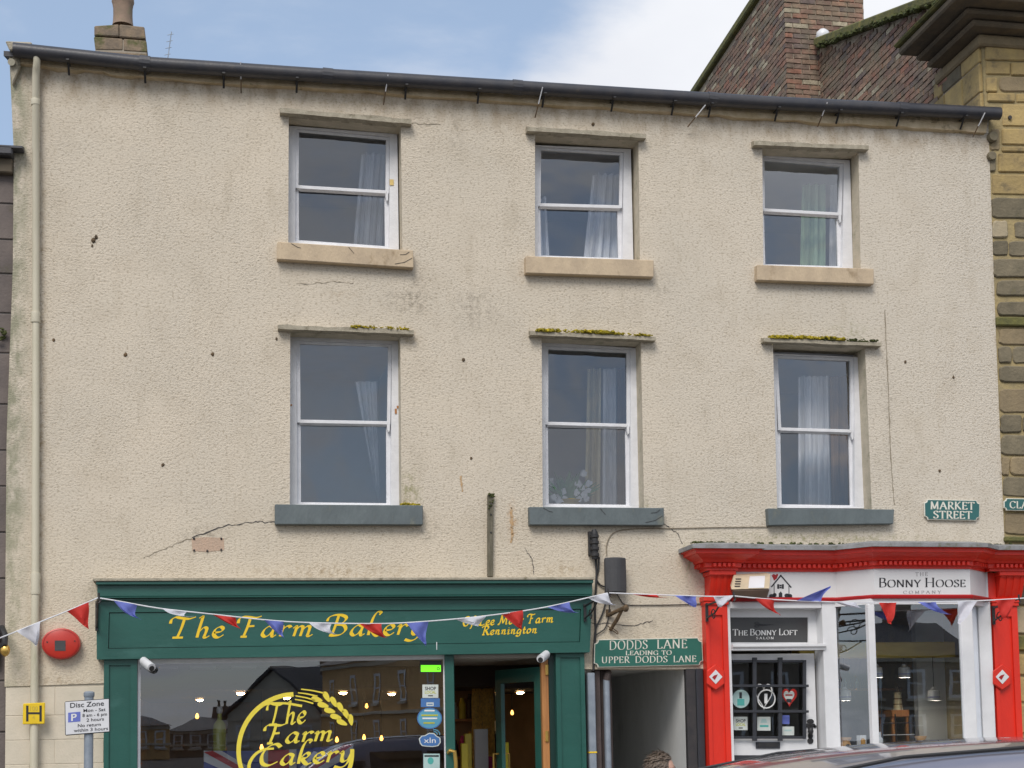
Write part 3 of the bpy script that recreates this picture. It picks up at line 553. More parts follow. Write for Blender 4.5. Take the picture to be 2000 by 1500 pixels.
    if wi in (4, 5):
        t0, t1 = hq[0], hq[1]
        moss_run(win, [lerp(t0, t1, .06)+V((0, .022, .010)), lerp(t0, t1, .5)+V((0, .022, .022)), lerp(t0, t1, .68)+V((0, .022, .012))], M['moss'], 700, (.006, .018))
        moss_run(win, [lerp(t0, t1, .5)+V((0, .025, .01)), lerp(t0, t1, .97)+V((0, .025, .012))], M['moss' if wi == 4 else 'darkmoss'], 260, (.004, .012))
    elif wi == 3:
        t0, t1 = hq[0], hq[1]; moss_run(win, [lerp(t0, t1, .55)+V((0, .025, .006)), lerp(t0, t1, .97)+V((0, .025, .012))], M['moss'], 240, (.004, .013))
        moss_run(win, [lerp(sq[0], sq[1], .86)+V((0, .06, .01)), lerp(sq[0], sq[1], .99)+V((0, .06, .01))], M['moss'], 130, (.005, .014))
# chipped patches on the sash boxes
for px, py, a, b in [(773, 803, 4, 10), (777, 795, 4, 5), (569, 791, 3, 3)]:
    q = P(px, py, .186); chip = MB().box(q.x-a*.0025, q.x+a*.0025, .1845, .188, q.z-b*.0025, q.z+b*.0025); part('bare_timber', chip, M['wood'], WIN[3]['win'])
yp = P(765, 356, .186); part('sticker', MB().slab([yp+V((-.02, 0, .03)), yp+V((.02, 0, .03)), yp+V((.02, 0, -.03)), yp+V((-.02, 0, -.03))], .003), mat('faded_yellow', (.75, .55, .2)), WIN[0]['win'])

# painted blockwork at the foot of the wall, left of the bakery
bw = thing('blockwork', 'smooth cream painted blockwork at the foot of the house beside the bakery', 'wall', P(100, 1700, .03))
q0 = P(9, 1342.5, .012); q1 = P(206, 1334, .012)
part('mortar', MB().box(q0.x+.01, q1.x+.01, .014, .2, 0, q0.z+.03), M['joint'], bw)
zt = q0.z; ri = 0
while zt > .02:
    zl = max(zt-(.265 if ri == 0 else .225), 0); x = q0.x+.008-(.22 if ri % 2 else 0)
    while x < q1.x:
        a, b = max(x, q0.x+.008), min(x+.44, q1.x+.006)
        if b-a > .03: part('block', MB().box(a+.002, b-.002, .010+random.uniform(-.002, .002), .05, zl+.003, zt-.003), M['block'], bw, bev=.003)
        x += .44
    zt = zl; ri += 1

# eaves course, gutter, roof, chimney: parts of the house
eg = [(22, 122), (290, 152), (1000, 198), (1500, 232), (1926, 258)]
eq = MB(); tops = [(22, 92), (290, 118), (1000, 168), (1500, 202), (1930, 230)]
A = [P(*q, -.05) for q in eg]; B = [P(*q, -.05) for q in tops]
nsub = 60; pl = []
for i in range(nsub+1):
    t = i/nsub*(len(A)-1); k = min(int(t), len(A)-2); f = t-k
    pl.append((lerp(A[k], A[k+1], f)+V((0, 0, random.uniform(-.012, .012))), lerp(B[k], B[k+1], f)))
eq.v = [p for a, b in pl for p in (b, a, a+V((0, .055, random.uniform(-.02, .0))))]
eq.f = [f for i in range(nsub) for f in ((3*i, 3*i+1, 3*i+4, 3*i+3), (3*i+1, 3*i+2, 3*i+5, 3*i+4))]
part('eaves_course', eq, M['eaves'], house)
GY = -.14
gl_px = [(26, 97), (290, 125), (640, 148), (1000, 170), (1500, 201), (1952, 222)]
gp = [P(*q, GY) for q in gl_px]
gut = part('gutter', MB().tube(gp, .068, 14), M['gutter'], house, smooth=True)
def on_line(pts, x):
    for a, b in zip(pts, pts[1:]):
        if a.x <= x <= b.x: return lerp(a, b, (x-a.x)/(b.x-a.x))
    return pts[-1] if x > pts[-1].x else pts[0]
for px in (133, 283, 437, 580, 793, 935, 1062, 1197, 1315, 1387, 1517, 1637, 1755, 1880):
    g = on_line(gp, P(px, 170, GY).x); dz = 0
    mb = MB().tube([g+V((0, .0, -.066)), g+V((0, .04, -.11)), g+V((0, .085, -.155))], .011, 6); mb.box(g.x-.014, g.x+.014, g.y-.07, g.y+.085, g.z-.073, g.z-.060)
    part('gutter_bracket', mb, M['iron'], house)
for px in (283, 640, 1010, 1390, 1760):
    g = on_line(gp, P(px, 170, GY).x); part('gutter_joint', MB().tube([g+V((-.05, 0, .002)), g+V((.05, 0, -.002))], .0745, 14), M['gutter'], house)
for (a, b) in (((470, 121), (471, 182)), ((758, 146), (749, 205)), ((1060, 170), (1045, 230)), ((1378, 205), (1343, 248)), ((1616, 200), (1597, 248)), ((1924, 220), (1900, 268))):
    p0, p1 = P(*a, -.21), P(*b, -.06); mid = lerp(p0, p1, .55)
    part('tie_cord', MB().tube([p0, mid], .006, 5), M['cord'], house); part('tie_hook', MB().tube([mid, p1], .007, 5), M['rust'], house)
rz = gp[0].z; xl, xr = outer[0].x-.04, outer[15].x+.02; ze = lambda x: on_line(gp, x).z
rf = MB(); th = .05
for (ya, za, yb, zb) in ((-.08, -.04, 4.6, 1.36), (4.6, 1.36, 9.2, 0.0)):
    a = [V((xl, ya, ze(xl)+za)), V((xr, ya, ze(xr)+za)), V((xr, yb, ze(xr)+zb)), V((xl, yb, ze(xl)+zb))]; rf.prism(a, (0, 0, th))
roof = part('roof', rf, M['slate'], house)
# left verge coping and kneeler
kn = MB(); a, b = P(11, 82, -.12), P(60, 84, -.12)
kn.hexa([P(10, 80, -.13), P(62, 82, -.13), P(62, 100, -.13), P(18, 98, -.13)], [p+V((0, .5, .12)) for p in (P(10, 80, -.13), P(62, 82, -.13), P(62, 100, -.13), P(18, 98, -.13))])
kn.hexa([P(15, 100, -.06), P(40, 102, -.06), P(40, 130, -.06), P(24, 165, -.06)], [p+V((0, .5, .0)) for p in (P(15, 100, -.06), P(40, 102, -.06), P(40, 130, -.06), P(24, 165, -.06))])
part('kneeler', kn, M['hood'], house, bev=.01)
part('pipe_stub', MB().tube([P(22, 121, -.07), P(22, 121, -.11)], .034, 10), M['pipe'], house)
dp = [P(70, 108, -.15), P(72, 118, -.145), P(71, 135, -.10), P(70, 150, -.065), P(70, 620, -.06), P(69, 1140, -.06), P(66, 1500, -.06)]
dp.append(V((dp[-1].x, -.06, .05)))
dpm = MB().tube(dp, [.028, .033, .036, .035, .034, .036, .037, .037], 12)
pipe = part('downpipe', dpm, M['pipe'], house, smooth=True)
for py, h in ((620, .05), (1140, .10), (200, .03)):
    c = P(69.5, py, -.06); part('pipe_collar', MB().lathe(c, [(.0, -h), (.042, -h), (.045, -h*.8), (.040, 0), (.045, h*.6), (.042, h), (0, h)], 14), M['pipe'], house, smooth=True)
# chimney of the house
CY_ = 4.3
def cbox(pts, d): return MB().slab([P(*q, CY_) for q in pts], d)
ch = part('chimney', cbox([(186, 73), (284, 82), (289, 135), (186, 125)], .62), mat('chimney_core', (0.30, 0.26, 0.2)), house)
M['chimstone'] = mat('chimney_stone', (0.27, 0.20, 0.135), (0.17, 0.135, 0.10), 9, 0.95, 0.7, 40, c3=(0.11, 0.11, 0.045), s3=6, f3=0.5)
CY_ -= .01
for pts in ([(184, 50), (232, 47), (232, 71), (184, 69)], [(233, 47), (282, 52), (285, 76), (233, 72)], [(183, 71), (240, 75), (240, 98), (186, 97)], [(241, 75), (286, 79), (288, 102), (241, 99)], [(186, 99), (288, 104), (289, 130), (186, 125)]):
    part('stone', cbox(pts, .64), M['chimstone'], ch, bev=.012)
CY_ += .3
pc = P(240, 47, CY_); r0 = (P(259, 30, CY_)-P(220, 30, CY_)).x/2; ph = P(240, 5, CY_).z-pc.z
part('chimney_pot', MB().lathe(pc, [(r0*1.08, -.03), (r0*1.0, .03), (r0*.97, ph*.4), (r0*.98, ph*.7), (r0*1.06, ph*.90), (r0*1.14, ph), (r0*1.05, ph+.12), (r0*.8, ph+.12), (r0*.75, ph*.6)], 18, caps=False), mat('pot_clay', (0.30, 0.21, 0.155), (0.22, 0.165, 0.12), 6, .9, .3, 40, c3=(.2, .19, .1), s3=5, f3=.4), ch, smooth=True)
# aerial wire behind the gutter
al = thing('aerial', 'thin wire aerial rising above the gutter right of the small chimney', 'aerial', P(326, 130, 3.0))
part('mast', MB().tube([P(325, 135, 3.0), P(335, 62, 3.0)], .006, 5), M['galv'], al)
for k in range(4):
    q = P(327+2*k, 108-13*k, 3.0); part('element', MB().tube([q+V((-.035, 0, .0)), q+V((.035, 0, .02))], .004, 5), M['galv'], al)

# marks that belong to the wall: nails, bare patch, hairline cracks, batten is its own thing
nm = MB()
for px, py, r in [(183, 470, .02), (188, 463, .018), (245, 693, .016), (415, 692, .016), (318, 908, .014), (105, 664, .014), (1768, 707, .014), (1862, 737, .014), (1835, 920, .013), (905, 703, .015), (180, 480, .012), (920, 895, .012), (1158, 243, .016), (300, 140, .02), (540, 662, .012)]:
    q = P(px, py, 0); nm.blob(q+V((0, -.004, 0)), r, 6, 4, (1, .6, 1.2), .3)
part('nail_head', nm, M['rust'], house, kind='stuff')
pp = [P(x, y, -.003) for x, y in [(374, 1052), (400, 1049), (437, 1051), (438, 1074), (405, 1078), (376, 1076)]]
part('bare_patch', MB().slab(pp, .02), mat('bare_brick', (.52, .37, .27), (.44, .33, .25), 20, .95, .8, 60), house)
hl = MB()
for px, py in ((379, 1052), (432, 1052), (379, 1075), (405, 1076), (432, 1074)): hl.blob(P(px, py, -.006), .012, 6, 3)
part('fixing_hole', hl, M['lining'], house, kind='stuff')
def crack(pts, wd=.006, m='lining', seg=9, jit=.010, y=-.004):
    mb = MB(); Q = [P(*p, y) for p in pts]; R = []
    for a, b in zip(Q, Q[1:]):
        for k in range(seg): R.append(lerp(a, b, k/seg)+V((random.uniform(-jit, jit)*.4, 0, random.uniform(-jit, jit))))
    R.append(Q[-1]); n = len(R)
    L1 = []; L2 = []
    for i, p in enumerate(R):
        t = (R[min(i+1, n-1)]-R[max(0, i-1)]).normalized(); nn = V((-t.z, 0, t.x))*wd*random.uniform(.15, .6); L1.append(p+nn); L2.append(p-nn)
    mb.add(L1+L2, [(i, i+1, n+i+1, n+i) for i in range(n-1)]); part('crack', mb, M[m], house)
M['stain'] = mat('crack_stain', (.20, .165, .12), (.32, .27, .2), 30, .95)
crack([(537, 1020), (500, 1019), (440, 1026), (375, 1050)], .011); crack([(375, 1050), (330, 1068), (280, 1090)], .007, 'stain')
crack([(1297, 1024), (1322, 1040), (1333, 1062)], .009); crack([(1728, 605), (1735, 760), (1740, 900), (1747, 985)], .012, 'stain')
crack([(1025, 1070), (1040, 1095), (1043, 1122)], .007); crack([(804, 240), (860, 243)], .006, 'stain'); crack([(580, 555), (650, 551), (690, 553)], .007, 'stain')
crack([(1150, 1216), (1240, 1222), (1275, 1212)], .008)
M['ruststain'] = mat('rust_stain', (.44, .27, .13), (.52, .38, .24), 30, .95)
crack([(999, 990), (1000, 1030), (999, 1060)], .03, 'ruststain', seg=14, jit=.02); crack([(900, 930), (903, 960)], .02, 'ruststain')

# ------------------------------------------------------------------ behind the panes
def curtain(pxt, pxb, y, m, label, n=36, waves=5, amp=.035, w=None):
    (tx0, ty), (tx1, ty1) = pxt; (bx0, by), (bx1, by1) = pxb; mb = MB(); rows = 7
    T0, T1, B0, B1 = P(tx0, ty, y), P(tx1, ty1, y), P(bx0, by, y), P(bx1, by1, y)
    for r in range(rows+1):
        f = r/rows
        for i in range(n+1):
            u = i/n; p = lerp(lerp(T0, B0, f), lerp(T1, B1, f), u); a = u*waves*2*math.pi
            mb.v.append(p+V((0, amp*(math.sin(a)+.35*math.sin(2.3*a+1+f)), 0)))
    for r in range(rows):
        for i in range(n): k = r*(n+1)+i; mb.f.append((k, k+1, k+n+2, k+n+1))
    return solo('curtain', mb, M[m], label, 'curtain', 'curtains hanging in the upper windows', smooth=True)
curtain(((706, 300), (770, 300)), ((688, 505), (762, 505)), .5, 'curtain', 'white pleated curtain on the right inside the top left window')
curtain(((1045, 385), (1066, 385)), ((1045, 525), (1074, 525)), .5, 'curtain', 'narrow white curtain at the left edge of the top middle window', waves=2)
curtain(((1158, 340), (1225, 340)), ((1138, 525), (1225, 525)), .5, 'curtain', 'white pleated curtain on the right inside the top middle window')
curtain(((1567, 360), (1612, 360)), ((1563, 540), (1612, 540)), .5, 'greencurtain', 'pale green curtain inside the top right window', waves=3)
curtain(((1622, 360), (1650, 360)), ((1620, 540), (1650, 540)), .55, 'curtain', 'white curtain edge beside the green curtain in the top right window', waves=2)
curtain(((694, 745), (737, 745)), ((738, 985), (741, 1000)), .5, 'curtain', 'white curtain tied back to a point in the lower left window', waves=3, amp=.02)
curtain(((1148, 720), (1174, 720)), ((1142, 1005), (1172, 1005)), .55, 'creamcurtain', 'tan cream curtain in the middle window behind the flowers', waves=2)
curtain(((1178, 720), (1203, 720)), ((1177, 1005), (1204, 1005)), .5, 'curtain', 'pale net curtain right of the tan one in the middle window', waves=2, amp=.02)
curtain(((1206, 720), (1240, 720)), ((1206, 1005), (1240, 1005)), .55, 'browncurtain', 'brown curtain at the right edge of the lower middle window', waves=2)
curtain(((1560, 735), (1617, 735)), ((1560, 1005), (1622, 1005)), .55, 'curtain', 'white pleated curtain inside the lower right window')
curtain(((1621, 735), (1672, 735)), ((1625, 1005), (1672, 1005)), .6, 'browncurtain', 'brown curtain right of the white one in the lower right window', waves=3)
# flowers on the inner sill of the middle window
fl = thing('flower_arrangement', 'white flowers and green fern in a bowl behind the lower middle window', 'flowers', P(1115, 985, .42))
part('bowl', MB().lathe(P(1112, 992, .40), [(.03, 0), (.10, .03), (.13, .08), (.12, .08), (.09, .03)], 14, caps=False), mat('bowl_amber', (.5, .36, .1)), fl, smooth=True)
lv = MB()
for i in range(120):
    a = random.uniform(-1.3, 1.3); l = random.uniform(.12, .34); b = P(1112+random.uniform(-14, 14), 978, .38+random.uniform(-.05, .08)); d = V((math.sin(a)*l, random.uniform(-.08, .08), math.cos(a)*l)); s = V((d.z, 0, -d.x)).normalized()*.012
    lv.add([b-s*.3, b+d*.5-s+V((0, 0, .01)), b+d, b+d*.5+s], [(0, 1, 2, 3)])
part('fern', lv, mat('fern_green', (.13, .30, .13), (.07, .18, .08)), fl, kind='stuff')
bl = MB()
for px, py in ((1082, 972), (1092, 966), (1102, 974), (1100, 960), (1131, 975), (1140, 966), (1148, 958), (1137, 952), (1128, 944), (1139, 925), (1150, 945), (1090, 978), (1145, 975), (1126, 962)):
    c = P(px, py, .325)
    for k in range(6):
        a = k*math.pi/3+random.random(); d = V((math.cos(a), -.2, math.sin(a)))*random.uniform(.030, .046); s = V((-d.z, 0, d.x))*.5; bl.add([c, c+d*.6+s, c+d, c+d*.6-s], [(0, 1, 2, 3)])
part('blossom', bl, M['curtain'], fl, kind='stuff')
jug = MB().lathe(P(1076, 985, .5), [(.05, 0), (.07, .08), (.065, .16), (.03, .24), (.035, .27)], 12, caps=False)
solo('jug', jug, M['white'], 'pale rounded jug at the left of the flowers in the middle window', 'jug', smooth=True)
# ------------------------------------------------------------------ the stone building to the right
def island_mat(name, cols, rough=.92, bump=.7, bs=60, mossc=None, mossf=.35, mscale=2.5):
    m = bpy.data.materials.new(name); m.use_nodes = True; t = m.node_tree; b = t.nodes['Principled BSDF']; lk = t.links.new
    g = N('ShaderNodeNewGeometry', t); oi = N('ShaderNodeObjectInfo', t); ad = N('ShaderNodeMath', t, operation='ADD'); lk(g.outputs['Random Per Island'], ad.inputs[0]); lk(oi.outputs['Random'], ad.inputs[1])
    fr = N('ShaderNodeMath', t, operation='FRACT'); lk(ad.outputs[0], fr.inputs[0])
    cr = N('ShaderNodeValToRGB', t); cr.color_ramp.interpolation = 'CONSTANT'; e = cr.color_ramp.elements
    while len(e) < len(cols): e.new(0.5)
    for i, c in enumerate(cols): e[i].position = i/len(cols); e[i].color = (*c, 1)
    lk(fr.outputs[0], cr.inputs[0])
    n1 = N('ShaderNodeTexNoise', t); n1.inputs['Scale'].default_value = 14; n1.inputs['Detail'].default_value = 6; lk(g.outputs['Position'], n1.inputs['Vector'])
    r1 = N('ShaderNodeMapRange', t); lk(n1.outputs[0], r1.inputs[0]); r1.inputs[1].default_value = .3; r1.inputs[2].default_value = .7; r1.inputs[3].default_value = .6; r1.inputs[4].default_value = 1.25
    hs = N('ShaderNodeHueSaturation', t); lk(cr.outputs[0], hs.inputs['Color']); lk(r1.outputs[0], hs.inputs['Value']); col = hs.outputs[0]
    if mossc:
        n2 = N('ShaderNodeTexNoise', t); n2.inputs['Scale'].default_value = mscale; n2.inputs['Detail'].default_value = 7; n2.inputs['Roughness'].default_value = .7; lk(g.outputs['Position'], n2.inputs['Vector'])
        r2 = N('ShaderNodeMapRange', t); lk(n2.outputs[0], r2.inputs[0]); r2.inputs[1].default_value = 1-mossf-.12; r2.inputs[2].default_value = 1-mossf+.08; r2.inputs[4].default_value = .75
        mx = N('ShaderNodeMixRGB', t); lk(r2.outputs[0], mx.inputs[0]); lk(col, mx.inputs[1]); mx.inputs[2].default_value = (*mossc, 1); col = mx.outputs[0]
    lk(col, b.inputs['Base Color']); b.inputs['Roughness'].default_value = rough
    bn = N('ShaderNodeTexNoise', t); bn.inputs['Scale'].default_value = bs; bn.inputs['Detail'].default_value = 4; lk(g.outputs['Position'], bn.inputs['Vector'])
    bu = N('ShaderNodeBump', t); bu.inputs['Strength'].default_value = bump; bu.inputs['Distance'].default_value = .012; lk(bn.outputs[0], bu.inputs['Height']); lk(bu.outputs[0], b.inputs['Normal']); return m
M['brick'] = island_mat('brick', [(.27, .15, .11), (.20, .115, .09), (.32, .19, .13), (.17, .11, .09), (.25, .16, .12), (.15, .11, .10), (.30, .145, .10), (.23, .16, .12), (.20, .14, .11), (.26, .17, .12), (.42, .36, .26)], mossc=(.20, .175, .12), mossf=.44)
M['mortar'] = mat('lime_mortar', (.40, .33, .25), (.30, .25, .19), 9, .95, .5, 60, c3=(.17, .16, .09), s3=3, f3=.42)
M['ystone'] = mat('yellow_sandstone', (.46, .335, .14), (.34, .25, .12), 5, .93, 1.0, 25, c3=(.20, .16, .09), s3=5, f3=.44, rnd=.18)
M['gstone'] = mat('grey_sandstone', (.21, .175, .115), (.14, .12, .08), 5, .95, .9, 30, c3=(.19, .16, .075), s3=5, f3=.40, rnd=.2)
M['bstone'] = mat('brown_sandstone', (.30, .23, .135), (.23, .18, .11), 5, .95, .9, 30, c3=(.30, .23, .10), s3=5, f3=.40, rnd=.15)
M['pstone'] = mat('pale_sandstone', (.40, .33, .22), (.33, .28, .19), 6, .95, .8, 30, rnd=.1)
M['ymortar'] = mat('yellow_mortar', (.40, .31, .15), (.30, .24, .13), 8, .95, .8, 40)
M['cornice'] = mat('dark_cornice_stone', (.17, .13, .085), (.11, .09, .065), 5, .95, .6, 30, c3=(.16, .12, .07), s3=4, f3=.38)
M['mossy'] = mat('mossy_stone', (.16, .15, .045), (.09, .09, .04), 9, .98, .8, 40, c3=(.24, .20, .06), s3=7, f3=.42)

XA = P(1937, 600, 0).x
sb = thing('stone_building', 'tall yellow and grey sandstone building with a heavy cornice at the right edge', 'building', (XA+1.5, 0, 0))
ZT = PX(1885, 95, XA).z
core = MB().box(XA+.03, XA+7, .014, 11, 0, ZT-.1); part('wall', core, M['ymortar'], sb)
# front stones, read row by row: (px quads) and kind
rows = [
 ('y', 86, 118, [1925, 2010, 2090]), ('y', 119, 146, [1926, 1975, 2085]), ('b', 148, 178, [1952, 2060]), ('y', 150, 180, [1927, 1950]), ('y', 180, 199, [1929, 1985, 2060]), ('y', 201, 246, [1958, 2080]),
 ('y', 249, 282, [1957, 2040, 2100]), ('b', 250, 294, [1935, 1955]), ('y', 284, 296, [1957, 2080]), ('g', 296, 334, [1934, 1947]), ('y', 297, 336, [1950, 2060, 2110]), ('y', 339, 380, [1938, 2030, 2110]), ('g', 384, 426, [1937, 2040, 2110]),
 ('p', 429, 464, [1939, 1971]), ('g', 430, 464, [1982, 2050, 2100]), ('g', 468, 499, [1939, 1971, 2020, 2100]), ('g', 503, 541, [1940, 2030, 2100]), ('g', 545, 578, [1948, 2022, 2110]), ('g', 587, 616, [1949, 2010, 2100]),
 ('l', 617, 636, [1946, 2110]), ('b', 640, 673, [1951, 2040, 2110]), ('g', 675, 709, [1951, 1978, 2040, 2100]), ('g', 712, 747, [1952, 2060, 2110]), ('b', 757, 806, [1953, 2020, 2100]), ('g', 809, 845, [1954, 1998, 2060, 2110]),
 ('g', 848, 889, [1955, 2030, 2100]), ('b', 891, 928, [1957, 1973, 2040, 2100]), ('g', 930, 970, [1958, 2040, 2110]), ('b', 1000, 1044, [1962, 2020, 2110]), ('l', 1046, 1058, [1962, 2110]),
 ('b', 1062, 1100, [1990, 2060, 2120]), ('b', 1104, 1138, [1994, 2070, 2120]), ('g', 1141, 1181, [1978, 2040, 2120]), ('p', 1184, 1237, [1980, 2050, 2120]), ('l', 1240, 1270, [1979, 2120]), ('y', 1276, 1318, [1982, 2060, 2120]), ('y', 1321, 1371, [1984, 2040, 2120]), ('y', 1374, 1432, [1985, 2060, 2120]), ('y', 1436, 1490, [1987, 2050, 2120]), ('y', 1494, 1560, [1988, 2060, 2120])]
for kind, y0, y1, xs in rows:
    for a, b in zip(xs, xs[1:]):
        if b <= 1975 and kind == 'g' and y0 < 340: pass
        dl = lambda: random.uniform(-2, 2)
        dy = (a-1940)*.035 if y0 < 500 else (a-1940)*.015
        pr = .035 if kind == 'l' else random.uniform(0.0, .014)
        ta, tb, tc_, td = (a+1.2, y0+1+dy), (b-1.2, y0+1+dy+(b-a)*.02), (b-1.2, y1-1+dy+(b-a)*.02), (a+1.2, y1-1+dy)
        if kind in 'gbp' and y1-y0 > 20:
            mid = []
            for (p, q) in ((ta, tb), (tb, tc_), (tc_, td), (td, ta)):
                for t in (.10, .5, .90): mid.append((p[0]+(q[0]-p[0])*t+dl()*.8, p[1]+(q[1]-p[1])*t+dl()*.6))
            Q = [P(x, y, .0-pr) for x, y in mid]
        else: Q = [P(x, y, .0-pr) for x, y in (ta, tb, tc_, td)]
        m = {'y': 'ystone', 'g': 'gstone', 'b': 'bstone', 'p': 'pstone', 'l': 'mossy'}[kind]
        part('stone', MB().slab(Q, .09), M[m], sb, bev=.012)
# the courses carry on to the right, out of the picture
far = {k_: MB() for k_ in 'ygbpl'}
for kind, y0, y1, xs in rows:
    if xs[-1] < 2000: continue
    x = xs[-1]
    while x < 2700:
        e = x+random.uniform(50, 95); pr = .035 if kind == 'l' else random.uniform(0, .014); dy = (2050-1940)*(.035 if y0 < 500 else .015)
        far[kind if random.random() < .8 else 'y'].slab([P(a_, b_, -pr) for a_, b_ in ((x+1.2, y0+1+dy), (e-1.2, y0+1+dy), (e-1.2, y1-1+dy), (x+1.2, y1-1+dy))], .09); x = e
for k_, mb in far.items():
    if mb.v: part('stonework', mb, M[{'y': 'ystone', 'g': 'gstone', 'b': 'bstone', 'p': 'pstone', 'l': 'mossy'}[k_]], sb, kind='stuff')
# dark scroll stub by the gutter end and the drilled hole
part('scroll', MB().lathe(P(1938, 268, -.02), [(0, -.04), (.05, -.04), (.06, 0), (.05, .05), (0, .05)], 14, 'y').lathe(P(1936, 305, -.02), [(0, -.03), (.045, -.03), (.05, 0), (.04, .05), (0, .05)], 12, 'y'), M['gstone'], sb, kind='stuff')
part('hole', MB().lathe(P(1973, 229, -.02), [(0, -.003), (.022, -.003), (.022, .01), (0, .01)], 10, 'y'), M['lining'], sb)
# quoins on the side face (plane x = XA), running back from the corner
quoin_lim = lambda z: .42+max(0, min(.8, (ZT-z)*2.0))
zq = P(1935, 330, 0).z; k = 0
while zq < ZT-.02:
    zn = min(zq+random.uniform(.24, .34), ZT-.01); y = .04; lim = quoin_lim(zq)+(.12, -.1)[k % 2]
    while y < lim:
        L_ = random.uniform(.3, .45); e = min(y+L_, lim)
        if e-y > .06: part('stone', MB().box(XA-.004, XA+.06, y, e-.012, zq, zn-.012), M['ystone' if random.random() < .75 else 'gstone'], sb, bev=.012)
        y = e
    zq = zn; k += 1
# coping of the side wall and the walls of brick
c_far, c_near = PX(1600, 92, XA), PX(1838, 3, XA)
def cop_z(y): return c_far.z+(c_near.z-c_far.z)*(y-c_far.y)/(c_near.y-c_far.y)
cn = V((XA, -.2, cop_z(-.2)))
YB = c_far.y+.02
part('coping', MB().prism([V((XA-.10, YB-.05, cop_z(YB)-.02)), V((XA+.3, YB-.05, cop_z(YB)-.02)), V((XA+.3, .2, cop_z(.2)-.02)), V((XA-.10, .2, cop_z(.2)-.02))], (0, 0, .12)), M['mossy'], sb, bev=.02)
XB = P(1535, 100, YB).x; XR = P(1690, 50, YB).x
tl0, tl1 = PX(1482, 0, XB), PX(1364, 178, XB)
def top_z(y): return tl0.z+(tl1.z-tl0.z)*(y-tl0.y)/(tl1.y-tl0.y)
YE = tl1.y+1.0
zroof = lambda y: ze(XA-.1)+.32*min(y, 4.6)-.35
part('side_wall', MB().prism([V((XA+.012, .06, 4)), V((XA+.012, YB, 4)), V((XA+.012, YB, cop_z(YB)-.02)), V((XA+.012, .06, cop_z(.06)-.02))], (.5, 0, 0)), M['mortar'], sb)
zlo = zroof(YB)
stack = part('chimney_stack', MB().prism([V((XB+.012, YB+.012, zlo)), V((XB+.012, YE, zlo)), V((XB+.012, YE, top_z(YE))), V((XB+.012, YB+.012, top_z(YB)))], (XR-XB-.024, 0, 0)), M['mortar'], sb)
part('coping', MB().prism([V((XB-.07, YB-.07, top_z(YB-.07))), V((XR+.07, YB-.07, top_z(YB-.07))), V((XR+.07, YE, top_z(YE))), V((XB-.07, YE, top_z(YE)))], (0, 0, .12)), M['mossy'], stack, bev=.02)
bricks = []
BL, BH, JT = .232, .072, .017
def course(y0, y1, z0, ztop, zbot, kind, fixed, ex=None):
    n = 0; z = z0
    while z < 14:
        off = (n % 2)*BL*.5; s = y0-off
        while s < y1:
            a, b = max(s, y0), min(s+BL, y1)
            mid = (a+b)/2
            if b-a > .05 and z+BH < ztop(mid) and z > zbot(mid)-.1 and not (ex and ex(mid, z)): bricks.append((kind, a, b-JT, z, z+BH-JT*.8, fixed))
            s += BL
        z += BH; n += 1
course(.3, YB, 7.0, lambda y: cop_z(y)-.03, zroof, 'y', XA, lambda y, z: y < quoin_lim(z))
course(XB, XR, 7.2, lambda x: top_z(YB)+0, lambda x: zlo+.1, 'x', YB)
course(YB, YE, 7.2, lambda y: top_z(y)-.02, lambda y: zroof(y)+.1, 'y', XB)
bm_cache = {}
items = []
for kind, a, b, z0, z1, f in bricks:
    c = V((f, (a+b)/2, (z0+z1)/2)) if kind == 'y' else V(((a+b)/2, f, (z0+z1)/2))
    px, py = proj(c); vis = -30 < px < 2030 and -30 < py < 215 and py < 85+.0715*px+10
    if kind == 'x' and (c.x > XA+.05 and c.z < cop_z(YB)): vis = False
    items.append(((0 if vis else 1), (0 if kind == 'x' else 1), (c-CAM).length, kind, b-a, z1-z0, c))
items.sort(key=lambda q: q[:3])
rest = MB(); cnt = 0
def brick_mb(kind, l, h, c=V((0, 0, 0))):
    j = random.uniform(-.006, .006)
    if kind == 'y': return MB().box(c.x-.004+j, c.x+.09, c.y-l/2, c.y+l/2, c.z-h/2, c.z+h/2)
    return MB().box(c.x-l/2, c.x+l/2, c.y-.004+j, c.y+.09, c.z-h/2, c.z+h/2)
nside = nstack = 0
for v, _, d, kind, l, h, c in items:
    if v == 0 and cnt < 300:
        key = (kind, round(l, 2), cnt % 3)
        if key not in bm_cache:
            o = part('brick', brick_mb(kind, l, h), M['brick'], sb); bm_cache[key] = o
        else:
            o = bm_cache[key].copy(); COL.objects.link(o); o.parent = sb
        o.location = c+V((0, 0, 0))-WL[sb.name]+WL[sb.name]
        cnt += 1
    else:
        q = brick_mb(kind, l, h, c); rest.add(q.v, q.f)
# meshes were made round the origin minus the building's base: put each brick at its place
if rest.v: part('brickwork', rest, M['brick'], sb, kind='stuff')
moss_run(sb, [PX(1600, 90, XA-.08), PX(1700, 50, XA-.08), PX(1830, 4, XA-.08)], M['darkmoss'], 120, (.02, .05), yj=.06)
# a white alarm dome / dish on the stack
dsh = P(1607, 70, YB-.12); solo('satellite_dish', MB().lathe(dsh+V((0, 0, -.09)), [(.02, 0), (.07, .02), (.095, .08), (.085, .14), (.04, .18), (0, .19)], 14), M['camwhite'], 'small pale dome fixed to the brick chimney stack at the coping', 'dome', smooth=True)
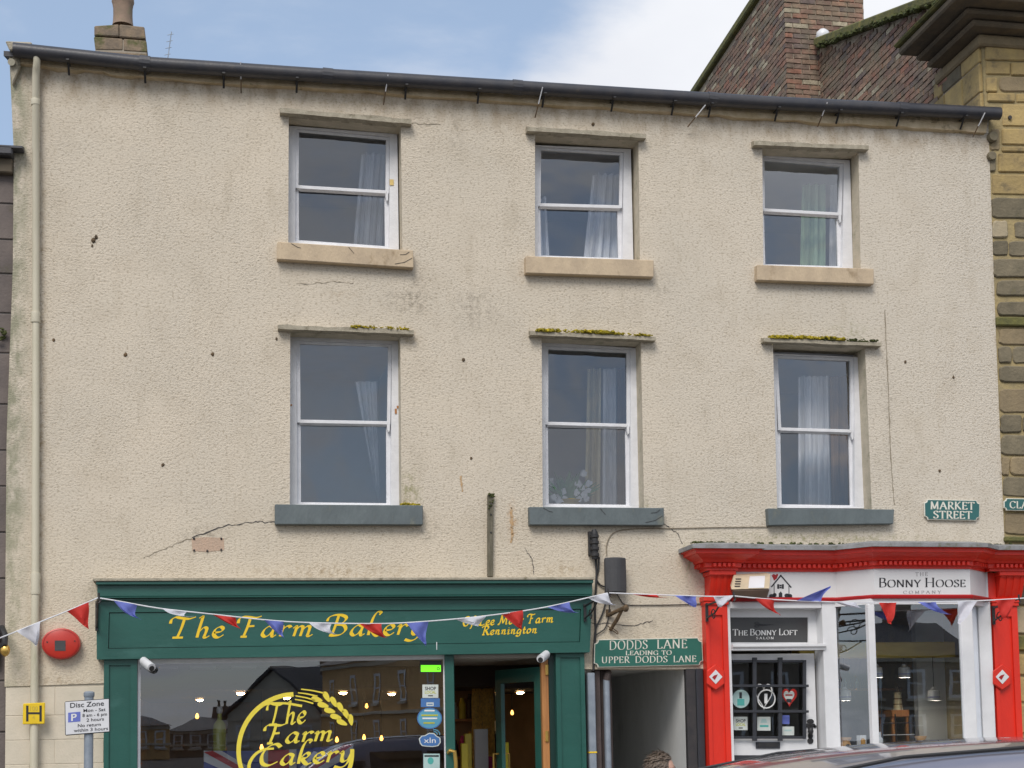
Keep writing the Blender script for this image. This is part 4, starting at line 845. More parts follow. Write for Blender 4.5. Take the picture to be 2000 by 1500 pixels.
# cornice: projecting steps round the front with a return along the side
XC = PX(1750, 108, XA-.75)
def corn(out_f, out_s, yb, z0, z1, name, m, bev=.02):
    part(name, MB().box(XA-out_s, XA+7, -out_f, yb, z0, z1), m, sb, bev=bev)
zs = ZT
corn(.05, .04, 1.0, zs-.13, zs-.002, 'frieze', M['bstone'])
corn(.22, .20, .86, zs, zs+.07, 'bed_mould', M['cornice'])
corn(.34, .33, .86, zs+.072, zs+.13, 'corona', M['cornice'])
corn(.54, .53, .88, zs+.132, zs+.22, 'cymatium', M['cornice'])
corn(.60, .58, .90, zs+.222, zs+.27, 'gutter_ledge', M['mossy'])
part('roof', MB().hexa([(XA+.31, -.4, zs+.28), (XA+7, -.4, zs+.28), (XA+7, 4.0, cop_z(4.0)-.05), (XA+.31, 4.0, cop_z(4.0)-.05)], [(XA+.31, -.4, zs+.2), (XA+7, -.4, zs+.2), (XA+7, 4.0, zs+.2), (XA+.31, 4.0, zs+.2)]), M['slate'], sb)

# ------------------------------------------------------------------ the plum-grey house on the left
lh = thing('left_house', 'lower dark plum-grey stone house at the left edge with a mossy eave', 'house', (-3.5, 0, 0))
M['plum'] = mat('plum_stone', (.17, .14, .125), (.13, .108, .10), 4, .9, .5, 40, c3=(.10, .09, .06), s3=4, f3=.38, rnd=.08)
lx = P(26, 400, .04).x; lzt = P(10, 315, .04).z
part('wall', MB().box(-8.5, lx+.1, .05, 8, 0, lzt), mat('plum_joint', (.10, .088, .08)), lh)
ys = [318, 398, 468, 535, 612, 690, 790, 880, 950, 1040, 1130, 1228, 1330, 1430, 1520]
for i, (a, b) in enumerate(zip(ys, ys[1:])):
    z1, z0 = P(10, a, .04).z-.006, P(10, b, .04).z+.006; x = lx+.10; first = True
    while x > -3.4:
        w_ = random.uniform(.45, .8)*(.55 if first and i % 2 else 1); part('stone', MB().box(x-w_+.006, x-.006 if not first else x, .04-random.uniform(0, .006), .12, z0, z1), M['plum'], lh, bev=.008); x -= w_; first = False
part('eave', MB().box(-8.5, P(24, 300, -.14).x, -.14, .1, lzt, lzt+.09), M['gutter'], lh, bev=.015)
part('eaves_course', MB().box(-8.5, P(24, 310, -.05).x, -.05, .1, lzt-.14, lzt), M['cornice'], lh, bev=.01)
part('roof', MB().hexa([(-8.5, -.14, lzt+.09), (lx+.10, -.14, lzt+.09), (lx+.10, 4, lzt+1.3), (-8.5, 4, lzt+1.3)], [(-8.5, -.14, lzt+.07), (lx+.10, -.14, lzt+.07), (lx+.10, 4, lzt+.1), (-8.5, 4, lzt+.1)]), M['slate'], lh)
moss_run(lh, [P(0, 665, .02), P(7, 655, .02), P(6, 640, .02)], M['darkmoss'], 14, (.01, .03))
# old iron bracket on that house
br = thing('wall_bracket', 'black iron lamp bracket with a brass tip on the dark house at far left', 'bracket', P(2, 1260, -.02))
part('plate', MB().box(*(lambda a, b: (a.x, b.x, -.04, .04, b.z, a.z))(P(-14, 1223, -.02), P(-2, 1300, -.02))), M['iron'], br, bev=.005)
part('arm', MB().tube([P(-8, 1230, -.04), P(4, 1226, -.12), P(10, 1240, -.2), P(9, 1258, -.22), P(2, 1262, -.2)], .028, 8), M['iron'], br, smooth=True)
part('tip', MB().blob(P(10, 1270, -.2), .045, 8, 6, (1, .8, 1.3), .05), M['brass'], br, smooth=True)

# ------------------------------------------------------------------ across the market place: what the shop panes mirror
def opp(px, py, Ym, yg=-.02):
    p = P(px, py, Ym); return V((p.x, 2*yg-p.y, p.z))
M['oppstone'] = mat('opposite_sandstone', (.72, .45, .20), (.60, .37, .16), .6, .9, .3, 6, c3=(.50, .30, .13), s3=.5, f3=.45)
M['oppcream'] = mat('opposite_render', (.66, .60, .48), (.58, .52, .42), .5, .9)
M['oppdark'] = mat('opposite_grey', (.28, .23, .18), (.22, .18, .14), .5, .9)
M['winpane'] = mat('far_pane', (.05, .055, .065), None, 4, .08)
def opp_house(name, label, A, B, z1, ridge, m, wins, depth=8, chim=(), gable=False, rows=((.18, .42), (.58, .86))):
    """front from A to B (plan points as the photo's side sees them), eaves z1, ridge height above"""
    A, B = V((A.x, A.y, -.1)), V((B.x, B.y, -.1)); ux = (B-A).normalized(); back = V((ux.y, -ux.x, 0)); back = back if back.y < 0 else -back
    t = thing(name, label, 'house', (A+B)/2, 'houses across the market place'); up = V((0, 0, 1)); h = up*(z1+.1)
    part('wall', MB().hexa([A, B, B+h, A+h], [A+back*depth, B+back*depth, B+back*depth+h, A+back*depth+h]), m, t)
    if gable:
        mid = (A+B)/2+h+up*ridge; r = MB().add([A+h, B+h, mid, A+h+back*depth, B+h+back*depth, mid+back*depth], [(0, 1, 2), (5, 4, 3)]); part('gable', r, m, t)
        rf = MB(); o = back*-.3
        for e, s in ((A, -1), (B, 1)):
            p = e+h+ux*s*.4-up*.3
            rf.prism([p+o, mid+up*.05+o, mid+up*.05+back*depth, p+back*depth], up*.2)
        part('roof', rf, M['slate'], t)
    else:
        q = A+h+back*depth*.5+up*ridge; w = B+h+back*depth*.5+up*ridge; ov = back*-.35-up*.1
        part('roof', MB().add([A+h+ov, B+h+ov, w, q, A+h+back*depth, B+h+back*depth], [(0, 1, 2, 3), (3, 2, 5, 4), (0, 3, 4), (1, 5, 2), (0, 4, 5, 1)]), M['slate'], t)
    Lw = (B-A).length
    for v_, hh in ((.98, .22), (.5, .16)):
        a_, b_ = A+up*(z1*v_), B+up*(z1*v_); part('string_course', MB().hexa([a_-back*.12, b_-back*.12, b_-back*.12-up*hh, a_-back*.12-up*hh], [a_, b_, b_-up*hh, a_-up*hh]), M['oppcream'], t)
    for (v0, v1) in rows:
        for k in range(wins):
            c = A+ux*Lw*(k+.5)/wins; f = back*-.03; hw = .52
            q = [c-ux*hw+f+up*(z1*v1), c+ux*hw+f+up*(z1*v1), c+ux*hw+f+up*(z1*v0), c-ux*hw+f+up*(z1*v0)]
            i_ = subq(q, .17, .83, .10, .90); fr = MB().ring(q, i_); o_ = back*.08; fr.ring(i_, [p+o_ for p in i_]); mr = subq(i_, 0, 1, .47, .53); fr.add([p-f*.2 for p in mr], [(0, 1, 2, 3)])
            w_ = part('window', fr, M['white'], t); part('pane', MB().add([p+o_*.6 for p in i_], [(0, 1, 2, 3)]), M['winpane'], w_)
            part('sill', MB().hexa([q[3]-ux*.1, q[2]+ux*.1, q[2]+ux*.1-up*.14, q[3]-ux*.1-up*.14], [q[3]-ux*.1-back*.12, q[2]+ux*.1-back*.12, q[2]+ux*.1-back*.12-up*.14, q[3]-ux*.1-back*.12-up*.14]), M['oppcream'], w_)
    for u, ch_, wd in chim:
        c = A+ux*Lw*u+back*depth*.5+h+up*(ridge-.4); a, b_ = ux*wd/2, back*.4
        st = part('chimney', MB().hexa([c-a-b_, c+a-b_, c+a+b_, c-a+b_], [p+up*(ch_+.4) for p in (c-a-b_, c+a-b_, c+a+b_, c-a+b_)]), M['brick'], t)
        for k in range(max(2, int(wd/.45))):
            pc_ = c-a+ux*(k+.5)*wd/max(2, int(wd/.45))+up*(ch_+.4); part('chimney_pot', MB().lathe(pc_, [(.14, 0), (.11, .3), (.14, .5)], 8), M['chimstone'], st)
    return t
a, b = opp(630, 1400, 82), opp(1010, 1400, 52)
opp_house('terrace_house', 'brown sandstone terrace with two rows of white sash windows across the market place', a, b, 6.0, 2.2, M['oppstone'], 7, chim=((.25, 1.6, 1.6), (.75, 1.6, 1.6)))
a, b = opp(445, 1400, 88), opp(628, 1400, 84)
opp_house('gabled_house', 'cream rendered gabled house with a steep dark roof across the market place', a, b, 3.0, 3.0, M['oppcream'], 3, gable=True, rows=((.3, .8),), chim=((.78, .9, 1.2),))
a, b = opp(330, 1400, 112), opp(470, 1400, 108)
opp_house('dark_cottage', 'low grey stone cottage with a slate roof and broad chimney across the market place', a, b, 2.2, 1.0, M['oppdark'], 4, rows=((.35, .85),), chim=((.35, .9, 1.3), (.9, .8, 1.0)))
a, b = opp(180, 1400, 100), opp(330, 1400, 106)
opp_house('brown_cottage', 'low brown stone cottage at the far corner of the market place', a, b, 2.6, .9, M['oppstone'], 4, rows=((.35, .85),), chim=((.15, 1.0, 1.2), (.7, .9, 1.0)))
a, b = opp(1030, 1400, 60), opp(1900, 1400, 62)
opp_house('long_terrace', 'long grey sandstone terrace facing the shops from across the market place', a, b, 5.4, 2.0, M['oppdark'], 10, chim=((.1, 1.4, 1.4), (.5, 1.4, 1.4), (.9, 1.4, 1.4)))
# ------------------------------------------------------------------ the green bakery front
bk = thing('bakery_shopfront', 'dark green bakery shopfront with yellow script lettering and a logo on the glass', 'shopfront', P(680, 1700, 0))
def dn(p, z=0.0): return V((p[0], p[1], z))
def band(x0, ya0, x1, ya1, yb0, yb1, yf, d): return MB().slab([P(x0, ya0, yf), P(x1, ya1, yf), P(x1, yb1, yf), P(x0, yb0, yf)], d)
part('flashing', band(181, 1129, 1161, 1127, 1135, 1132, -.25, .26), M['hood'], bk, bev=.004)
part('cornice', band(187, 1135, 1159, 1132, 1142, 1139, -.235, .24), M['green'], bk, bev=.006)
part('cornice', band(190, 1142, 1157, 1139, 1165, 1161, -.19, .2), M['green'], bk, bev=.004)
part('fillet', band(189, 1165.5, 1157, 1161.5, 1168, 1164, -.215, .2), M['green'], bk, bev=.004)
part('fillet', band(190, 1169, 1157, 1165, 1173, 1169, -.17, .17), M['green'], bk, bev=.003)
FQ = [P(188, 1173.5, -.13), P(1156, 1169.5, -.13), P(1152, 1274, -.13), P(189, 1288, -.13)]
IQ = [P(213, 1196, -.13), P(1135, 1189, -.13), P(1133, 1254, -.13), P(211, 1267, -.13)]
part('fascia', MB().frame(FQ, IQ, .13), M['green'], bk, bev=.002)
part('fascia_panel', MB().slab([p+V((0, .012, 0)) for p in inset(IQ, .006, .006, .006, .006)], .05), M['green'], bk)
part('fascia_back', MB().slab([p+V((0, .03, 0)) for p in IQ], .02), M['greendark'], bk)
FYP = -.1195
def ft(px, py): return P(px, py, FYP)
lettering('The Farm Bakery', ft(328, 1246), ft(828, 1239), ft(328, 1205), M['yellow'], bk, 'script', .15, .04, 42, .05, .16, .40)
lettering('Of Lee Moor Farm', ft(903, 1223), ft(1081, 1215), ft(903, 1205), M['yellow'], bk, 'script', .20, .10, 42, .08, .12, .36)
lettering('Rennington', ft(940, 1240), ft(1049, 1236), ft(940, 1223), M['yellow'], bk, 'script', .20, .10, 42, .08, .12, .36)
mk = MB(); q = P(853, 1262, -.1315); mk.slab([q+V((-.004, 0, .04)), q+V((.004, 0, .04)), q+V((.003, 0, -.035)), q+V((-.003, 0, -.035))], .002); part('paint_scratch', mk, M['white'], bk)
# soffit under the fascia, pilasters, posts
part('soffit', MB().box(FQ[3].x+.02, FQ[2].x-.02, -.12, .06, FQ[2].z-.005, FQ[2].z+.02), M['greendark'], bk)  # underside coloured darker to stand for the shadow below the fascia
def pilaster(x0, x1, ytop, y, name='pilaster', m='green', par=None, ix0=None, ix1=None, itop=None, par_label=None):
    a, b = P(x0, ytop, y), P(x1, ytop, y); q = [a, b, dn(b), dn(a)]; c, d = P(ix0, itop, y), P(ix1, itop, y); iq = [c, d, dn(d, .3), dn(c, .3)]
    o = part(name, MB().frame(q, iq, .1-y if y < 0 else .1), M[m], par, bev=.004)
    part('panel', MB().slab([p+V((0, .018, 0)) for p in inset(iq, -.001, -.001, -.001, -.001)], .03), M[m], o)
    return o
pilaster(203, 268, 1288, -.08, par=bk, ix0=213, ix1=255, itop=1299)
pilaster(1085, 1141, 1273, -.08, par=bk, ix0=1094, ix1=1133, itop=1284)
zh = lambda px: P(px, 1288-(px-189)*.0146, 0).z
a, b = P(272, 1296, 0), P(867, 1286, 0)
GQ = [a, b, dn(b, .55), dn(a, .55)]
part('window_frame', MB().frame([a+V((-.02, -.02, .1)), b+V((.03, -.02, .1)), dn(b, .45)+V((.03, -.02, 0)), dn(a, .45)+V((-.02, -.02, 0))], inset(GQ, .012, .008, .008, .01), .06), M['sash'], bk)
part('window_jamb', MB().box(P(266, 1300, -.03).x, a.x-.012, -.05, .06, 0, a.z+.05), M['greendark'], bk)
part('pane', MB().add([p+V((0, .005, 0)) for p in GQ], [(0, 1, 2, 3)]), M['shopglass'], bk)
part('stall_riser', MB().box(a.x-.03, b.x+.03, -.03, .1, 0, .48), M['green'], bk)
part('mullion', MB().box(P(869, 1300, -.05).x, P(887, 1300, -.05).x, -.05, .07, 0, b.z+.06), M['green'], bk, bev=.006)
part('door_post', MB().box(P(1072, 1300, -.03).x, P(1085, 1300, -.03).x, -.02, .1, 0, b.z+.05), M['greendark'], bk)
dw = part('door_jamb', MB().box(P(1057, 1300, -.0).x, P(1070, 1300, -.0).x, -.01, .06, 0, P(1060, 1288, 0).z), M['wood'], bk)
for py in (1308, 1438): c = P(1069, py, -.02); part('hinge', MB().box(c.x-.02, c.x+.012, -.03, .0, c.z-.055, c.z+.055), M['brass'], dw, bev=.006)
# brass pull bar on the mullion
c = P(884, 1468, -.12); part('pull_handle', MB().tube([V((c.x-.03, -.05, c.z-.01)), V((c.x-.02, -.10, c.z+.01)), V((c.x+.02, -.12, c.z)), V((c.x+.03, -.12, c.z-.1)), V((c.x+.03, -.12, c.z-.6)), V((c.x-.0, -.05, c.z-.65))], .02, 8), M['brass'], bk, smooth=True)
# the open door leaf, swung inwards from the right jamb
H = P(1056, 1400, .06); E_ = P(968, 1400, .86); zt_ = 2.36
ux = (V((E_.x, E_.y, 0))-V((H.x, H.y, 0))); un = ux.normalized(); nn = V((un.y, -un.x, 0))*.045
def lq(u0, u1, z0, z1): return [V((H.x, H.y, 0))+ux*u0+V((0, 0, z1)), V((H.x, H.y, 0))+ux*u1+V((0, 0, z1)), V((H.x, H.y, 0))+ux*u1+V((0, 0, z0)), V((H.x, H.y, 0))+ux*u0+V((0, 0, z0))]
df = MB(); A_, B_ = lq(0, 1, .02, zt_), lq(.13, .87, .9 if False else 1.30, zt_-.14); df.ring(A_, B_); A2, B2 = [p+nn for p in A_], [p+nn for p in B_]; df.ring(A2, B2); df.ring(A_, A2); df.ring(B_, B2)
door = part('door', df, M['green'], bk)
part('pane', MB().add([p+nn*.5 for p in B_], [(0, 1, 2, 3)]), M['shopglass'], door)
hp = lerp(lq(.93, .93, 1.0, 1.62)[0], lq(.93, .93, 1.0, 1.62)[2], .2); part('handle', MB().tube([hp-nn*.2, hp-nn*1.6, hp-nn*1.6-V((0, 0, .22)), hp-nn*.2-V((0, 0, .22))], .012, 6), M['brass'], door)
# window vinyl: the ring, the ear of wheat and the words
GY_ = -.002
def vt(px, py): return P(px, py, GY_)
def vstrip(pts, w0, w1=None, name='logo_ring', m='logo', closed=False):
    p2 = smooth_pts(pts, 6); mb = MB(); L1 = []; L2 = []; n = len(p2)
    for i, p in enumerate(p2):
        t = (p2[min(i+1, n-1)]-p2[max(i-1, 0)]).normalized(); f = i/(n-1); w = (w0+((w1 if w1 is not None else w0)-w0)*f)/2
        L1.append(vt(p.x-t.y*w, p.y+t.x*w)); L2.append(vt(p.x+t.y*w, p.y-t.x*w))
    mb.add(L1+L2, [(i, i+1, n+i+1, n+i) for i in range(n-1)]); return part(name, mb, M[m], bk)
ring = []
cxr, cyr, rr_ = 577, 1467, 111
pts = [(cxr+rr_*math.cos(math.radians(a)), cyr+rr_*math.sin(math.radians(a))) for a in range(-94, -365, -9)]
pts = [(cxr+rr_*math.cos(math.radians(a)), cyr+rr_*1.0*math.sin(math.radians(a))) for a in [-92-9*k for k in range(31)]]
vstrip(pts, 9, 8)
GY_ = -.003
vstrip([(590, 1379), (560, 1374), (530, 1374), (505, 1382), (490, 1396)], 5, 2, 'logo_flourish')
vstrip([(535, 1462), (515, 1464), (498, 1474), (487, 1492), (489, 1510), (505, 1522)], 4, 8, 'logo_flourish')
for k, (p0, p1) in enumerate((((588, 1346), (634, 1354)), ((582, 1353), (620, 1360)), ((577, 1359), (616, 1368)), ((576, 1366), (612, 1374)))): vstrip([p0, ((p0[0]+p1[0])/2, (p0[1]+p1[1])/2-1), p1], 2.2, 3, 'wheat_awn')
def grain(cx, cy, ang, l=11.5, w=5.2):
    ca, sa = math.cos(math.radians(ang)), math.sin(math.radians(ang)); q = []
    for k in range(12):
        a = 2*math.pi*k/12; x = l*math.cos(a); y = w*math.sin(a)*(1-.35*math.cos(a)); q.append(vt(cx+x*ca-y*sa, cy+x*sa+y*ca))
    part('wheat_grain', MB().slab(q, .001), M['logo'], bk)
for cx, cy in ((638, 1361), (652, 1371), (665, 1382), (676, 1395), (685, 1406)): grain(cx, cy, 62 if cx < 680 else 80)
for cx, cy in ((619, 1366), (631, 1377), (644, 1388), (656, 1400), (668, 1411)): grain(cx, cy, 14 if cx < 660 else 25)
lettering('The', vt(519, 1417), vt(597, 1411), vt(519, 1374), M['logo'], bk, 'script', .17, .05, 42, .03, .12)
lettering('Farm', vt(513, 1453), vt(652, 1446), vt(513, 1415), M['logo'], bk, 'script', .17, .05, 42, .03, .14)
lettering('Cakery', vt(503, 1496), vt(690, 1486), vt(503, 1456), M['logo'], bk, 'script', .17, .05, 42, .03, .14)
# stickers and the little green sign by the mullion
M['stickblue'] = mat('sticker_blue', (.06, .17, .42)); M['stickcyan'] = mat('sticker_cyan', (.10, .34, .50)); M['stickwhite'] = mat('sticker_white', (.62, .66, .62)); M['stickteal'] = mat('sticker_teal', (.08, .40, .36)); M['stickpale'] = mat('sticker_pale', (.42, .58, .56)); M['sticklime'] = mat('sticker_lime', (.50, .50, .03))
def rect(x0, y0, x1, y1, y, sk=0): return [P(x0, y0, y), P(x1, y0+sk, y), P(x1, y1+sk, y), P(x0, y1, y)]
def stick(Q, m, name='sticker', par=None, d=.0015): return part(name, MB().slab(Q, d), M[m], par or bk)
def ell(cx, cy, rx, ry, y, n=20): return [P(cx+rx*math.cos(2*math.pi*k/n), cy+ry*math.sin(2*math.pi*k/n), y) for k in range(n)]
M['ledgreen'] = emit('led_green', (.18, .85, .02), .75)
ls_ = part('led_sign', MB().slab(rect(820, 1290, 863, 1314, -.004), .012), M['lining'], bk); part('display', MB().slab(rect(822, 1299, 861, 1312, -.007), .002), M['ledgreen'], ls_)
part('mark', MB().ring(ell(856, 1306, 3, 3, -.0085, 12), ell(856, 1306, 1.8, 1.8, -.0085, 12)), M['lining'], ls_)
def shop_local(x0, y0, x1, y1, y, par):
    s = stick(rect(x0, y0, x1, y1, y), 'stickwhite', par=par); w = x1-x0; h = y1-y0; yy = y-.001
    sans('SHOP', P(x0+.16*w, y0+.42*h, yy), P(x1-.14*w, y0+.42*h, yy), P(x0+.16*w, y0+.16*h, yy), M['ink'], s, bold=.02)
    sans('LOCAL', P(x0+.16*w, y0+.68*h, yy), P(x1-.14*w, y0+.68*h, yy), P(x0+.16*w, y0+.46*h, yy), M['sticklime'], s, bold=.02)
    part('mark', MB().slab(rect(x0+.36*w, y0+.80*h, x1-.34*w, y0+.88*h, yy), .0006), M['ink'], s); return s
shop_local(825, 1337, 856, 1363, -.003, bk)
s = stick(rect(822, 1364, 859, 1381, -.003), 'stickblue'); part('mark', MB().slab(rect(833, 1372, 847, 1379, -.004), .001), M['stickwhite'], s); part('mark', MB().slab(rect(835, 1374.5, 845, 1376.5, -.0055), .001), M['stickblue'], s)
s = stick(ell(839, 1403, 24.5, 21, -.003), 'stickcyan'); part('rim', MB().ring(ell(839, 1403, 24.5, 21, -.0045), ell(839, 1403, 22.5, 19, -.0045)), M['stickblue'], s)
for t, py, x0, x1, m in ((0, 1391, 827, 851, 'white_ink'), (1, 1400, 821, 857, 'sticklime'), (2, 1406, 823, 856, 'white_ink'), (3, 1415, 825, 851, 'sticklime')): part('mark', MB().slab(rect(x0+2, py-4.5, x1-2, py-1.5, -.0055), .0008), M[m], s)
cl = [(820, 1452), (818, 1443), (823, 1437), (830, 1436), (838, 1431), (848, 1432), (854, 1438), (860, 1441), (861, 1450), (856, 1457), (845, 1459), (832, 1458), (824, 1457)]
s = stick([P(x, y, -.003) for x, y in cl], 'stickwhite'); part('mark', MB().slab([P(840+(x-840)*.9, 1446+(y-1446)*.86, -.0045) for x, y in cl], .001), M['stickblue'], s); sans('xln', P(828, 1451, -.006), P(851, 1451, -.006), P(828, 1440, -.006), M['white_ink'], s)
for r in (5, 9): vstrip([(848+r*math.cos(math.radians(a))*1.2, 1434+r*math.sin(math.radians(a))) for a in (-100, -60, -20, 10)], 1.8, None, 'sticker_arc', 'stickcyan')
s = stick(rect(827, 1472, 859, 1503, -.003), 'stickpale'); part('mark', MB().slab(ell(841, 1486, 6, 7, -.0045, 12), .001), M['stickteal'], s); part('mark', MB().slab(rect(829, 1475, 857, 1478, -.0045), .001), M['ink'], s)

# inside the bakery
bx0, bx1 = P(212, 1400, 0).x, P(1138, 1400, 0).x-.03
rm = MB().box(bx0, bx1, .11, 8.5, 0, 2.45); rm.f = rm.f[1:]
M['shopwall'] = mat('shop_wall', (.34, .21, .11), (.22, .14, .07), 1.5, .9); M['bulkhead'] = mat('bulkhead', (.06, .045, .035), None, 3, .9); M['shopceil'] = mat('shop_ceiling', (.55, .52, .47), None, 2, .9); M['shopfloor'] = mat('shop_floor', (.16, .09, .05), None, 3, .6)
part('room', MB().add([(bx0, .1, 0), (bx1, .1, 0), (bx1, 8.5, 0), (bx0, 8.5, 0), (bx0, .1, 2.45), (bx1, .1, 2.45), (bx1, 8.5, 2.45), (bx0, 8.5, 2.45)], [(0, 3, 7, 4), (1, 5, 6, 2), (2, 6, 7, 3)]), M['shopwall'], house)
part('ceiling', MB().box(bx0, bx1, .08, 8.5, 2.452, 2.5), M['shopceil'], house); part('lower_ceiling', MB().box(bx0+.002, bx1-.002, 1.75, 8.49, 2.222, 2.448), M['bulkhead'], house); part('inner_panel', MB().box(bx1-.02, bx1-.004, .25, 7.0, .02, 2.2), M['shopceil'], house); part('inner_trim', MB().box(bx1-.035, bx1-.021, 1.55, 1.62, .02, 2.2), M['plate'], house)
for k, px in enumerate((324, 398, 475, 545)):
    a = PZ(px-24, 1313, 2.42); b = PZ(px+24, 1309, 2.42); part('ceiling_strip', MB().box(a.x, b.x, 1.2, 1.5, 2.425, 2.45), M['plate'], house); part('shop_floor', MB().box(bx0, bx1, -.05, 8.5, .004, .012), M['shopfloor'], house)
part('inner_wall', MB().add([(bx0-.3, .105, 2.46), (bx1+.3, .105, 2.46), (bx1+.3, .105, 3.2), (bx0-.3, .105, 3.2)], [(0, 1, 2, 3)]), M['shopwall'], house)
M['bulb'] = emit('warm_bulb', (1.0, .42, .08), 4.5); M['spot'] = emit('warm_spot', (1.0, .66, .32), 48)
dl = None
for i, (px, py) in enumerate([(712, 1306), (470, 1353), (670, 1352), (765, 1354), (560, 1362), (390, 1366), (950, 1356)]):
    c = PZ(px, py, 2.435 if i == 0 else 2.205)
    if c.y > 8.3: c.y = 8.0
    t = thing('downlight', 'warm ceiling downlight '+['nearest the window, above the stone terrace mirrored in it', 'far back, left of the logo ring', 'far back, just right of the wheat logo', 'far back, nearest the small green lit sign', 'far back, right above the logo ring', 'far back at the left of the bakery window', 'seen through the bakery doorway'][i], 'ceiling light', c, 'downlights in the bakery ceiling')
    part('rim', MB().lathe(c, [(.055, .016), (.075, .0), (.055, -.004)], 14, caps=False), M['brass'], t); part('lamp', MB().lathe(c, [(.0, -.028), (.035, -.02), (.05, .0), (.05, .006), (0, .006)], 14), M['spot'], t)
for i, (px, py, yy, lb) in enumerate([(711, 1441, 3.5, 'orange pendant bulb glowing at the centre of the bakery window'), (745, 1443, 3.0, 'brightest pendant bulb, right of the wheat logo'), (658, 1446, 2.5, 'pendant bulb glowing through the end of the word Farm'), (511, 1461, 2.0, 'pendant bulb glowing beside the flag and the logo ring'), (385, 1400, 3.0, 'pendant bulb at the left of the bakery window'), (716, 1380, 5.0, 'small far pendant bulb above the orange ones')]):
    c = P(px, py, yy); t = thing('pendant_bulb', lb, 'lamp', c, 'bare bulbs hanging in the bakery')
    part('bulb', MB().lathe(c, [(0, -.024), (.015, -.017), (.021, 0), (.015, .02), (.008, .04)], 12), M['bulb'], t, smooth=True); part('flex', MB().tube([c+V((0, 0, .04)), V((c.x, c.y, 2.22))], .005, 5), M['cable'], t)
# flag across the foot of the window
fg = thing('union_flag', 'red, white and blue crossed flag draped across the foot of the bakery window', 'flag', P(545, 1610, .16))
def fp(u, v, k): return P(398+292*u, 1466-14*u+150*v+6*math.sin(u*3.1), .16-.004*k)+V((0, .012*math.sin(u*9), 0))
def fband(pts, m, k, name, n=16):
    (u0, v0), (u1, v1), (u2, v2), (u3, v3) = pts; mb = MB()
    for i in range(n+1):
        f = i/n; mb.v += [fp(u0+(u1-u0)*f, v0+(v1-v0)*f, k), fp(u3+(u2-u3)*f, v3+(v2-v3)*f, k)]
    mb.f = [(2*i, 2*i+1, 2*i+3, 2*i+2) for i in range(n)]; part(name, mb, M[m], fg)
M['jackblue'] = mat('jack_blue', (.06, .09, .42)); M['jackred'] = mat('jack_red', (.62, .03, .04)); M['jackwhite'] = mat('jack_white', (.82, .82, .86))
fband([(0, 0), (1, 0), (1, 1), (0, 1)], 'jackblue', 0, 'field')
for a in (0, 1):
    z_ = lambda u, v: (1-u, v) if a else (u, v)
    fband([z_(0, 0), z_(.88, 1), z_(1, 1), z_(.12, 0)], 'jackwhite', 1+.3*a, 'white_diagonal'); fband([z_(0, 0), z_(1, .86), z_(1, 1), z_(0, .14)], 'jackwhite', 1.1+.3*a, 'white_diagonal')
    fband([z_(0, .02), z_(.94, 1), z_(1, 1), z_(.06, 0)], 'jackred', 1.8+.3*a, 'red_diagonal')
fband([(.38, 0), (.62, 0), (.62, 1), (.38, 1)], 'jackwhite', 3, 'white_cross'); fband([(0, .35), (1, .35), (1, .65), (0, .65)], 'jackwhite', 3.2, 'white_cross')
fband([(.43, 0), (.57, 0), (.57, 1), (.43, 1)], 'jackred', 4, 'red_cross'); fband([(0, .41), (1, .41), (1, .59), (0, .59)], 'jackred', 4.2, 'red_cross')
# bottle and display goods
bt = thing('bottle', 'tall pale yellow-green bottle left of the logo in the bakery window', 'bottle', P(429, 1466, .4))
c = P(429, 1466, .4); part('body', MB().lathe(c, [(.0, -.3), (.062, -.3), (.064, .20), (.055, .26), (.022, .30), (.02, .36)], 14), mat('bottle_lime', (.50, .50, .10), None, 4, .2), bt, smooth=True); part('stopper', MB().lathe(c, [(.024, .36), (.03, .38), (.028, .42), (0, .43)], 10), M['camwhite'], bt)
st = thing('display_table', 'dark wooden display table behind the bakery window', 'table', (bx0+1.3, .5, 0))
part('top', MB().box(bx0+.1, bx0+3.1, .3, .9, .95, 1.0), M['wood'], st)
for x in (bx0+.2, bx0+2.9):
    for y in (.38, .8): part('leg', MB().box(x-.03, x+.03, y-.03, y+.03, .015, .95), M['wood'], st)
for i, (px, col, lb) in enumerate([(300, (.34, .25, .14), 'brown cardboard cake box at the left end of the display table'), (345, (.40, .32, .22), 'paper goods box second from the left on the display table'), (378, (.08, .12, .12), 'dark green tin on the display table left of the bottle')]):
    c = P(px, 1480, .55); h = .26-.04*i; b_ = thing('cake_box', lb, 'box', (c.x, .55, 1.0)); part('box', MB().box(c.x-.1, c.x+.1, .45, .65, 1.002, 1.0+h+.12), mat('box_card', col, None, 8, .8), b_, bev=.006); part('lid', MB().box(c.x-.105, c.x+.105, .445, .655, 1.12+h, 1.15+h), mat('box_lid', tuple(min(1, q*1.3) for q in col), None, 8, .8), b_, bev=.004)
sh = thing('shelving', 'tall shelving stacked with jars and bottles seen through the bakery doorway', 'shelves', (P(930, 1500, 3.2).x, 3.4, 0))
sx0, sx1 = P(880, 1400, 3.2).x, P(975, 1400, 3.2).x
part('back_board', MB().box(sx0, sx1, 3.5, 3.53, .015, 2.3), M['shopwall'], sh)
for z in (.5, .95, 1.4, 1.85): part('shelf', MB().box(sx0, sx1, 3.2, 3.5, z, z+.03), M['wood'], sh)
jc = [mat('jar_%s' % n_, c_, None, 5, .3) for n_, c_ in (('amber', (.42, .2, .03)), ('yellow', (.7, .55, .05)), ('pink', (.5, .05, .18)), ('pale', (.5, .48, .44)), ('dark', (.05, .03, .03)))]
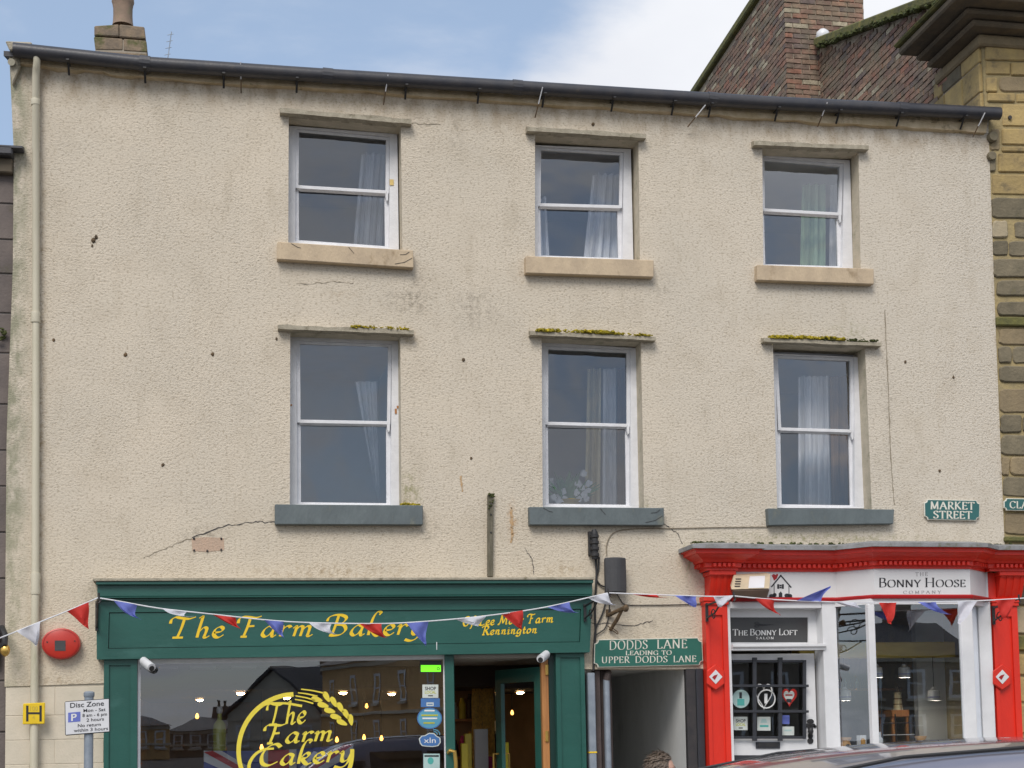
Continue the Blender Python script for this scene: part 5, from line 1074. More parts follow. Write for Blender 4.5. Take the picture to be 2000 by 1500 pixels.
for z in (.98, 1.43, 1.88):
    for k in range(6):
        x = sx0+.07+k*(sx1-sx0-.1)/5.2; j = part('jar', MB().lathe((x, 3.33, z), [(0, .001), (.04, .001), (.042, .13+.05*(k % 3)), (.025, .17+.05*(k % 3)), (.025, .20+.05*(k % 3)), (0, .20+.05*(k % 3))], 10), jc[(k*3+int(z*10)) % 5], sh)
for i, (px0, px1, py, m_, lb) in enumerate([(901, 914, 1452, jc[1], 'narrow bright yellow box low in the bakery doorway'), (908, 921, 1433, jc[1], 'yellow packet behind the narrow box in the bakery doorway'), (927, 953, 1424, M['plate'], 'pale grey card stand in the bakery doorway'), (948, 962, 1478, jc[2], 'pink packet low in the bakery doorway')]):
    y_ = 1.0+.3*i; a, b = P(px0, py, y_), P(px1, py, y_); solo('packet', MB().box(a.x, b.x, y_, y_+.08, .95, a.z), m_, lb, 'packet', bev=.004)
solo('counter', MB().box(P(888, 1500, 1.0).x, P(975, 1500, 1.0).x, .95, 2.3, .012, .948), M['shopwall'], 'dark wooden counter inside the bakery doorway', 'counter', bev=.01)
M['tinsel'] = mat('gold_tinsel', (.85, .52, .10), (.5, .28, .05), 30, .4, metal=.2)
ti = MB()
for k in range(40):
    px = 922+40*random.random(); y_ = 2.6+random.random()*.3; a = P(px, 1330, y_); w_ = .012; z_ = 2.42
    pts = [V((a.x+random.uniform(-.015, .015), y_, z_-.17*q)) for q in range(8)]; ti.add([p+V((-w_, 0, 0)) for p in pts]+[p+V((w_, 0, 0)) for p in pts], [(i, i+1, 9+i, 8+i) for i in range(7)])
solo('tinsel_curtain', ti, M['tinsel'], 'gold tinsel strips hanging inside the bakery doorway', 'decoration', kind='stuff')
# the two white bullet cameras under the fascia
for (ax, ay, bx, by, lb) in ((280, 1293, 293, 1303, 'white bullet security camera at the left end under the green fascia'), (1067, 1280, 1058, 1287, 'white bullet security camera at the right end under the green fascia')):
    a, b = P(ax, ay, -.14), P(bx, by, -.26); d = (b-a).normalized(); t = thing('security_camera', lb, 'security camera', a, 'security cameras under the bakery fascia')
    part('mount', MB().tube([a+V((0, .08, .04)), a+V((0, .02, .03)), a+d*.03], .018, 8), M['camwhite'], t)
    part('body', MB().tube([a-d*.02, a, b, b+d*.02], [.024, .035, .037, .033], 12), M['camwhite'], t, smooth=True); part('hood', MB().tube([a+V((0, 0, .012)), b+d*.04+V((0, 0, .010))], .039, 12), M['camwhite'], t, smooth=True); part('lens', MB().tube([b+d*.02, b+d*.043], [.03, .025], 12), M['iron'], t)
# ------------------------------------------------------------------ the red and white front with its canted bay
rs = thing('bay_shopfront', 'red and white shopfront with a canted bay window and fluted corner brackets', 'shopfront', P(1680, 1700, -.1))
YD, YF = -.12, -.44
xL, xL2 = P(1383, 1112, -.22).x, P(1437, 1112, -.22).x
xB0, xB1, xB2, xB3 = P(1632, 1118, YD).x, P(1706, 1112, YF).x, P(1893, 1112, YF).x, P(1924, 1115, YD).x
xR1, xR2 = P(1934, 1115, -.22).x, P(2004, 1115, -.22).x
plan = [(xL, .02), (xL, -.22), (xL2, -.22), (xL2, YD), (xB0, YD), (xB1, YF), (xB2, YF), (xB3, YD), (xR1, YD), (xR1, -.22), (xR2, -.22), (xR2, .02)]
z0 = P(1550, 1117, YD).z; H_ = P(1440, 1070, -.42).z-z0
pf = [(0, 0), (.018, 0), (.018, .13), (.045, .15), (.045, .36), (.075, .38), (.085, .50), (.13, .62), (.16, .72), (.185, .74), (.185, .9), (.21, .92), (.21, 1), (0, 1)]
prof = [(o, z0+z*H_) for o, z in pf]
part('cornice', MB().sweep(plan, prof), M['red'], rs, bev=.003)
# dentils
dt_ = MB()
for i in range(len(plan)-1):
    a, b = V(plan[i]), V(plan[i+1]); L_ = (b-a).length; d = (b-a)/L_; n = V((d.y, -d.x)); k = 0; s0 = .02
    if L_ < .12 and i not in (): continue
    m_ = int((L_-.02)/.052)
    for j in range(m_):
        p = a+d*(.02+.026+j*(L_-.04)/max(m_, 1)); q = [p-d*.014+n*.04, p+d*.014+n*.04, p+d*.014+n*.078, p-d*.014+n*.078]
        za, zb = z0+.17*H_, z0+.34*H_; dt_.hexa([V((v.x, v.y, za)) for v in q], [V((v.x, v.y, zb)) for v in q])
part('dentils', dt_, M['red'], rs, kind='stuff')
lp = [(o, z0+H_+.004+zz) for o, zz in ((0, 0), (.235, -.012), (.235, .028), (.02, .07), (0, .07))]
part('lead_flashing', MB().sweep(plan, lp), M['lead'], rs)
part('roof_lead', MB().prism([V((x, y, z0+H_+.005)) for x, y in plan], (0, 0, .05)), M['lead'], rs)
moss_run(rs, [V((plan[1][0]-.1, -.10, z0+H_+.08)), V((xL2+.1, -.12, z0+H_+.07)), V((xB0, -.10, z0+H_+.08)), V((xR1, -.10, z0+H_+.08)), V((xR2, -.1, z0+H_+.08))], M['darkmoss'], 170, (.008, .022), yj=.06)
# fascia and its red lower edge
zf0 = P(1500, 1168, YD).z
plan2 = [(xL2-.02, YD), (xB0, YD), (xB1, YF), (xB2, YF), (xB3, YD), (xR1+.02, YD)]
M['fasciawhite'] = mat('fascia_white', (.70, .70, .70), (.66, .66, .66), 3, .45)
part('fascia', MB().sweep(plan2, [(0, zf0), (.004, zf0), (.004, z0+.002), (0, z0+.002), (-.04, z0+.002), (-.04, zf0)]), M['fasciawhite'], rs)
part('fascia_edge', MB().sweep(plan2, [(-.03, zf0-.035), (.03, zf0-.035), (.035, zf0-.012), (.02, zf0+.004), (-.03, zf0+.004)]), M['trimred'], rs)
part('soffit', MB().prism([V((x, y+.03, zf0-.05)) for x, y in plan2]+[V((xR1, .02, zf0-.05)), V((xL2, .02, zf0-.05))], (0, 0, .02)), M['white'], rs)
yy = YF-.006
def f2(px, py): return P(px, py, yy)
lettering('THE', f2(1788, 1125), f2(1812, 1124.5), f2(1788, 1118), mat('grey_lettering', (.22, .22, .23)), rs, space=.35, weight=.13)
lettering('Bonny Hoose', f2(1716, 1146.5), f2(1886, 1146), f2(1716, 1129), M['ink'], rs, weight=.15, wsp=.28)
lettering('COMPANY', f2(1764, 1159.5), f2(1838, 1159), f2(1764, 1154), bpy.data.materials['grey_lettering'], rs, space=.45, weight=.13)
# the little house drawn on the fascia
yy = YD-.006
def ln(pts, w=.012, m='ink', name='house_emblem'):
    mb = MB(); Q = [P(x, y, yy) for x, y in pts]
    for a, b in zip(Q, Q[1:]):
        t = (b-a).normalized(); n = V((-t.z, 0, t.x))*w/2; mb.slab([a-n-t*w*.3, b-n+t*w*.3, b+n+t*w*.3, a+n-t*w*.3], .001)
    return part(name, mb, M[m], rs)
ln([(1507, 1146), (1525, 1124), (1545, 1147)], .014); ln([(1512, 1142), (1512, 1166)], .008); ln([(1541, 1144), (1541, 1166)], .008)
ln([(1503, 1167), (1547, 1167)], .012); em = MB(); em.slab([P(x, y, yy) for x, y in ((1521, 1167), (1521, 1159), (1525, 1155), (1528, 1159), (1528, 1167))], .001); part('house_emblem', em, M['ink'], rs)
em = MB()
for x0_, x1_, y0_, y1_ in ((1518, 1522, 1141, 1150), (1527, 1531, 1141, 1150), (1522.5, 1526.5, 1142, 1145), (1522.5, 1526.5, 1146, 1149)): em.slab(rect(x0_, y0_, x1_, y1_, yy), .001)
part('emblem_window', em, M['ink'], rs, kind='stuff')
em = MB()
for px, py, r in ((1507, 1164, 5), (1513, 1162, 4), (1537, 1163, 5), (1543, 1164, 4.5)): em.slab(ell(px, py, r, 4, yy, 10), .001)
part('emblem_bush', em, M['ink'], rs, kind='stuff')
em = MB().slab([P(x, y, yy) for x, y in ((1507, 1124), (1511, 1121), (1515, 1123), (1518, 1120), (1520, 1123), (1517, 1130), (1512, 1134), (1510, 1129))], .001); part('emblem_heart', em, M['trimred'], rs)

def rpil(xa, xb, y, px_top, xi0, xi1, dmx):
    a, b = P(xa, px_top, y), P(xb, px_top, y); q = [a, b, dn(b), dn(a)]; c, d = P(xi0, px_top+32, y), P(xi1, px_top+32, y); iq = [c, d, dn(d, .42), dn(c, .42)]
    o = part('pilaster', MB().frame(q, iq, .14), M['red'], rs, bev=.004); part('panel', MB().slab([p+V((0, .022, 0)) for p in iq], .03), M['red'], o)
    part('necking', MB().box(a.x-.012, b.x+.012, y-.022, .02, a.z-.065, a.z-.03), M['red'], o, bev=.006); part('capital', MB().box(a.x-.02, b.x+.02, y-.03, .02, a.z-.03, a.z+.02), M['red'], o, bev=.006); part('plinth', MB().box(a.x-.02, b.x+.02, y-.03, .02, 0, .32), M['red'], o, bev=.01)
    hx = MB().slab([P(dmx+dx, py, y-.028) for dx, py in ((0, 1297), (17, 1310), (17, 1336), (0, 1348), (-17, 1336), (-17, 1310))], .03); part('diamond_block', hx, M['red'], o, bev=.008)
    dm = part('diamond', MB().slab([P(dmx+dx, py, y-.033) for dx, py in ((0, 1308), (13, 1322), (0, 1336), (-13, 1322))], .006), M['white'], o); part('heart_mark', MB().slab([P(dmx+dx, py, y-.036) for dx, py in ((-7, 1323), (-3, 1319), (4, 1317), (1, 1323), (-2, 1328))], .003), M['trimred'], dm)
    return o
rpil(1377, 1420, YD, 1169, 1385, 1411, 1398); rpil(1938, 1986, YD, 1172, 1947, 1976, 1958)
def console(x0, x1, zt, zb, name='console'):
    pr = []
    for k in range(13):
        t = k/12; z = zt+(zb-zt)*t; pr.append((-.215+.10*(t**.7)-.02*math.sin(t*math.pi*1.0), z))
    n = 7; w_ = (x1-x0)/n; o = None
    for i in range(n):
        e = .0 if i % 2 == 0 else .009; A = [V((x0+w_*i, y+e, z)) for y, z in pr]+[V((x0+w_*i, -.0, zb)), V((x0+w_*i, -.0, zt))]
        mb = MB().prism(A, (w_, 0, 0)); o = o or part('console', MB().box(x0-.02, x1+.02, -.235, .0, zt, z0-.001), M['red'], rs, bev=.006); part('flute', mb, M['red'], o)
    return o
cz = z0-.045; cb = P(1400, 1171, YD).z
console(P(1388, 1120, -.2).x, P(1432, 1120, -.2).x, cz, cb); console(P(1953, 1120, -.2).x, P(2000, 1120, -.2).x, cz, cb)
part('bracket_flank', MB().box(P(1934, 1120, -.2).x+.005, P(1953, 1120, -.2).x-.005, YD+.01, .0, cb, z0), M['red'], rs)

# door side: posts, head, transom light, door
def vpost(x0, x1, ytop, y, d, name='post', m='white', zb=0, b=.005, par=None):
    p, q = P(x0, ytop, y), P(x1, ytop, y); return part(name, MB().box(p.x, q.x, y, y+d, zb, p.z), M[m], par or rs, bev=b)
ztop = zf0-.036
def zof(px, py, y): return P(px, py, y).z
pa, pb, pc_, pd = P(1419, 1180, YD).x, P(1426, 1180, YD).x, P(1605, 1180, YD).x, P(1633, 1180, YD).x
part('post', MB().box(pa, pb, YD+.01, .1, 0, ztop), M['white'], rs); part('post', MB().box(pc_, pd, YD, .12, 0, ztop), M['white'], rs, bev=.006)
part('head', MB().box(pb+.002, pc_-.002, YD+.004, .1, zof(1500, 1188, YD), ztop), M['white'], rs, bev=.005)
zt0, zt1 = zof(1500, 1270, YD-.02), zof(1500, 1258, YD-.02)
part('transom_bar', MB().sweep([(pb+.002, YD+.004), (pc_+.02, YD+.004)], [(0, zt0), (.02, zt0), (.02, zt0+.02), (.045, zt0+.035), (.045, zt1), (0, zt1), (-.1, zt1), (-.1, zt0)]), M['white'], rs, bev=.003)
DG = .06
tq = [P(1421, 1206, DG), P(1577, 1206, DG), P(1577, 1255, DG), P(1421, 1255, DG)]
tf = part('transom_light', MB().frame([V((pb, DG-.02, zof(1500, 1186, YD))), V((pc_, DG-.02, zof(1500, 1186, YD))), V((pc_, DG-.02, zt1-.02)), V((pb, DG-.02, zt1-.02))], [tq[0]+V((.012, -.02, 0)), tq[1]+V((0, -.02, 0)), tq[2]+V((0, -.02, 0)), tq[3]+V((.012, -.02, 0))], .05), M['white'], rs, bev=.004)
M['signdark'] = mat('transom_sign', (.075, .075, .075), None, 3, .2)
part('sign_panel', MB().slab(tq, .01), M['signdark'], tf)
yy = DG-.004
lettering('The Bonny Loft', P(1431, 1241, yy), P(1557, 1240, yy), P(1431, 1229, yy), M['white_ink'], tf, weight=.17, thin=.06, wsp=.28)
lettering('SALON', P(1477, 1248.5, yy), P(1511, 1248.3, yy), P(1477, 1244, yy), M['white_ink'], tf, space=.35, weight=.18, thin=.08)
sc = MB()
for cx, cy in ((1478, 1217), (1478, 1223)): sc.ring(ell(cx, cy, 4.5, 2.8, yy, 12), ell(cx, cy, 3, 1.5, yy, 12))
sc.slab([P(x, y, yy) for x, y in ((1482, 1218), (1490, 1219.5), (1516, 1220), (1490, 1222), (1482, 1222))], .001); part('scissors_emblem', sc, M['ink'], tf, kind='stuff')
# door leaf
lx0, lx1, lz = P(1424, 1300, .05).x, P(1591, 1300, .05).x, zof(1500, 1277, .05)
dq = [V((lx0, .05, lz)), V((lx1, .05, lz)), V((lx1, .05, .05)), V((lx0, .05, .05))]; gq = [P(1428, 1293, .05), P(1571, 1293, .05), P(1571, 1438, .05), P(1428, 1438, .05)]
wd = part('door', MB().frame(dq, gq, .045), M['white'], rs, bev=.004)
part('pane', MB().add([p+V((0, .02, 0)) for p in gq], [(0, 1, 2, 3)]), M['shopglass'], wd)
gy = .0
def gbar(x0, x1, y0, y1, y=gy, d=.022, nm='grille_bar'): part(nm, MB().slab(rect(x0, y0, x1, y1, y), d), M['grille'], wd, bev=.003)
for x in (1424, 1569): gbar(x, x+6, 1289, 1443)
for x, e in ((1471, 0), (1521, 0)): gbar(x, x+7, 1285, 1446, gy-.008); gbar(x-1, x+8, 1284, 1290, gy-.012); gbar(x-1, x+8, 1439, 1447, gy-.012)
for y in (1289, 1438): gbar(1430.5, 1568.5, y, y+5)
for y in (1337, 1387): gbar(1424, 1580, y, y+5, gy-.016, .02)
part('letterbox', MB().slab(rect(1477, 1449, 1524, 1462, .035), .02), M['grille'], wd, bev=.004); part('flap', MB().slab(rect(1481, 1451, 1520, 1459, .03), .008), M['iron'], wd, bev=.002)
hb = MB()
for dx, dy, rx, ry in ((0, 0, 3, 22), (0, -18, 7, 5), (0, 20, 6, 6), (-6, -10, 4, 4), (6, -10, 4, 4), (9, -8, 3, 3), (0, -5, 5, 8), (0, 10, 5, 6)): hb.slab(ell(1583+dx, 1427+dy, rx, ry, .04, 10), .012)
part('handle_plate', hb, M['iron'], wd, kind='stuff'); hk = P(1584, 1428, .0); part('handle', MB().tube([hk, hk+V((0, .04, 0))], .02, 8).blob(hk, .028, 8, 6, (1, .7, 1.4), 0), M['iron'], wd, smooth=True)
for x0_, x1_ in ((1432, 1488), (1513, 1561)): part('door_panel', MB().slab(rect(x0_, 1475, x1_, 1560, .044), .01), M['grille'], wd, bev=.004)
# stickers behind the grille
sy = .066
s = stick(ell(1447, 1365, 17, 18, sy), 'stickpale', par=wd); part('mark', MB().slab(rect(1444, 1352, 1449, 1364, sy-.001), .0006), M['ink'], s); part('mark', MB().slab(rect(1440, 1365, 1454, 1378, sy-.001), .0006), M['stickteal'], s)
shop_local(1433, 1400, 1460, 1426, sy, wd)
s = stick(rect(1479, 1400, 1505, 1427, sy), 'stickwhite', par=wd); part('mark', MB().slab([P(x, y, sy-.001) for x, y in ((1488, 1404), (1496, 1404), (1499, 1412), (1485, 1412))], .0006), M['stickpale'], s); part('mark', MB().slab(rect(1484, 1416, 1501, 1420, sy-.001), .0006), M['stickteal'], s)
s = stick(rect(1528, 1397, 1542, 1414, sy), 'bluesign', par=wd); s = stick(rect(1528, 1419, 1551, 1436, sy), 'stickwhite', par=wd); part('mark', MB().slab(rect(1532, 1425, 1546, 1428, sy-.001), .0006), M['stickpale'], s)
def heart(cx, cy, w, h, y, n=24):
    out = []
    for k in range(n):
        t = 2*math.pi*k/n; x = 16*math.sin(t)**3; z = 13*math.cos(t)-5*math.cos(2*t)-2*math.cos(3*t)-math.cos(4*t); out.append(P(cx+x/16*w/2, cy-(z+2.5)/14.5*h/2, y))
    return out
s = stick(heart(1542, 1363, 30, 36, sy), 'flagred', par=wd); part('mark', MB().slab(heart(1541, 1362, 21, 26, sy-.001), .0006), M['stickwhite'], s); part('mark', MB().slab(rect(1536, 1365, 1546, 1372, sy-.002), .0006), M['ink'], s); part('mark', MB().slab(rect(1534, 1356, 1548, 1359, sy-.002), .0006), M['trimred'], s)
part('ring_emblem', MB().ring(ell(1497, 1365, 18, 19, sy), ell(1497, 1365, 15.5, 16.5, sy)), M['white_ink'], wd); part('heart_outline', MB().ring(heart(1492, 1361, 34, 52, sy-.002), heart(1492, 1361, 30, 46, sy-.002)), M['white_ink'], wd); part('ring_emblem', MB().slab(rect(1493, 1355, 1499, 1374, sy), .001), M['white_ink'], wd)

# bay: corner posts, glass, head and sill rails
zs_ = zof(1740, 1466, YF); zh_ = zf0-.05
hdp = zof(1760, 1180, YF)
c1, c2 = (P(1696, 1250, YF).x, P(1712, 1250, YF).x), (P(1877, 1250, YF).x, P(1903, 1250, YF).x)
bayp = [(pd-.01, YD+.02), (c1[0]+.04, YF+.02), (c2[1]-.04, YF+.02), (P(1924, 1250, YD).x, YD+.02)]
part('head_rail', MB().sweep(bayp, [(-.03, hdp), (.02, hdp), (.02, ztop), (-.03, ztop)]), M['white'], rs)
part('sill_rail', MB().sweep(bayp, [(-.03, zs_-.08), (.06, zs_-.08), (.05, zs_-.02), (.02, zs_), (-.03, zs_)]), M['white'], rs)
part('stall_riser', MB().sweep(bayp, [(-.03, 0), (.015, 0), (.015, zs_-.08), (-.03, zs_-.08)]), M['white'], rs)
for (a, b) in (c1, c2): part('corner_post', MB().prism([V((a, YF+.055, zs_)), V((a+.01, YF, zs_)), V((b-.01, YF, zs_)), V((b, YF+.055, zs_)), V(((a+b)/2, YF+.07, zs_))], (0, 0, hdp-zs_)), M['white'], rs, bev=.004)
e0, e1 = P(1913, 1250, YD).x, P(1938, 1250, YD).x; part('post', MB().box(e0, e1-.002, YD, .1, 0, ztop), M['white'], rs, bev=.006)
for (a, b) in (((pd, YD+.03), (c1[0]+.01, YF+.05)), ((c1[1]-.01, YF+.035), (c2[0]+.01, YF+.035)), ((c2[1]-.01, YF+.05), (e0+.01, YD+.03))):
    part('pane', MB().add([V((*a, hdp)), V((*b, hdp)), V((*b, zs_)), V((*a, zs_))], [(0, 1, 2, 3)]), M['shopglass'], rs)
part('display_shelf', MB().prism([V((x, y+.03, zs_-.05)) for x, y in bayp]+[V((e0, .5, zs_-.05)), V((pd, .5, zs_-.05))], (0, 0, .045)), M['white'], rs)
# shop interior
ix0, ix1 = P(1386, 1400, .1).x, P(1985, 1400, .1).x; zc_ = ztop+.02
M['bonnywall'] = mat('grey_shop_wall', (.70, .72, .72), (.64, .66, .66), 2, .9); M['bonnyroom'] = mat('bay_shop_room', (.40, .38, .34), (.30, .28, .25), 1.5, .9)
part('room', MB().add([(ix0, .1, 0), (ix1, .1, 0), (ix1, 5, 0), (ix0, 5, 0), (ix0, .1, zc_), (ix1, .1, zc_), (ix1, 5, zc_), (ix0, 5, zc_)], [(0, 3, 7, 4), (1, 5, 6, 2), (2, 6, 7, 3), (4, 5, 6, 7)]), M['bonnyroom'], house)
part('shop_floor', MB().box(ix0, ix1, .0, 5, .004, .012), M['shopfloor'], house)
a, b = P(1788, 1240, 1.45), P(1890, 1240, 1.45); part('partition', MB().box(a.x, b.x+.6, 1.45, 1.55, .01, zc_-.01), M['bonnywall'], house)
M['beamwood'] = mat('yellow_pine', (.80, .60, .14), (.70, .50, .10), 5, .7, .3, 30, c3=(.30, .19, .05), s3=9, f3=.33, stretch=(.6, 3, 3))
a, b = P(1560, 1254, 1.0), P(1866, 1253, 1.0); c = P(1866, 1283, 1.0)
solo('ceiling_beam', MB().box(a.x, b.x, 1.0, 1.22, c.z, b.z), M['beamwood'], 'rough yellow pine beam hung across the bay shop interior', 'beam', bev=.01)
beam_z = c.z; M['fillbulb'] = emit('added_fill_bulb', (1.0, .9, .75), 45)  # added glow for the lamp shades, to brighten the bay shop interior
for px, py, y_, lb in ((1650, 1357, 1.1, 'white enamel pendant lamp at the left behind the canted pane'), (1712, 1312, 1.12, 'white pendant lamp half hidden by the bay corner post'), (1766, 1312, 1.12, 'white pendant lamp hung close under the middle of the beam'), (1824, 1357, 1.1, 'white pendant lamp on a long flex at the right of the bay')):
    c = P(px, py, y_); t = thing('pendant_lamp', lb, 'lamp', c+V((0, 0, -.065)), 'white pendant lamps under the pine beam')
    part('shade', MB().lathe(c, [(.066, -.065), (.068, .0), (.064, .045), (.03, .06), (.02, .085), (.0, .09)], 16, caps=False), M['white'], t, smooth=True); part('bulb', MB().lathe(c, [(0, -.04), (.03, -.03), (.035, -.005), (.02, .03)], 12), M['fillbulb'], t); part('band', MB().lathe(c, [(.0695, -.03), (.0695, -.022)], 16, caps=False), M['bluesign'], t); part('flex', MB().tube([c+V((0, 0, .085)), V((c.x, c.y, beam_z+.01))], .005, 5), M['cable'], t)  # the glowing bulb in each shade is an added fill light
sd_ = thing('display_stand', 'brown display stand with a wooden top inside the bay shop', 'stand', P(1758, 1500, 1.5))
a, b = P(1742, 1385, 1.4), P(1776, 1385, 1.4); part('top', MB().box(a.x, b.x, 1.4, 1.8, a.z-.09, a.z-.01), M['wood'], sd_, bev=.006)
for x in (a.x+.02, b.x-.02): part('leg', MB().box(x-.015, x+.015, 1.42, 1.46, .015, a.z-.09), M['wood'], sd_); part('leg', MB().box(x-.015, x+.015, 1.74, 1.78, .015, a.z-.09), M['wood'], sd_)
lh_ = P(1754, 1383, 1.55); t = thing('lighthouse_ornament', 'cream model lighthouse with dark bands on the brown stand', 'ornament', lh_)
part('tower', MB().lathe(V((lh_.x, lh_.y, a.z-.009)), [(0, 0), (.055, 0), (.042, .18), (.05, .19), (.05, .2), (.0, .2)], 12), mat('cream_ornament', (.62, .56, .34), None, 5, .5), t, smooth=True); part('lantern', MB().lathe(V((lh_.x, lh_.y, a.z-.009)), [(.03, .2), (.03, .245), (.036, .25), (0, .285)], 10), M['rust'], t)
for z_ in (.06, .12): part('band', MB().lathe(V((lh_.x, lh_.y, a.z-.009)), [(.0535-.04*z_, z_), (.0525-.05*z_, z_+.014)], 12, caps=False), M['rust'], t)
wk = thing('wall_shelf', 'dark wall shelf carrying a row of small bottles behind the canted pane', 'shelf', P(1665, 1345, 2.2))
a, b = P(1640, 1345, 2.2), P(1700, 1345, 2.2); part('board', MB().box(a.x-.2, b.x+.4, 2.2, 2.4, a.z-.03, a.z), M['wood'], wk)
for k in range(8): part('bottle', MB().lathe((a.x+.03+k*.075, 2.28, a.z), [(0, .001), (.022, .001), (.022, .07), (.01, .09), (.01, .12), (0, .12)], 8), M['stickpale'] if k % 2 else M['iron'], wk)
M['clay'] = mat('orange_clay', (.56, .30, .10), (.48, .25, .08), 8, .5)
for px, py, lb in ((1652, 1462, 'orange clay oil burner with a round hole at the left of the bay shelf'), (1799, 1459, 'small orange clay oil burner at the centre of the bay shelf')):
    c = P(px, py, -.05); c.z = zs_-.004; t = thing('oil_burner', lb, 'oil burner', c, 'oil burners in the bay window')
    part('body', MB().lathe(c, [(0, 0), (.055, 0), (.06, .035), (.05, .08), (.042, .10), (.06, .125), (.062, .14), (.05, .14), (.02, .115)], 16), M['clay'], t, smooth=True); part('hole', MB().slab([c+V((.028*math.cos(k*.6283), -.061, .045+.028*math.sin(k*.6283))) for k in range(10)], .012), M['lining'], t)
c = P(1686, 1462, -.2); c.z = zs_-.004; t = thing('candle_box', 'amber candle in a white open box on the bay shelf', 'candle', c); part('box', MB().box(c.x-.045, c.x+.05, c.y+.03, c.y+.05, c.z, c.z+.16).box(c.x-.045, c.x-.04, c.y-.03, c.y+.03, c.z, c.z+.16).box(c.x-.04, c.x+.045, c.y-.03, c.y+.03, c.z, c.z+.008), M['white'], t); part('candle', MB().lathe(c+V((0, -.0, .009)), [(0, 0), (.026, 0), (.026, .10), (.012, .12), (0, .12)], 10), mat('amber', (.60, .28, .02), None, 5, .3), t)
c = P(1719, 1450, -.1); c.z = zs_-.004; solo('lotion_bottle', MB().lathe(c, [(0, 0), (.03, 0), (.03, .12), (.012, .14), (.012, .19), (0, .19)], 10), M['white'], 'white bottle beside the bay corner post', 'bottle', smooth=True)
rk = thing('wire_rack', 'black wire rack standing inside the bay shop', 'rack', P(1740, 1500, 1.0))
a, b = P(1722, 1395, 1.0), P(1785, 1395, 1.0)
for x in (a.x, a.x+.16, b.x): part('upright', MB().tube([V((x, 1.0, .02)), V((x, 1.0, a.z+.25*(x == a.x)))], .008, 6), M['iron'], rk)
for k in range(3): part('rail', MB().tube([V((a.x, 1.0, a.z-.10-.13*k)), V((b.x, 1.0, a.z-.10-.13*k))], .007, 6), M['camwhite'] if k == 1 else M['iron'], rk)

# ------------------------------------------------------------------ Dodds Lane passage
ay0, ay1 = .05, 9
axL, axR = P(1145, 1400, 0).x, P(1341, 1400, .0).x; az = P(1250, 1309, 0).z
al_ = MB(); al_.box(axR, axR+.09, .06, ay1, 0, az+.35); part('passage_wall', al_, M['alley'], house); part('passage_wall', MB().box(axL-.05, axL-.01, .06, ay1, 0, az+.35), M['alley'], house)
part('passage_ceiling', MB().box(axL, axR, .26, ay1, az+.03, az+.1), M['alley'], house)
vp_ = lambda x0, x1, y0, y1, m, nm: part(nm, MB().box(P(x0, 1400, y0).x, P(x1, 1400, y0).x, y0, y1, 0, az+.01), M[m], house, bev=.006)
vp_(1342, 1361, -.01, .2, 'darkpost', 'passage_post'); vp_(1362, 1376, -.03, .2, 'grille', 'passage_post'); vp_(1163, 1174, .06, .2, 'brownpost', 'passage_post'); vp_(1174, 1196, .12, .3, 'brownpost', 'passage_post')
p1 = thing('grey_pipe', 'pale grey duct with a yellow band at the left of the passage', 'pipe', P(1155, 1700, .0)); a, b = P(1147, 1312, -.02), P(1162, 1312, -.02); part('duct', MB().box(a.x, b.x, -.02, .05, .02, a.z-.01), M['galv'], p1, bev=.008); part('yellow_band', MB().box(a.x-.002, b.x+.002, -.024, .05, P(1150, 1471, -.02).z, P(1150, 1468, -.02).z), M['yellow'], p1)
p2 = thing('grey_downpipe', 'round grey pipe between brown posts just inside the passage', 'pipe', P(1184, 1700, .06)); c = P(1184, 1322, .07); part('tube', MB().tube([V((c.x, .07, .02)), V((c.x, .07, c.z-.02))], .034, 12), M['galv'], p2, smooth=True); part('bend', MB().tube([V((c.x, .07, c.z-.03)), V((c.x+.01, .06, c.z+.02)), V((c.x+.03, .10, c.z+.045))], .036, 10), M['brownpost'], p2, smooth=True)
# ------------------------------------------------------------------ things fixed to the wall
def notched_sign(name, label, px, y, m, lines, notch=.035, font='serif', border=.008):
    Q = [P(*q, y) for q in px]; c = (Q[2]+Q[3])/2; t = thing(name, label, 'street sign', c)
    part('backing', MB().slab(plate_poly(Q, notch), .02), M['signcream'], t, bev=.003)
    I = inset(Q, border, border, border, border); part('face', MB().slab([p+V((0, -.003, 0)) for p in plate_poly(I, notch)], .004), M[m], t)
    for text, x0, x1, yb0, yb1, yt, kw in lines:
        yy_ = y-.0045; lettering(text, P(x0, yb0, yy_), P(x1, yb1, yy_), P(x0, yt, yy_), M['signcream'], t, **kw)
    return t
bold = dict(weight=.20, thin=.09, space=.09, wsp=.5)
notched_sign('street_sign', 'green MARKET STREET plate on the cream wall above the red shopfront', [(1805, 975), (1914, 977), (1913, 1017), (1806, 1015)], -.03, 'signteal', [('MARKET', 1817, 1903, 994, 995, 980, bold), ('STREET', 1823, 1898, 1012, 1013, 998, bold)])
notched_sign('street_sign', 'green plate on the stone wall cut by the right edge of the photo', [(1961, 973), (2085, 975), (2085, 999), (1961, 997)], -.04, 'signteal', [('CLA', 1972, 2007, 992, 993, 979, bold)], .028)
notched_sign('street_sign', 'green DODDS LANE plate above the narrow passage', [(1161, 1249), (1371, 1245), (1374, 1299), (1160, 1304)], -.035, 'signgreen',
    [('DODDS', 1190, 1265, 1269, 1267, 1252, dict(weight=.15, thin=.055, space=.12)), ('LANE', 1283, 1342, 1266.5, 1265.5, 1250, dict(weight=.15, thin=.055, space=.12)), ('LEADING TO', 1222, 1312, 1279.5, 1278.5, 1271.5, dict(weight=.19, thin=.085, space=.10, wsp=.5)), ('UPPER DODDS LANE', 1175, 1360, 1295, 1292.5, 1283, dict(weight=.16, thin=.06, space=.12, wsp=.75))], .04)
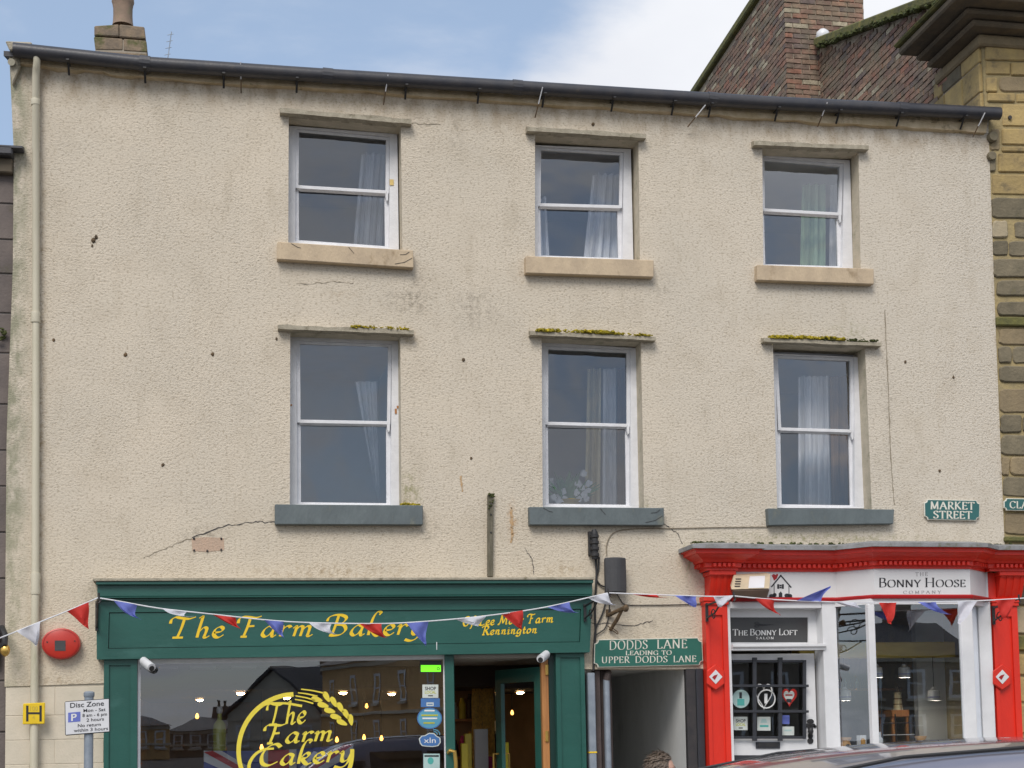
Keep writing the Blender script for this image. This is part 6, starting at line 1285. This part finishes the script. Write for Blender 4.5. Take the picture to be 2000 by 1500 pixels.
# loudspeaker
t = thing('loudspeaker', 'dark grey wall loudspeaker with a curved front above the passage', 'loudspeaker', P(1203, 1158, -.1))
a, b = P(1180, 1089, -.16), P(1225, 1158, -.16); n = 9; pl_ = [(a.x+(b.x-a.x)*k/(n-1), -.16-.05*math.sin(math.pi*k/(n-1))) for k in range(n)]+[(b.x-.03, -.03), (a.x+.03, -.03)]
part('case', MB().prism([V((x, y, b.z)) for x, y in pl_], (0, 0, a.z-b.z)), M['speaker'], t, bev=.012)
part('bracket', MB().box((a.x+b.x)/2-.03, (a.x+b.x)/2+.03, -.05, .0, b.z+.05, a.z-.05), M['iron'], t)
# cable terminal with ribs, cables
t = thing('cable_terminal', 'black ribbed cable terminal on the wall below the middle window', 'junction box', P(1162, 1092, -.05)); c = P(1162, 1092, -.06); h = P(1162, 1034, -.06).z-c.z
part('body', MB().lathe(c, [(0, 0), (.03, 0), (.035, .02), (.035, h*.9), (.02, h), (0, h)], 12), M['cable'], t, smooth=True)
for k in range(4): part('rib', MB().lathe(c+V((0, 0, h*(.14+.21*k))), [(.035, -.022), (.046, -.012), (.046, .012), (.035, .022)], 12, caps=False), M['iron'], t, smooth=True)
part('clip', MB().box(c.x-.055, c.x-.02, -.05, 0, c.z+.04, c.z+h-.02), M['iron'], t)
def cable(pts, label, r=.008, y=-.02, m='cable'):
    Q = smooth_pts(pts, 5); mb = MB().tube([P(p.x, p.y, y) for p in Q], r, 6); return solo('cable', mb, M[m], label, 'cable', 'cables clipped to the wall')
cable([(1163, 1090), (1165, 1120), (1163, 1160), (1162, 1200), (1163, 1240), (1160, 1270), (1159, 1310)], 'black cable dropping from the ribbed terminal beside the bakery', .011)
cable([(1170, 1088), (1169, 1110), (1165, 1130), (1172, 1142), (1181, 1146)], 'thin black cable looping from the terminal to the loudspeaker')
cable([(1185, 1085), (1186, 1060), (1200, 1040), (1235, 1033), (1310, 1032), (1400, 1030), (1500, 1029)], 'thin grey cable running along under the windows to the right', .005, -.01, 'stain')
cable([(1188, 1155), (1182, 1180), (1176, 1200), (1163, 1230), (1160, 1260)], 'black cable curving from the loudspeaker down to the passage sign', .008)
cable([(1187, 1160), (1190, 1190), (1183, 1225), (1165, 1240), (1160, 1252)], 'slack black cable hanging behind the bunting bracket', .006)
cable([(1205, 1160), (1212, 1172), (1222, 1181), (1260, 1182), (1330, 1181), (1378, 1179)], 'thin cable running from the loudspeaker to the red pilaster', .005, -.012)
cable([(1187, 1222), (1195, 1230), (1206, 1238), (1206, 1234), (1198, 1228)], 'loose loop of brown cord under the rusty arm', .005, -.05, 'rust')
# rusty hinged arm
t = thing('rusty_arm', 'rusty old iron lamp arm sticking out above the DODDS LANE plate', 'bracket', P(1190, 1232, 0))
part('plate', MB().slab(rect(1184, 1190, 1193, 1204, -.02), .02), M['rust'], t); part('arm', MB().tube([P(1190, 1201, -.03), P(1206, 1193, -.14), P(1221, 1187, -.22)], [.022, .02, .026], 8), M['rust'], t, smooth=True); part('brace', MB().tube([P(1215, 1191, -.18), P(1205, 1210, -.10), P(1192, 1231, -.02)], [.016, .02, .018], 8), M['rust'], t, smooth=True)
part('tip', MB().blob(P(1222, 1188, -.23), .034, 8, 6, (1, 1, 1.1), .05), M['rust'], t, smooth=True)
# timber batten
a, b, c, d = P(953, 965, -.05), P(964, 963, -.05), P(963, 1126, -.05), P(953, 1126, -.05)
t = thing('timber_batten', 'weathered grey timber batten fixed upright on the wall above the bakery', 'batten', (c+d)/2); bat = part('batten', MB().slab([a, b, c, d], .05), M['timber'], t, bev=.004)
moss_run(t, [P(955, 966, -.055), P(962, 968, -.055), P(957, 1000, -.055)], M['darkmoss'], 26, (.006, .014), yj=.01)
for py in (985, 1005, 1040): part('bolt', MB().lathe(P(959, py, -.052), [(0, -.006), (.008, -.006), (.01, 0), (0, .002)], 8, 'y'), M['iron'], t)
# round red alarm
t = thing('alarm_box', 'round red alarm sounder with a dark square label left of the bakery', 'alarm', P(120, 1282, 0)); c = P(119, 1252, -.09); r = .175
part('body', MB().lathe(c, [(0, -.012), (r*.8, -.012), (r*.97, 0), (r, .02), (r, .085), (0, .085)], 32, 'y'), M['redplastic'], t, smooth=True).scale.z = .83; part('seam', MB().lathe(c+V((0, 0, 0)), [(r*.885, -.0125), (r*.90, -.0125), (r*.90, -.009), (r*.885, -.009)], 32, 'y', caps=False), M['trimred'], t).scale.z = .83; part('screw', MB().lathe(P(92, 1254, -.103), [(0, -.004), (.007, -.004), (.007, .004)], 8, 'y'), M['iron'], t); part('screw', MB().lathe(P(146, 1252, -.103), [(0, -.004), (.007, -.004), (.007, .004)], 8, 'y'), M['iron'], t); part('label', MB().slab(rect(107, 1251, 128, 1271, -.106), .006), M['speaker'], t)
# hydrant plate
t = thing('hydrant_sign', 'yellow hydrant plate with a black letter H strapped to the cream downpipe', 'sign', P(66, 1415, -.1)); part('plate', MB().slab([P(45, 1374, -.11), P(88, 1372, -.11), P(87, 1414, -.11), P(44, 1415, -.11)], .012), M['hydrant'], t, bev=.006)
hm = MB(); yy_ = -.112
for q in ((51, 1378, 55.5, 1409), (77, 1378, 81.5, 1409), (55.5, 1391, 77, 1395)): hm.slab(rect(*q, yy_), .001)
part('letter_h', hm, M['ink'], t); M['platefig'] = mat('plate_figures', (.55, .42, .06)); sans('100', P(59, 1388, yy_), P(74, 1388, yy_), P(59, 1379, yy_), M['platefig'], t); sans('4', P(63, 1405, yy_), P(68, 1405, yy_), P(63, 1397, yy_), M['platefig'], t)
# parking sign on its post, out on the kerb
YP = -2.3
t = thing('parking_sign', 'white disc zone parking sign on a grey post in front of the blockwork', 'sign', dn(P(172, 1500, YP)))
c = P(172, 1420, YP+.05); top = P(174, 1354, YP+.05); post = part('post', MB().tube([V((c.x, YP+.05, 0)), top], .036, 14), M['galv'], t, smooth=True); part('cap', MB().lathe(top+V((0, 0, -.03)), [(.039, 0), (.042, .01), (.042, .035), (.03, .045), (0, .047)], 14), M['galv'], post, smooth=True)
Q = [P(126, 1370, YP), P(214, 1364, YP), P(215, 1430, YP), P(127, 1437, YP)]; part('back_edge', MB().slab(Q, .02), M['iron'], t, bev=.008)
I = inset(Q, .006, .006, .006, .006); pl__ = part('plate', MB().slab([p+V((0, -.004, 0)) for p in I], .004), M['plate'], t, bev=.003)
yy_ = YP-.0055
def stx(text, x0, x1, yb0, yb1, h, bold=.012, m='ink'): sans(text, P(x0, yb0, yy_), P(x1, yb1, yy_), P(x0, yb0-h, yy_), M[m], t, bold=bold)
stx('Disc Zone', 137, 203, 1382.5, 1378, 10); stx('Mon - Sat', 163, 206, 1391, 1388.5, 6.5); stx('8 am - 6 pm', 161, 209, 1400.5, 1397.5, 6.5); stx('2 hours', 169, 203, 1409.5, 1407, 6.5); stx('No return', 152, 197, 1420.5, 1417.5, 6.5); stx('within 3 hours', 144, 211, 1430, 1425.5, 6.5)
part('parking_mark', MB().slab([P(133, 1392, yy_), P(157, 1390, yy_), P(157, 1409, yy_), P(133, 1411, yy_)], .0008), M['bluesign'], t); yy_ -= .001; stx('P', 139, 150, 1408, 1407, 14, .02, 'white_ink')
# floodlight leaning out over the white fascia
t = thing('floodlight', 'beige floodlight with a brown glass leaning over the white fascia', 'floodlight', P(1472, 1165, -.3))
a, b, c, d = P(1432, 1124, -.26), P(1506, 1121, -.26), P(1504, 1150, -.40), P(1428, 1152, -.40)
part('case', MB().hexa([a, b, c, d], [a+V((.03, .06, .02)), b+V((-.03, .06, .02)), c+V((-.03, .12, .05)), d+V((.03, .12, .05))]), mat('beige_metal', (.58, .47, .32), (.48, .40, .28), 8, .6), t, bev=.008)
e = [d+V((.02, .01, -.005)), c+V((-.0, .01, -.005)), P(1498, 1168, -.34), P(1436, 1168, -.34)]; part('lens', MB().hexa(e, [p+V((0, .08, .03)) for p in e]), mat('brown_glass', (.16, .105, .075), (.12, .08, .06), 6, .35), t, bev=.005)
for k in range(4): f = lerp(a, d, .25+.17*k); part('vent', MB().box(f.x+.03, f.x+.085, f.y-.012, f.y+.02, f.z-.006, f.z+.006), M['brownpost'], t)
g = [lerp(lerp(a, b, .44), lerp(d, c, .44), .12), lerp(lerp(a, b, .84), lerp(d, c, .84), .12), lerp(lerp(a, b, .84), lerp(d, c, .84), .92), lerp(lerp(a, b, .44), lerp(d, c, .44), .92)]; part('panel', MB().hexa([p+V((0, -.006, .0)) for p in g], [p+V((0, .02, .01)) for p in g]), M['plate'], t)

# ------------------------------------------------------------------ hanging-basket brackets and bunting
YT = -.95
def bracket(px, py0, py1, yw, tip, label):
    a, b = P(px, py0, yw), P(px, py1, yw); tp = P(*tip, YT); t = thing('basket_bracket', label, 'bracket', b, 'black basket brackets holding up the bunting')
    part('back_bar', MB().box(a.x-.012, a.x+.012, yw-.012, yw+.012, b.z, a.z), M['iron'], t); arm = a+V((0, 0, -.02)); part('arm', MB().tube([arm, tp], .011, 6), M['iron'], t)
    q = lerp(arm, tp, .62); part('brace', MB().tube([b+V((0, 0, .03)), lerp(b, q, .5)+V((0, 0, -.02)), q], .009, 6), M['iron'], t)
    part('scroll', MB().tube([lerp(arm, tp, .25)+V((0, 0, -.12))+V((0, .07*math.cos(k*.5), .07*math.sin(k*.5)))*(1-k*.055) for k in range(15)], .006, 5), M['iron'], t); part('hook', MB().tube([tp+V((0, 0, .04)), tp, tp+V((.015, 0, -.03)), tp+V((.0, 0, -.05))], .01, 6), M['iron'], t); return tp
t1 = bracket(189, 1174, 1232, -.15, (193, 1167), 'black iron basket bracket at the left end of the green fascia')
t2 = bracket(1142, 1180, 1214, -.15, (1188, 1158), 'black iron basket bracket at the right end of the green fascia')
t3 = bracket(1380, 1178, 1214, -.14, (1433, 1164), 'black iron basket bracket on the left red pilaster')
t4 = bracket(1940, 1184, 1220, -.14, (1990, 1169), 'black iron basket bracket on the right red pilaster')
def bunting(label, path, flags, sag=None):
    pts = [P(*q, YT) for q in path]; t = thing('bunting', label, 'bunting', pts[len(pts)//2], 'strings of red, white and blue bunting')
    part('string', MB().tube([P(p.x, p.y, YT) for p in smooth_pts(path, 4)], .006, 6), M['cord'], t, smooth=True)
    for m, a, b, c, curl in flags:
        A, B, C = P(*a, YT-.006), P(*b, YT-.006), P(*c, YT-.006); mb = MB(); n = 10; ph = random.random()*6; idx = {}
        for i in range(n+1):
            f = i/n
            for j in range(n-i+1):
                u = j/(n-i) if n-i else .5; p = lerp(lerp(A, B, u), C, f)
                off = (math.sin(u*5+ph+f*3.2)*.046+math.sin(u*11+2*ph-f*4)*.012)*(f**.6)*(1-.2*f); q = p+V((curl*f*f*f*.16+math.sin(f*5+ph)*.012*f, off-.05*f*f*abs(curl), abs(curl)*.05*f*f*f)); idx[i, j] = len(mb.v); mb.v.append(q)
        for i in range(n):
            for j in range(n-i):
                mb.f.append((idx[i, j], idx[i, j+1], idx[i+1, j]))
                if j < n-i-1: mb.f.append((idx[i, j+1], idx[i+1, j+1], idx[i+1, j]))
        part('flag', mb, M['flag'+m], t, smooth=True)
    return t
bunting('short bunting at far left with one white and one red flag', [(-40, 1258), (0, 1246), (60, 1222), (130, 1194), (172, 1176), (193, 1167)], [('white', (33, 1233), (79, 1214), (73, 1263), 0), ('red', (131, 1194), (173, 1176), (174, 1229), 0)])
bunting('long sagging bunting with nine flags across the green bakery fascia', [(193, 1168), (225, 1173), (310, 1188), (400, 1198), (520, 1211), (600, 1216), (700, 1218), (780, 1217), (890, 1209), (980, 1199), (1065, 1186), (1150, 1167), (1188, 1158)],
    [('blue', (222, 1173), (268, 1181), (257, 1216), .5), ('white', (318, 1189), (365, 1195), (348, 1214), .9), ('red', (415, 1200), (460, 1206), (466, 1230), .1), ('blue', (516, 1211), (554, 1214), (552, 1248), .1), ('white', (604, 1217), (648, 1218), (636, 1246), .6), ('red', (702, 1218), (745, 1218), (742, 1252), .5), ('blue', (794, 1217), (837, 1214), (830, 1262), 0), ('white', (888, 1209), (950, 1203), (932, 1225), .1), ('red', (979, 1199), (1021, 1192), (1021, 1234), .1), ('blue', (1070, 1186), (1112, 1176), (1112, 1203), .6), ('white', (1147, 1167), (1187, 1158), (1190, 1190), .7)])
bunting('short level bunting with three blown flags over the passage sign', [(1188, 1158), (1240, 1160), (1320, 1163), (1400, 1165), (1433, 1164)], [('red', (1236, 1161), (1282, 1162), (1290, 1172), .5), ('blue', (1317, 1163), (1360, 1165), (1354, 1188), .1), ('white', (1393, 1165), (1432, 1164), (1404, 1189), .2)])
bunting('bunting with seven flags crossing the white bay window', [(1433, 1164), (1510, 1171), (1600, 1175), (1700, 1177), (1820, 1176), (1920, 1173), (1990, 1169), (2060, 1164)], [('red', (1474, 1168), (1512, 1171), (1515, 1206), .3), ('blue', (1556, 1173), (1604, 1175), (1612, 1147), .3), ('white', (1630, 1176), (1671, 1177), (1686, 1194), .4), ('red', (1716, 1177), (1751, 1177), (1738, 1220), 0), ('blue', (1793, 1176), (1828, 1176), (1836, 1207), .6), ('white', (1870, 1175), (1909, 1174), (1872, 1221), 0), ('red', (1944, 1172), (1984, 1170), (1958, 1212), .2)])

# ------------------------------------------------------------------ the passer-by
def skin_body(name, joints, edges, m, parent, sub=2, root=0):
    w = WL[parent.name]; me = bpy.data.meshes.new(name); me.from_pydata([V(p)-w for p, r in joints], edges, []); o = bpy.data.objects.new(name, me); COL.objects.link(o); o.parent = parent; WL[o.name] = w; me.materials.append(m)
    sk = o.modifiers.new('skin', 'SKIN'); sl = me.skin_vertices[0].data
    for i, (p, r) in enumerate(joints): sl[i].radius = r if isinstance(r, tuple) else (r, r); sl[i].use_root = (i == root)
    ss = o.modifiers.new('sub', 'SUBSURF'); ss.levels = sub; ss.render_levels = sub
    for p_ in me.polygons: p_.use_smooth = True
    return o
M['skin'] = mat('skin', (.60, .36, .27), (.52, .30, .22), 30, .55); M['hair'] = mat('grey_brown_hair', (.12, .085, .06), (.20, .155, .12), 40, .55, .4, 200); M['coat'] = mat('dark_green_coat', (.055, .06, .05), (.04, .045, .04), 20, .9, .5, 120); M['trousers'] = mat('dark_trousers', (.03, .03, .035)); M['shoe'] = mat('dark_shoe', (.02, .018, .016))
YPN = -2.2; hc = P(1294, 1495, YPN); hc.z -= .035
pe = thing('person', 'person with wavy grey-brown hair and glasses walking right past the passage', 'person', V((hc.x-.02, YPN, 0)))
bx, by = hc.x-.03, YPN; zt = hc.z
def bj(x, y, z): return (bx+x, by+y, z)
s = (zt+.11)/1.60
J = [(bj(0, 0, .86*s), (.15, .12)), (bj(0, 0, 1.02*s), (.15, .12)), (bj(0, 0, 1.20*s), (.17, .12)), (bj(.0, 0, 1.31*s), (.13, .10)), (bj(.01, 0, 1.385*s), .058), (bj(.02, 0, 1.43*s), .05),
     (bj(0, -.17, 1.28*s), .075), (bj(-.06, -.22, 1.05*s), .055), (bj(.08, -.22, .86*s), .042), (bj(.12, -.21, .79*s), .04),
     (bj(0, .17, 1.28*s), .075), (bj(.06, .22, 1.04*s), .055), (bj(.16, .22, .86*s), .042), (bj(.20, .21, .79*s), .04),
     (bj(.02, -.09, .78*s), .10), (bj(.14, -.09, .46*s), .07), (bj(.16, -.09, .11), .05), (bj(-.02, .09, .78*s), .10), (bj(-.05, .09, .46*s), .07), (bj(-.22, .09, .12), .05)]
E_ = [(0, 1), (1, 2), (2, 3), (3, 4), (4, 5), (3, 6), (6, 7), (7, 8), (8, 9), (3, 10), (10, 11), (11, 12), (12, 13), (0, 14), (14, 15), (15, 16), (0, 17), (17, 18), (18, 19)]
body = skin_body('body', J, E_, M['coat'], pe)
# head: one surface with brow, nose, lips, chin and ears, facing +x
hd = MB(); nu, nv = 36, 28
for i in range(nv+1):
    th = math.pi*i/nv
    for j in range(nu):
        a = 2*math.pi*j/nu; x, y, z = math.sin(th)*math.cos(a), math.sin(th)*math.sin(a), math.cos(th)
        X, Y, Z = x*.104, y*.079, z*.124
        if z < 0: X *= 1-.10*(-z); Y *= 1-.28*(-z)**1.3
        if x > 0: X *= .96
        g = lambda cx, cy, sx, sy: math.exp(-((y*.076-cx)/sx)**2-((Z-cy)/sy)**2)
        if x > .2:
            X += .024*g(0, -.018, .011, .020)+.010*g(0, .0, .009, .02)+.007*g(0, .022, .045, .012)-.008*g(.03, .004, .014, .010)-.008*g(-.03, .004, .014, .010)+.006*g(0, -.052, .02, .006)+.005*g(0, -.064, .018, .006)-.003*g(0, -.058, .022, .003)+.012*g(0, -.092, .024, .016)
        if abs(abs(math.degrees(a if a < math.pi else a-2*math.pi))-97) < 9 and -.045 < Z < .02: Y *= 1.16
        hd.v.append(hc+V((X, Y, Z)))
for i in range(nv):
    for j in range(nu): hd.f.append((i*nu+j, (i+1)*nu+j, (i+1)*nu+(j+1) % nu, i*nu+(j+1) % nu))
head = part('head', hd, M['skin'], pe, smooth=True)
for sgn in (-1, 1):
    part('ear', MB().blob(hc+V((-.004, sgn*.076, -.012)), .03, 10, 8, (.62, .28, 1.05), .03), M['skin'], head, smooth=True)
    part('eye', MB().blob(hc+V((.079, sgn*.029, .004)), .010, 8, 6, (.6, 1.2, .8), 0), M['white'], head, smooth=True); part('pupil', MB().blob(hc+V((.085, sgn*.029, .004)), .005, 8, 6, (.5, 1, 1), 0), M['ink'], head)
part('mouth', MB().blob(hc+V((.0915, 0, -.058)), .012, 8, 6, (.3, 1.5, .35), 0), mat('lips', (.42, .16, .14)), head, smooth=True)
gl_ = MB()
for sgn in (-1, 1):
    c = hc+V((.100, sgn*.03, .002)); gl_.tube([c+V((-.004*abs(math.cos(k*.5236)), .025*math.cos(k*.5236), .02*math.sin(k*.5236))) for k in range(13)], .0022, 5)
    gl_.tube([c+V((-.002, sgn*.026, .005)), hc+V((.0, sgn*.084, .008))], .0022, 5)
gl_.tube([hc+V((.104, -.008, .004)), hc+V((.104, .008, .004))], .0022, 5)
part('glasses', gl_, M['iron'], pe)
# hair: a scalp shell and a few hundred swept locks
hs = MB(); R = random.Random(3)
for i in range(15):
    th = math.pi*.62*i/14
    for j in range(28):
        a = 2*math.pi*j/28; d = V((math.sin(th)*math.cos(a), math.sin(th)*math.sin(a), math.cos(th))); k = 1.0
        X, Y, Z = d.x*.122-.008, d.y*.095, d.z*.142
        if d.x > .22 and d.z < .60: X, Y, Z = X*.84, Y*.86, Z*.9
        hs.v.append(hc+V((X-.004, Y, Z+.004)))
hs.f = [(i*28+j, (i+1)*28+j, (i+1)*28+(j+1) % 28, i*28+(j+1) % 28) for i in range(14) for j in range(28)]
hair = part('hair', hs, M['hair'], pe, smooth=True)
lk_ = MB()
for i in range(900):
    th = math.acos(R.uniform(-.25, 1)); a = R.uniform(0, 2*math.pi); d = V((math.sin(th)*math.cos(a), math.sin(th)*math.sin(a), math.cos(th)))
    if d.x > .34 and d.z < .58: continue
    p = hc+V((d.x*.122-.012, d.y*.096, d.z*.142+.004)); fl_ = (V((-.55, d.y*.5, -.35+.5*d.z))+V((R.gauss(0, .16), R.gauss(0, .16), R.gauss(0, .16)))); tdir = (fl_-d*fl_.dot(d)*.75).normalized(); l = R.uniform(.05, .09); s_ = d.cross(tdir)*R.uniform(.003, .006)
    q1 = p+tdir*l*.5+d*R.uniform(.004, .013); q2 = p+tdir*l+d*R.uniform(-.004, .012); lk_.add([p-s_, p+s_, q1+s_*.9, q1-s_*.9, q2], [(0, 1, 2, 3), (3, 2, 4)])
part('locks', lk_, M['hair'], hair, kind='stuff')
part('collar', MB().lathe(V((hc.x-.02, YPN, hc.z-.17)), [(.10, -.02), (.085, .04), (.083, .08), (.09, .085), (.098, .04), (.115, -.02)], 18, caps=False), M['coat'], pe, smooth=True)
def hand(c, d, up, side):
    mb = MB(); d = d.normalized(); n = d.cross(up).normalized()
    mb.blob(c, .038, 10, 8, (.55, .95, 1.1), 0)
    for k in range(4):
        b = c+n*(-.026+.0175*k)+d*.03; l = (.062, .072, .068, .054)[k]; mb.tube([b, b+d*l*.45+up*.004, b+d*l*.75-up*.012, b+d*l-up*.03], [.009, .0085, .008, .006], 6)
    b = c+n*side*.03; mb.tube([b, b+d*.03+n*side*.018, b+d*.055+n*side*.012], [.011, .010, .007], 6); return mb
for ji, sd2 in ((9, 1), (13, -1)):
    c = V(J[ji][0]); part('hand', hand(c+V((.02, 0, -.05)), V((.25, 0, -1)), V((0, sd2, 0)), 1), M['skin'], pe, smooth=True)
for ji in (16, 19):
    c = V(J[ji][0]); part('shoe', MB().blob(V((c.x+.07, c.y, .045)), .09, 10, 6, (1.5, .55, .5), 0), M['shoe'], pe, smooth=True)
    k = V(J[ji-1][0]); part('trouser_leg', MB().tube([lerp(V(J[ji-2][0]), k, .3), k, V((c.x, c.y, .09))], [.115, .09, .075], 12), M['trousers'], pe, smooth=True)

# ------------------------------------------------------------------ the parked car in the foreground
car = thing('parked_car', 'silver grey car whose glossy roof crosses the bottom right corner', 'car', V((4.2, -9.1, -.12)))
M['paint'] = mat('silver_paint', (.30, .29, .34), (.27, .26, .31), 3, .28, metal=.6, coat=1.0); M['carglass'] = mat('car_glass', (.015, .017, .02), None, 3, .03, spec=.9, coat=1.0); M['tyre'] = mat('tyre', (.02, .02, .02), None, 8, .9); M['alloy'] = mat('alloy', (.5, .5, .52), None, 8, .3, metal=.9); M['plastic'] = mat('black_plastic', (.025, .025, .027), None, 8, .6); M['lamp_red'] = mat('lamp_red', (.5, .02, .02), None, 5, .1); M['lamp_clear'] = mat('lamp_clear', (.7, .7, .72), None, 5, .1)
# section table along x (rear left .. front right): x, belt z, roof z, belt half width, roof half width; z above the road
CX0 = 0.93; yc = -9.13; G = -.12
prof_c = [(0.00, .55, .58, .78, .70), (0.10, .62, 1.02, .84, .66), (.30, .66, 1.33, .87, .64), (.62, .68, 1.585, .885, .625), (.95, .69, 1.712, .89, .62), (1.35, .69, 1.78, .89, .625), (1.9, .69, 1.81, .89, .63), (2.5, .69, 1.812, .89, .62), (2.95, .69, 1.70, .89, .60), (3.45, .69, 1.36, .88, .63), (3.75, .69, 1.12, .87, .70), (4.2, .66, 1.04, .85, .70), (4.5, .6, .92, .80, .64), (4.62, .5, .6, .72, .6)]
def csec(x, bz, rz_, bw, rw):
    top = max(rz_, bz+.02); sh_ = 1.02 if rz_ > 1.1 else rz_-.02; sh_ = max(bz+.01, min(sh_, top-.01))
    return [V((CX0+x, yc+s_*w, G+z)) for s_, w, z in ((-1, bw*.90, .22), (-1, bw, .50), (-1, bw*1.0, sh_), (-1, rw+(.06 if rz_ > 1.2 else .03), top-.085 if top-.085 > sh_ else (top+sh_)/2), (-1, rw*.93, top-.028), (-1, rw*.6, top-.008), (0, 0, top), (1, rw*.6, top-.008), (1, rw*.93, top-.028), (1, rw+(.06 if rz_ > 1.2 else .03), top-.085 if top-.085 > sh_ else (top+sh_)/2), (1, bw, sh_), (1, bw, .50), (1, bw*.90, .22))]
secs = [csec(*r) for r in prof_c]; cb_ = MB(); nsec = len(secs[0])
for s_ in secs: cb_.v += s_
for i in range(len(secs)-1):
    for j in range(nsec-1): cb_.f.append((i*nsec+j, (i+1)*nsec+j, (i+1)*nsec+j+1, i*nsec+j+1))
    cb_.f.append((i*nsec+nsec-1, (i+1)*nsec+nsec-1, (i+1)*nsec, i*nsec))
cb_.f.append(tuple(range(nsec))); cb_.f.append(tuple((len(secs)-1)*nsec+j for j in range(nsec-1, -1, -1)))
cbo = part('body', cb_, M['paint'], car, smooth=False)
for p_ in cbo.data.polygons: p_.use_smooth = True
ssm = cbo.modifiers.new('sub', 'SUBSURF'); ssm.levels = 2; ssm.render_levels = 2
def sideq(xa, xb, za, zb, s_, o=.012):
    def yat(x, z):
        for r0_, r1_ in zip(prof_c, prof_c[1:]):
            if r0_[0] <= x <= r1_[0]:
                f = (x-r0_[0])/(r1_[0]-r0_[0]); bw = lerp(r0_[3], r1_[3], f); rw = lerp(r0_[4], r1_[4], f)+.06; top = lerp(r0_[2], r1_[2], f)-.085; f2_ = max(0, min(1, (z-1.02)/max(.1, top-1.02))); return bw+(rw-bw)*f2_
        return .8
    return [V((CX0+xa, yc+s_*(yat(xa, zb)+o), G+zb)), V((CX0+xb, yc+s_*(yat(xb, zb)+o), G+zb)), V((CX0+xb, yc+s_*(yat(xb, za)+o), G+za)), V((CX0+xa, yc+s_*(yat(xa, za)+o), G+za))]
for s_ in (-1, 1):
    for xa, xb in ((.62, 1.22), (1.30, 2.10), (2.18, 2.86)): part('side_window', MB().prism(sideq(xa, xb, 1.04, 1.56 if xa > .7 else 1.42, s_), (0, -s_*.01, 0)), M['carglass'], car)
    for xa, xb in ((1.26, 2.12), (2.16, 3.1)): o = part('door', MB().prism(sideq(xa, xb, .42, 1.0, s_, .006), (0, -s_*.02, 0)), M['paint'], car, bev=.01); part('handle', MB().box(CX0+xa+.06, CX0+xa+.24, yc+s_*.90-.015, yc+s_*.90+.015, G+.90, G+.93), M['plastic'], o)
    part('roof_moulding', MB().tube([V((CX0+r_[0], yc+s_*(r_[4]*.93), G+r_[2]-.030)) for r_ in prof_c[3:9]], .007, 6), M['plastic'], car, smooth=True)
    for x in (.85, 3.75):
        c = V((CX0+x, yc+s_*.80, G+.33)); w_ = part('wheel', MB().lathe(c, [(.0, -.08), (.2, -.1), (.2, .1), (0, .08)], 20, 'y'), M['plastic'], car); part('tyre', MB().lathe(c, [(.20, -.105), (.30, -.11), (.328, -.07), (.328, .07), (.30, .11), (.20, .105)], 24, 'y', caps=False), M['tyre'], w_, smooth=True)
        rm_ = MB().lathe(c, [(.205, .112*s_), (.19, .118*s_), (.185, .10*s_)], 20, 'y', caps=False)
        for k in range(5): a_ = k*1.2566; rm_.prism([c+V((.19*math.cos(a_-.12), .108*s_, .19*math.sin(a_-.12))), c+V((.19*math.cos(a_+.12), .108*s_, .19*math.sin(a_+.12))), c+V((.03*math.cos(a_+.8), .112*s_, .03*math.sin(a_+.8))), c+V((.03*math.cos(a_-.8), .112*s_, .03*math.sin(a_-.8)))], (0, -.02*s_, 0))
        part('rim', rm_, M['alloy'], w_)
    part('headlight', MB().blob(V((CX0+4.44, yc+s_*.58, G+.72)), .11, 10, 6, (.8, 1.2, .6), 0), M['lamp_clear'], car, smooth=True); part('tail_light', MB().blob(V((CX0+.09, yc+s_*.70, G+.90)), .10, 10, 6, (.6, .7, 1.6), 0), M['lamp_red'], car, smooth=True)
    part('mirror', MB().blob(V((CX0+3.15, yc+s_*1.0, G+1.05)), .11, 10, 6, (.7, 1, .7), 0), M['paint'], car, smooth=True)
def endq(xa, za, wa, xb, zb, wb): return [V((CX0+xb, yc-wb, G+zb)), V((CX0+xb, yc+wb, G+zb)), V((CX0+xa, yc+wa, G+za)), V((CX0+xa, yc-wa, G+za))]
part('rear_window', MB().prism(endq(.16, 1.12, .60, .54, 1.555, .54), (-.006, 0, .012)), M['carglass'], car); part('windscreen', MB().prism(endq(3.66, 1.20, .62, 3.04, 1.665, .55), (.012, 0, .02)), M['carglass'], car)
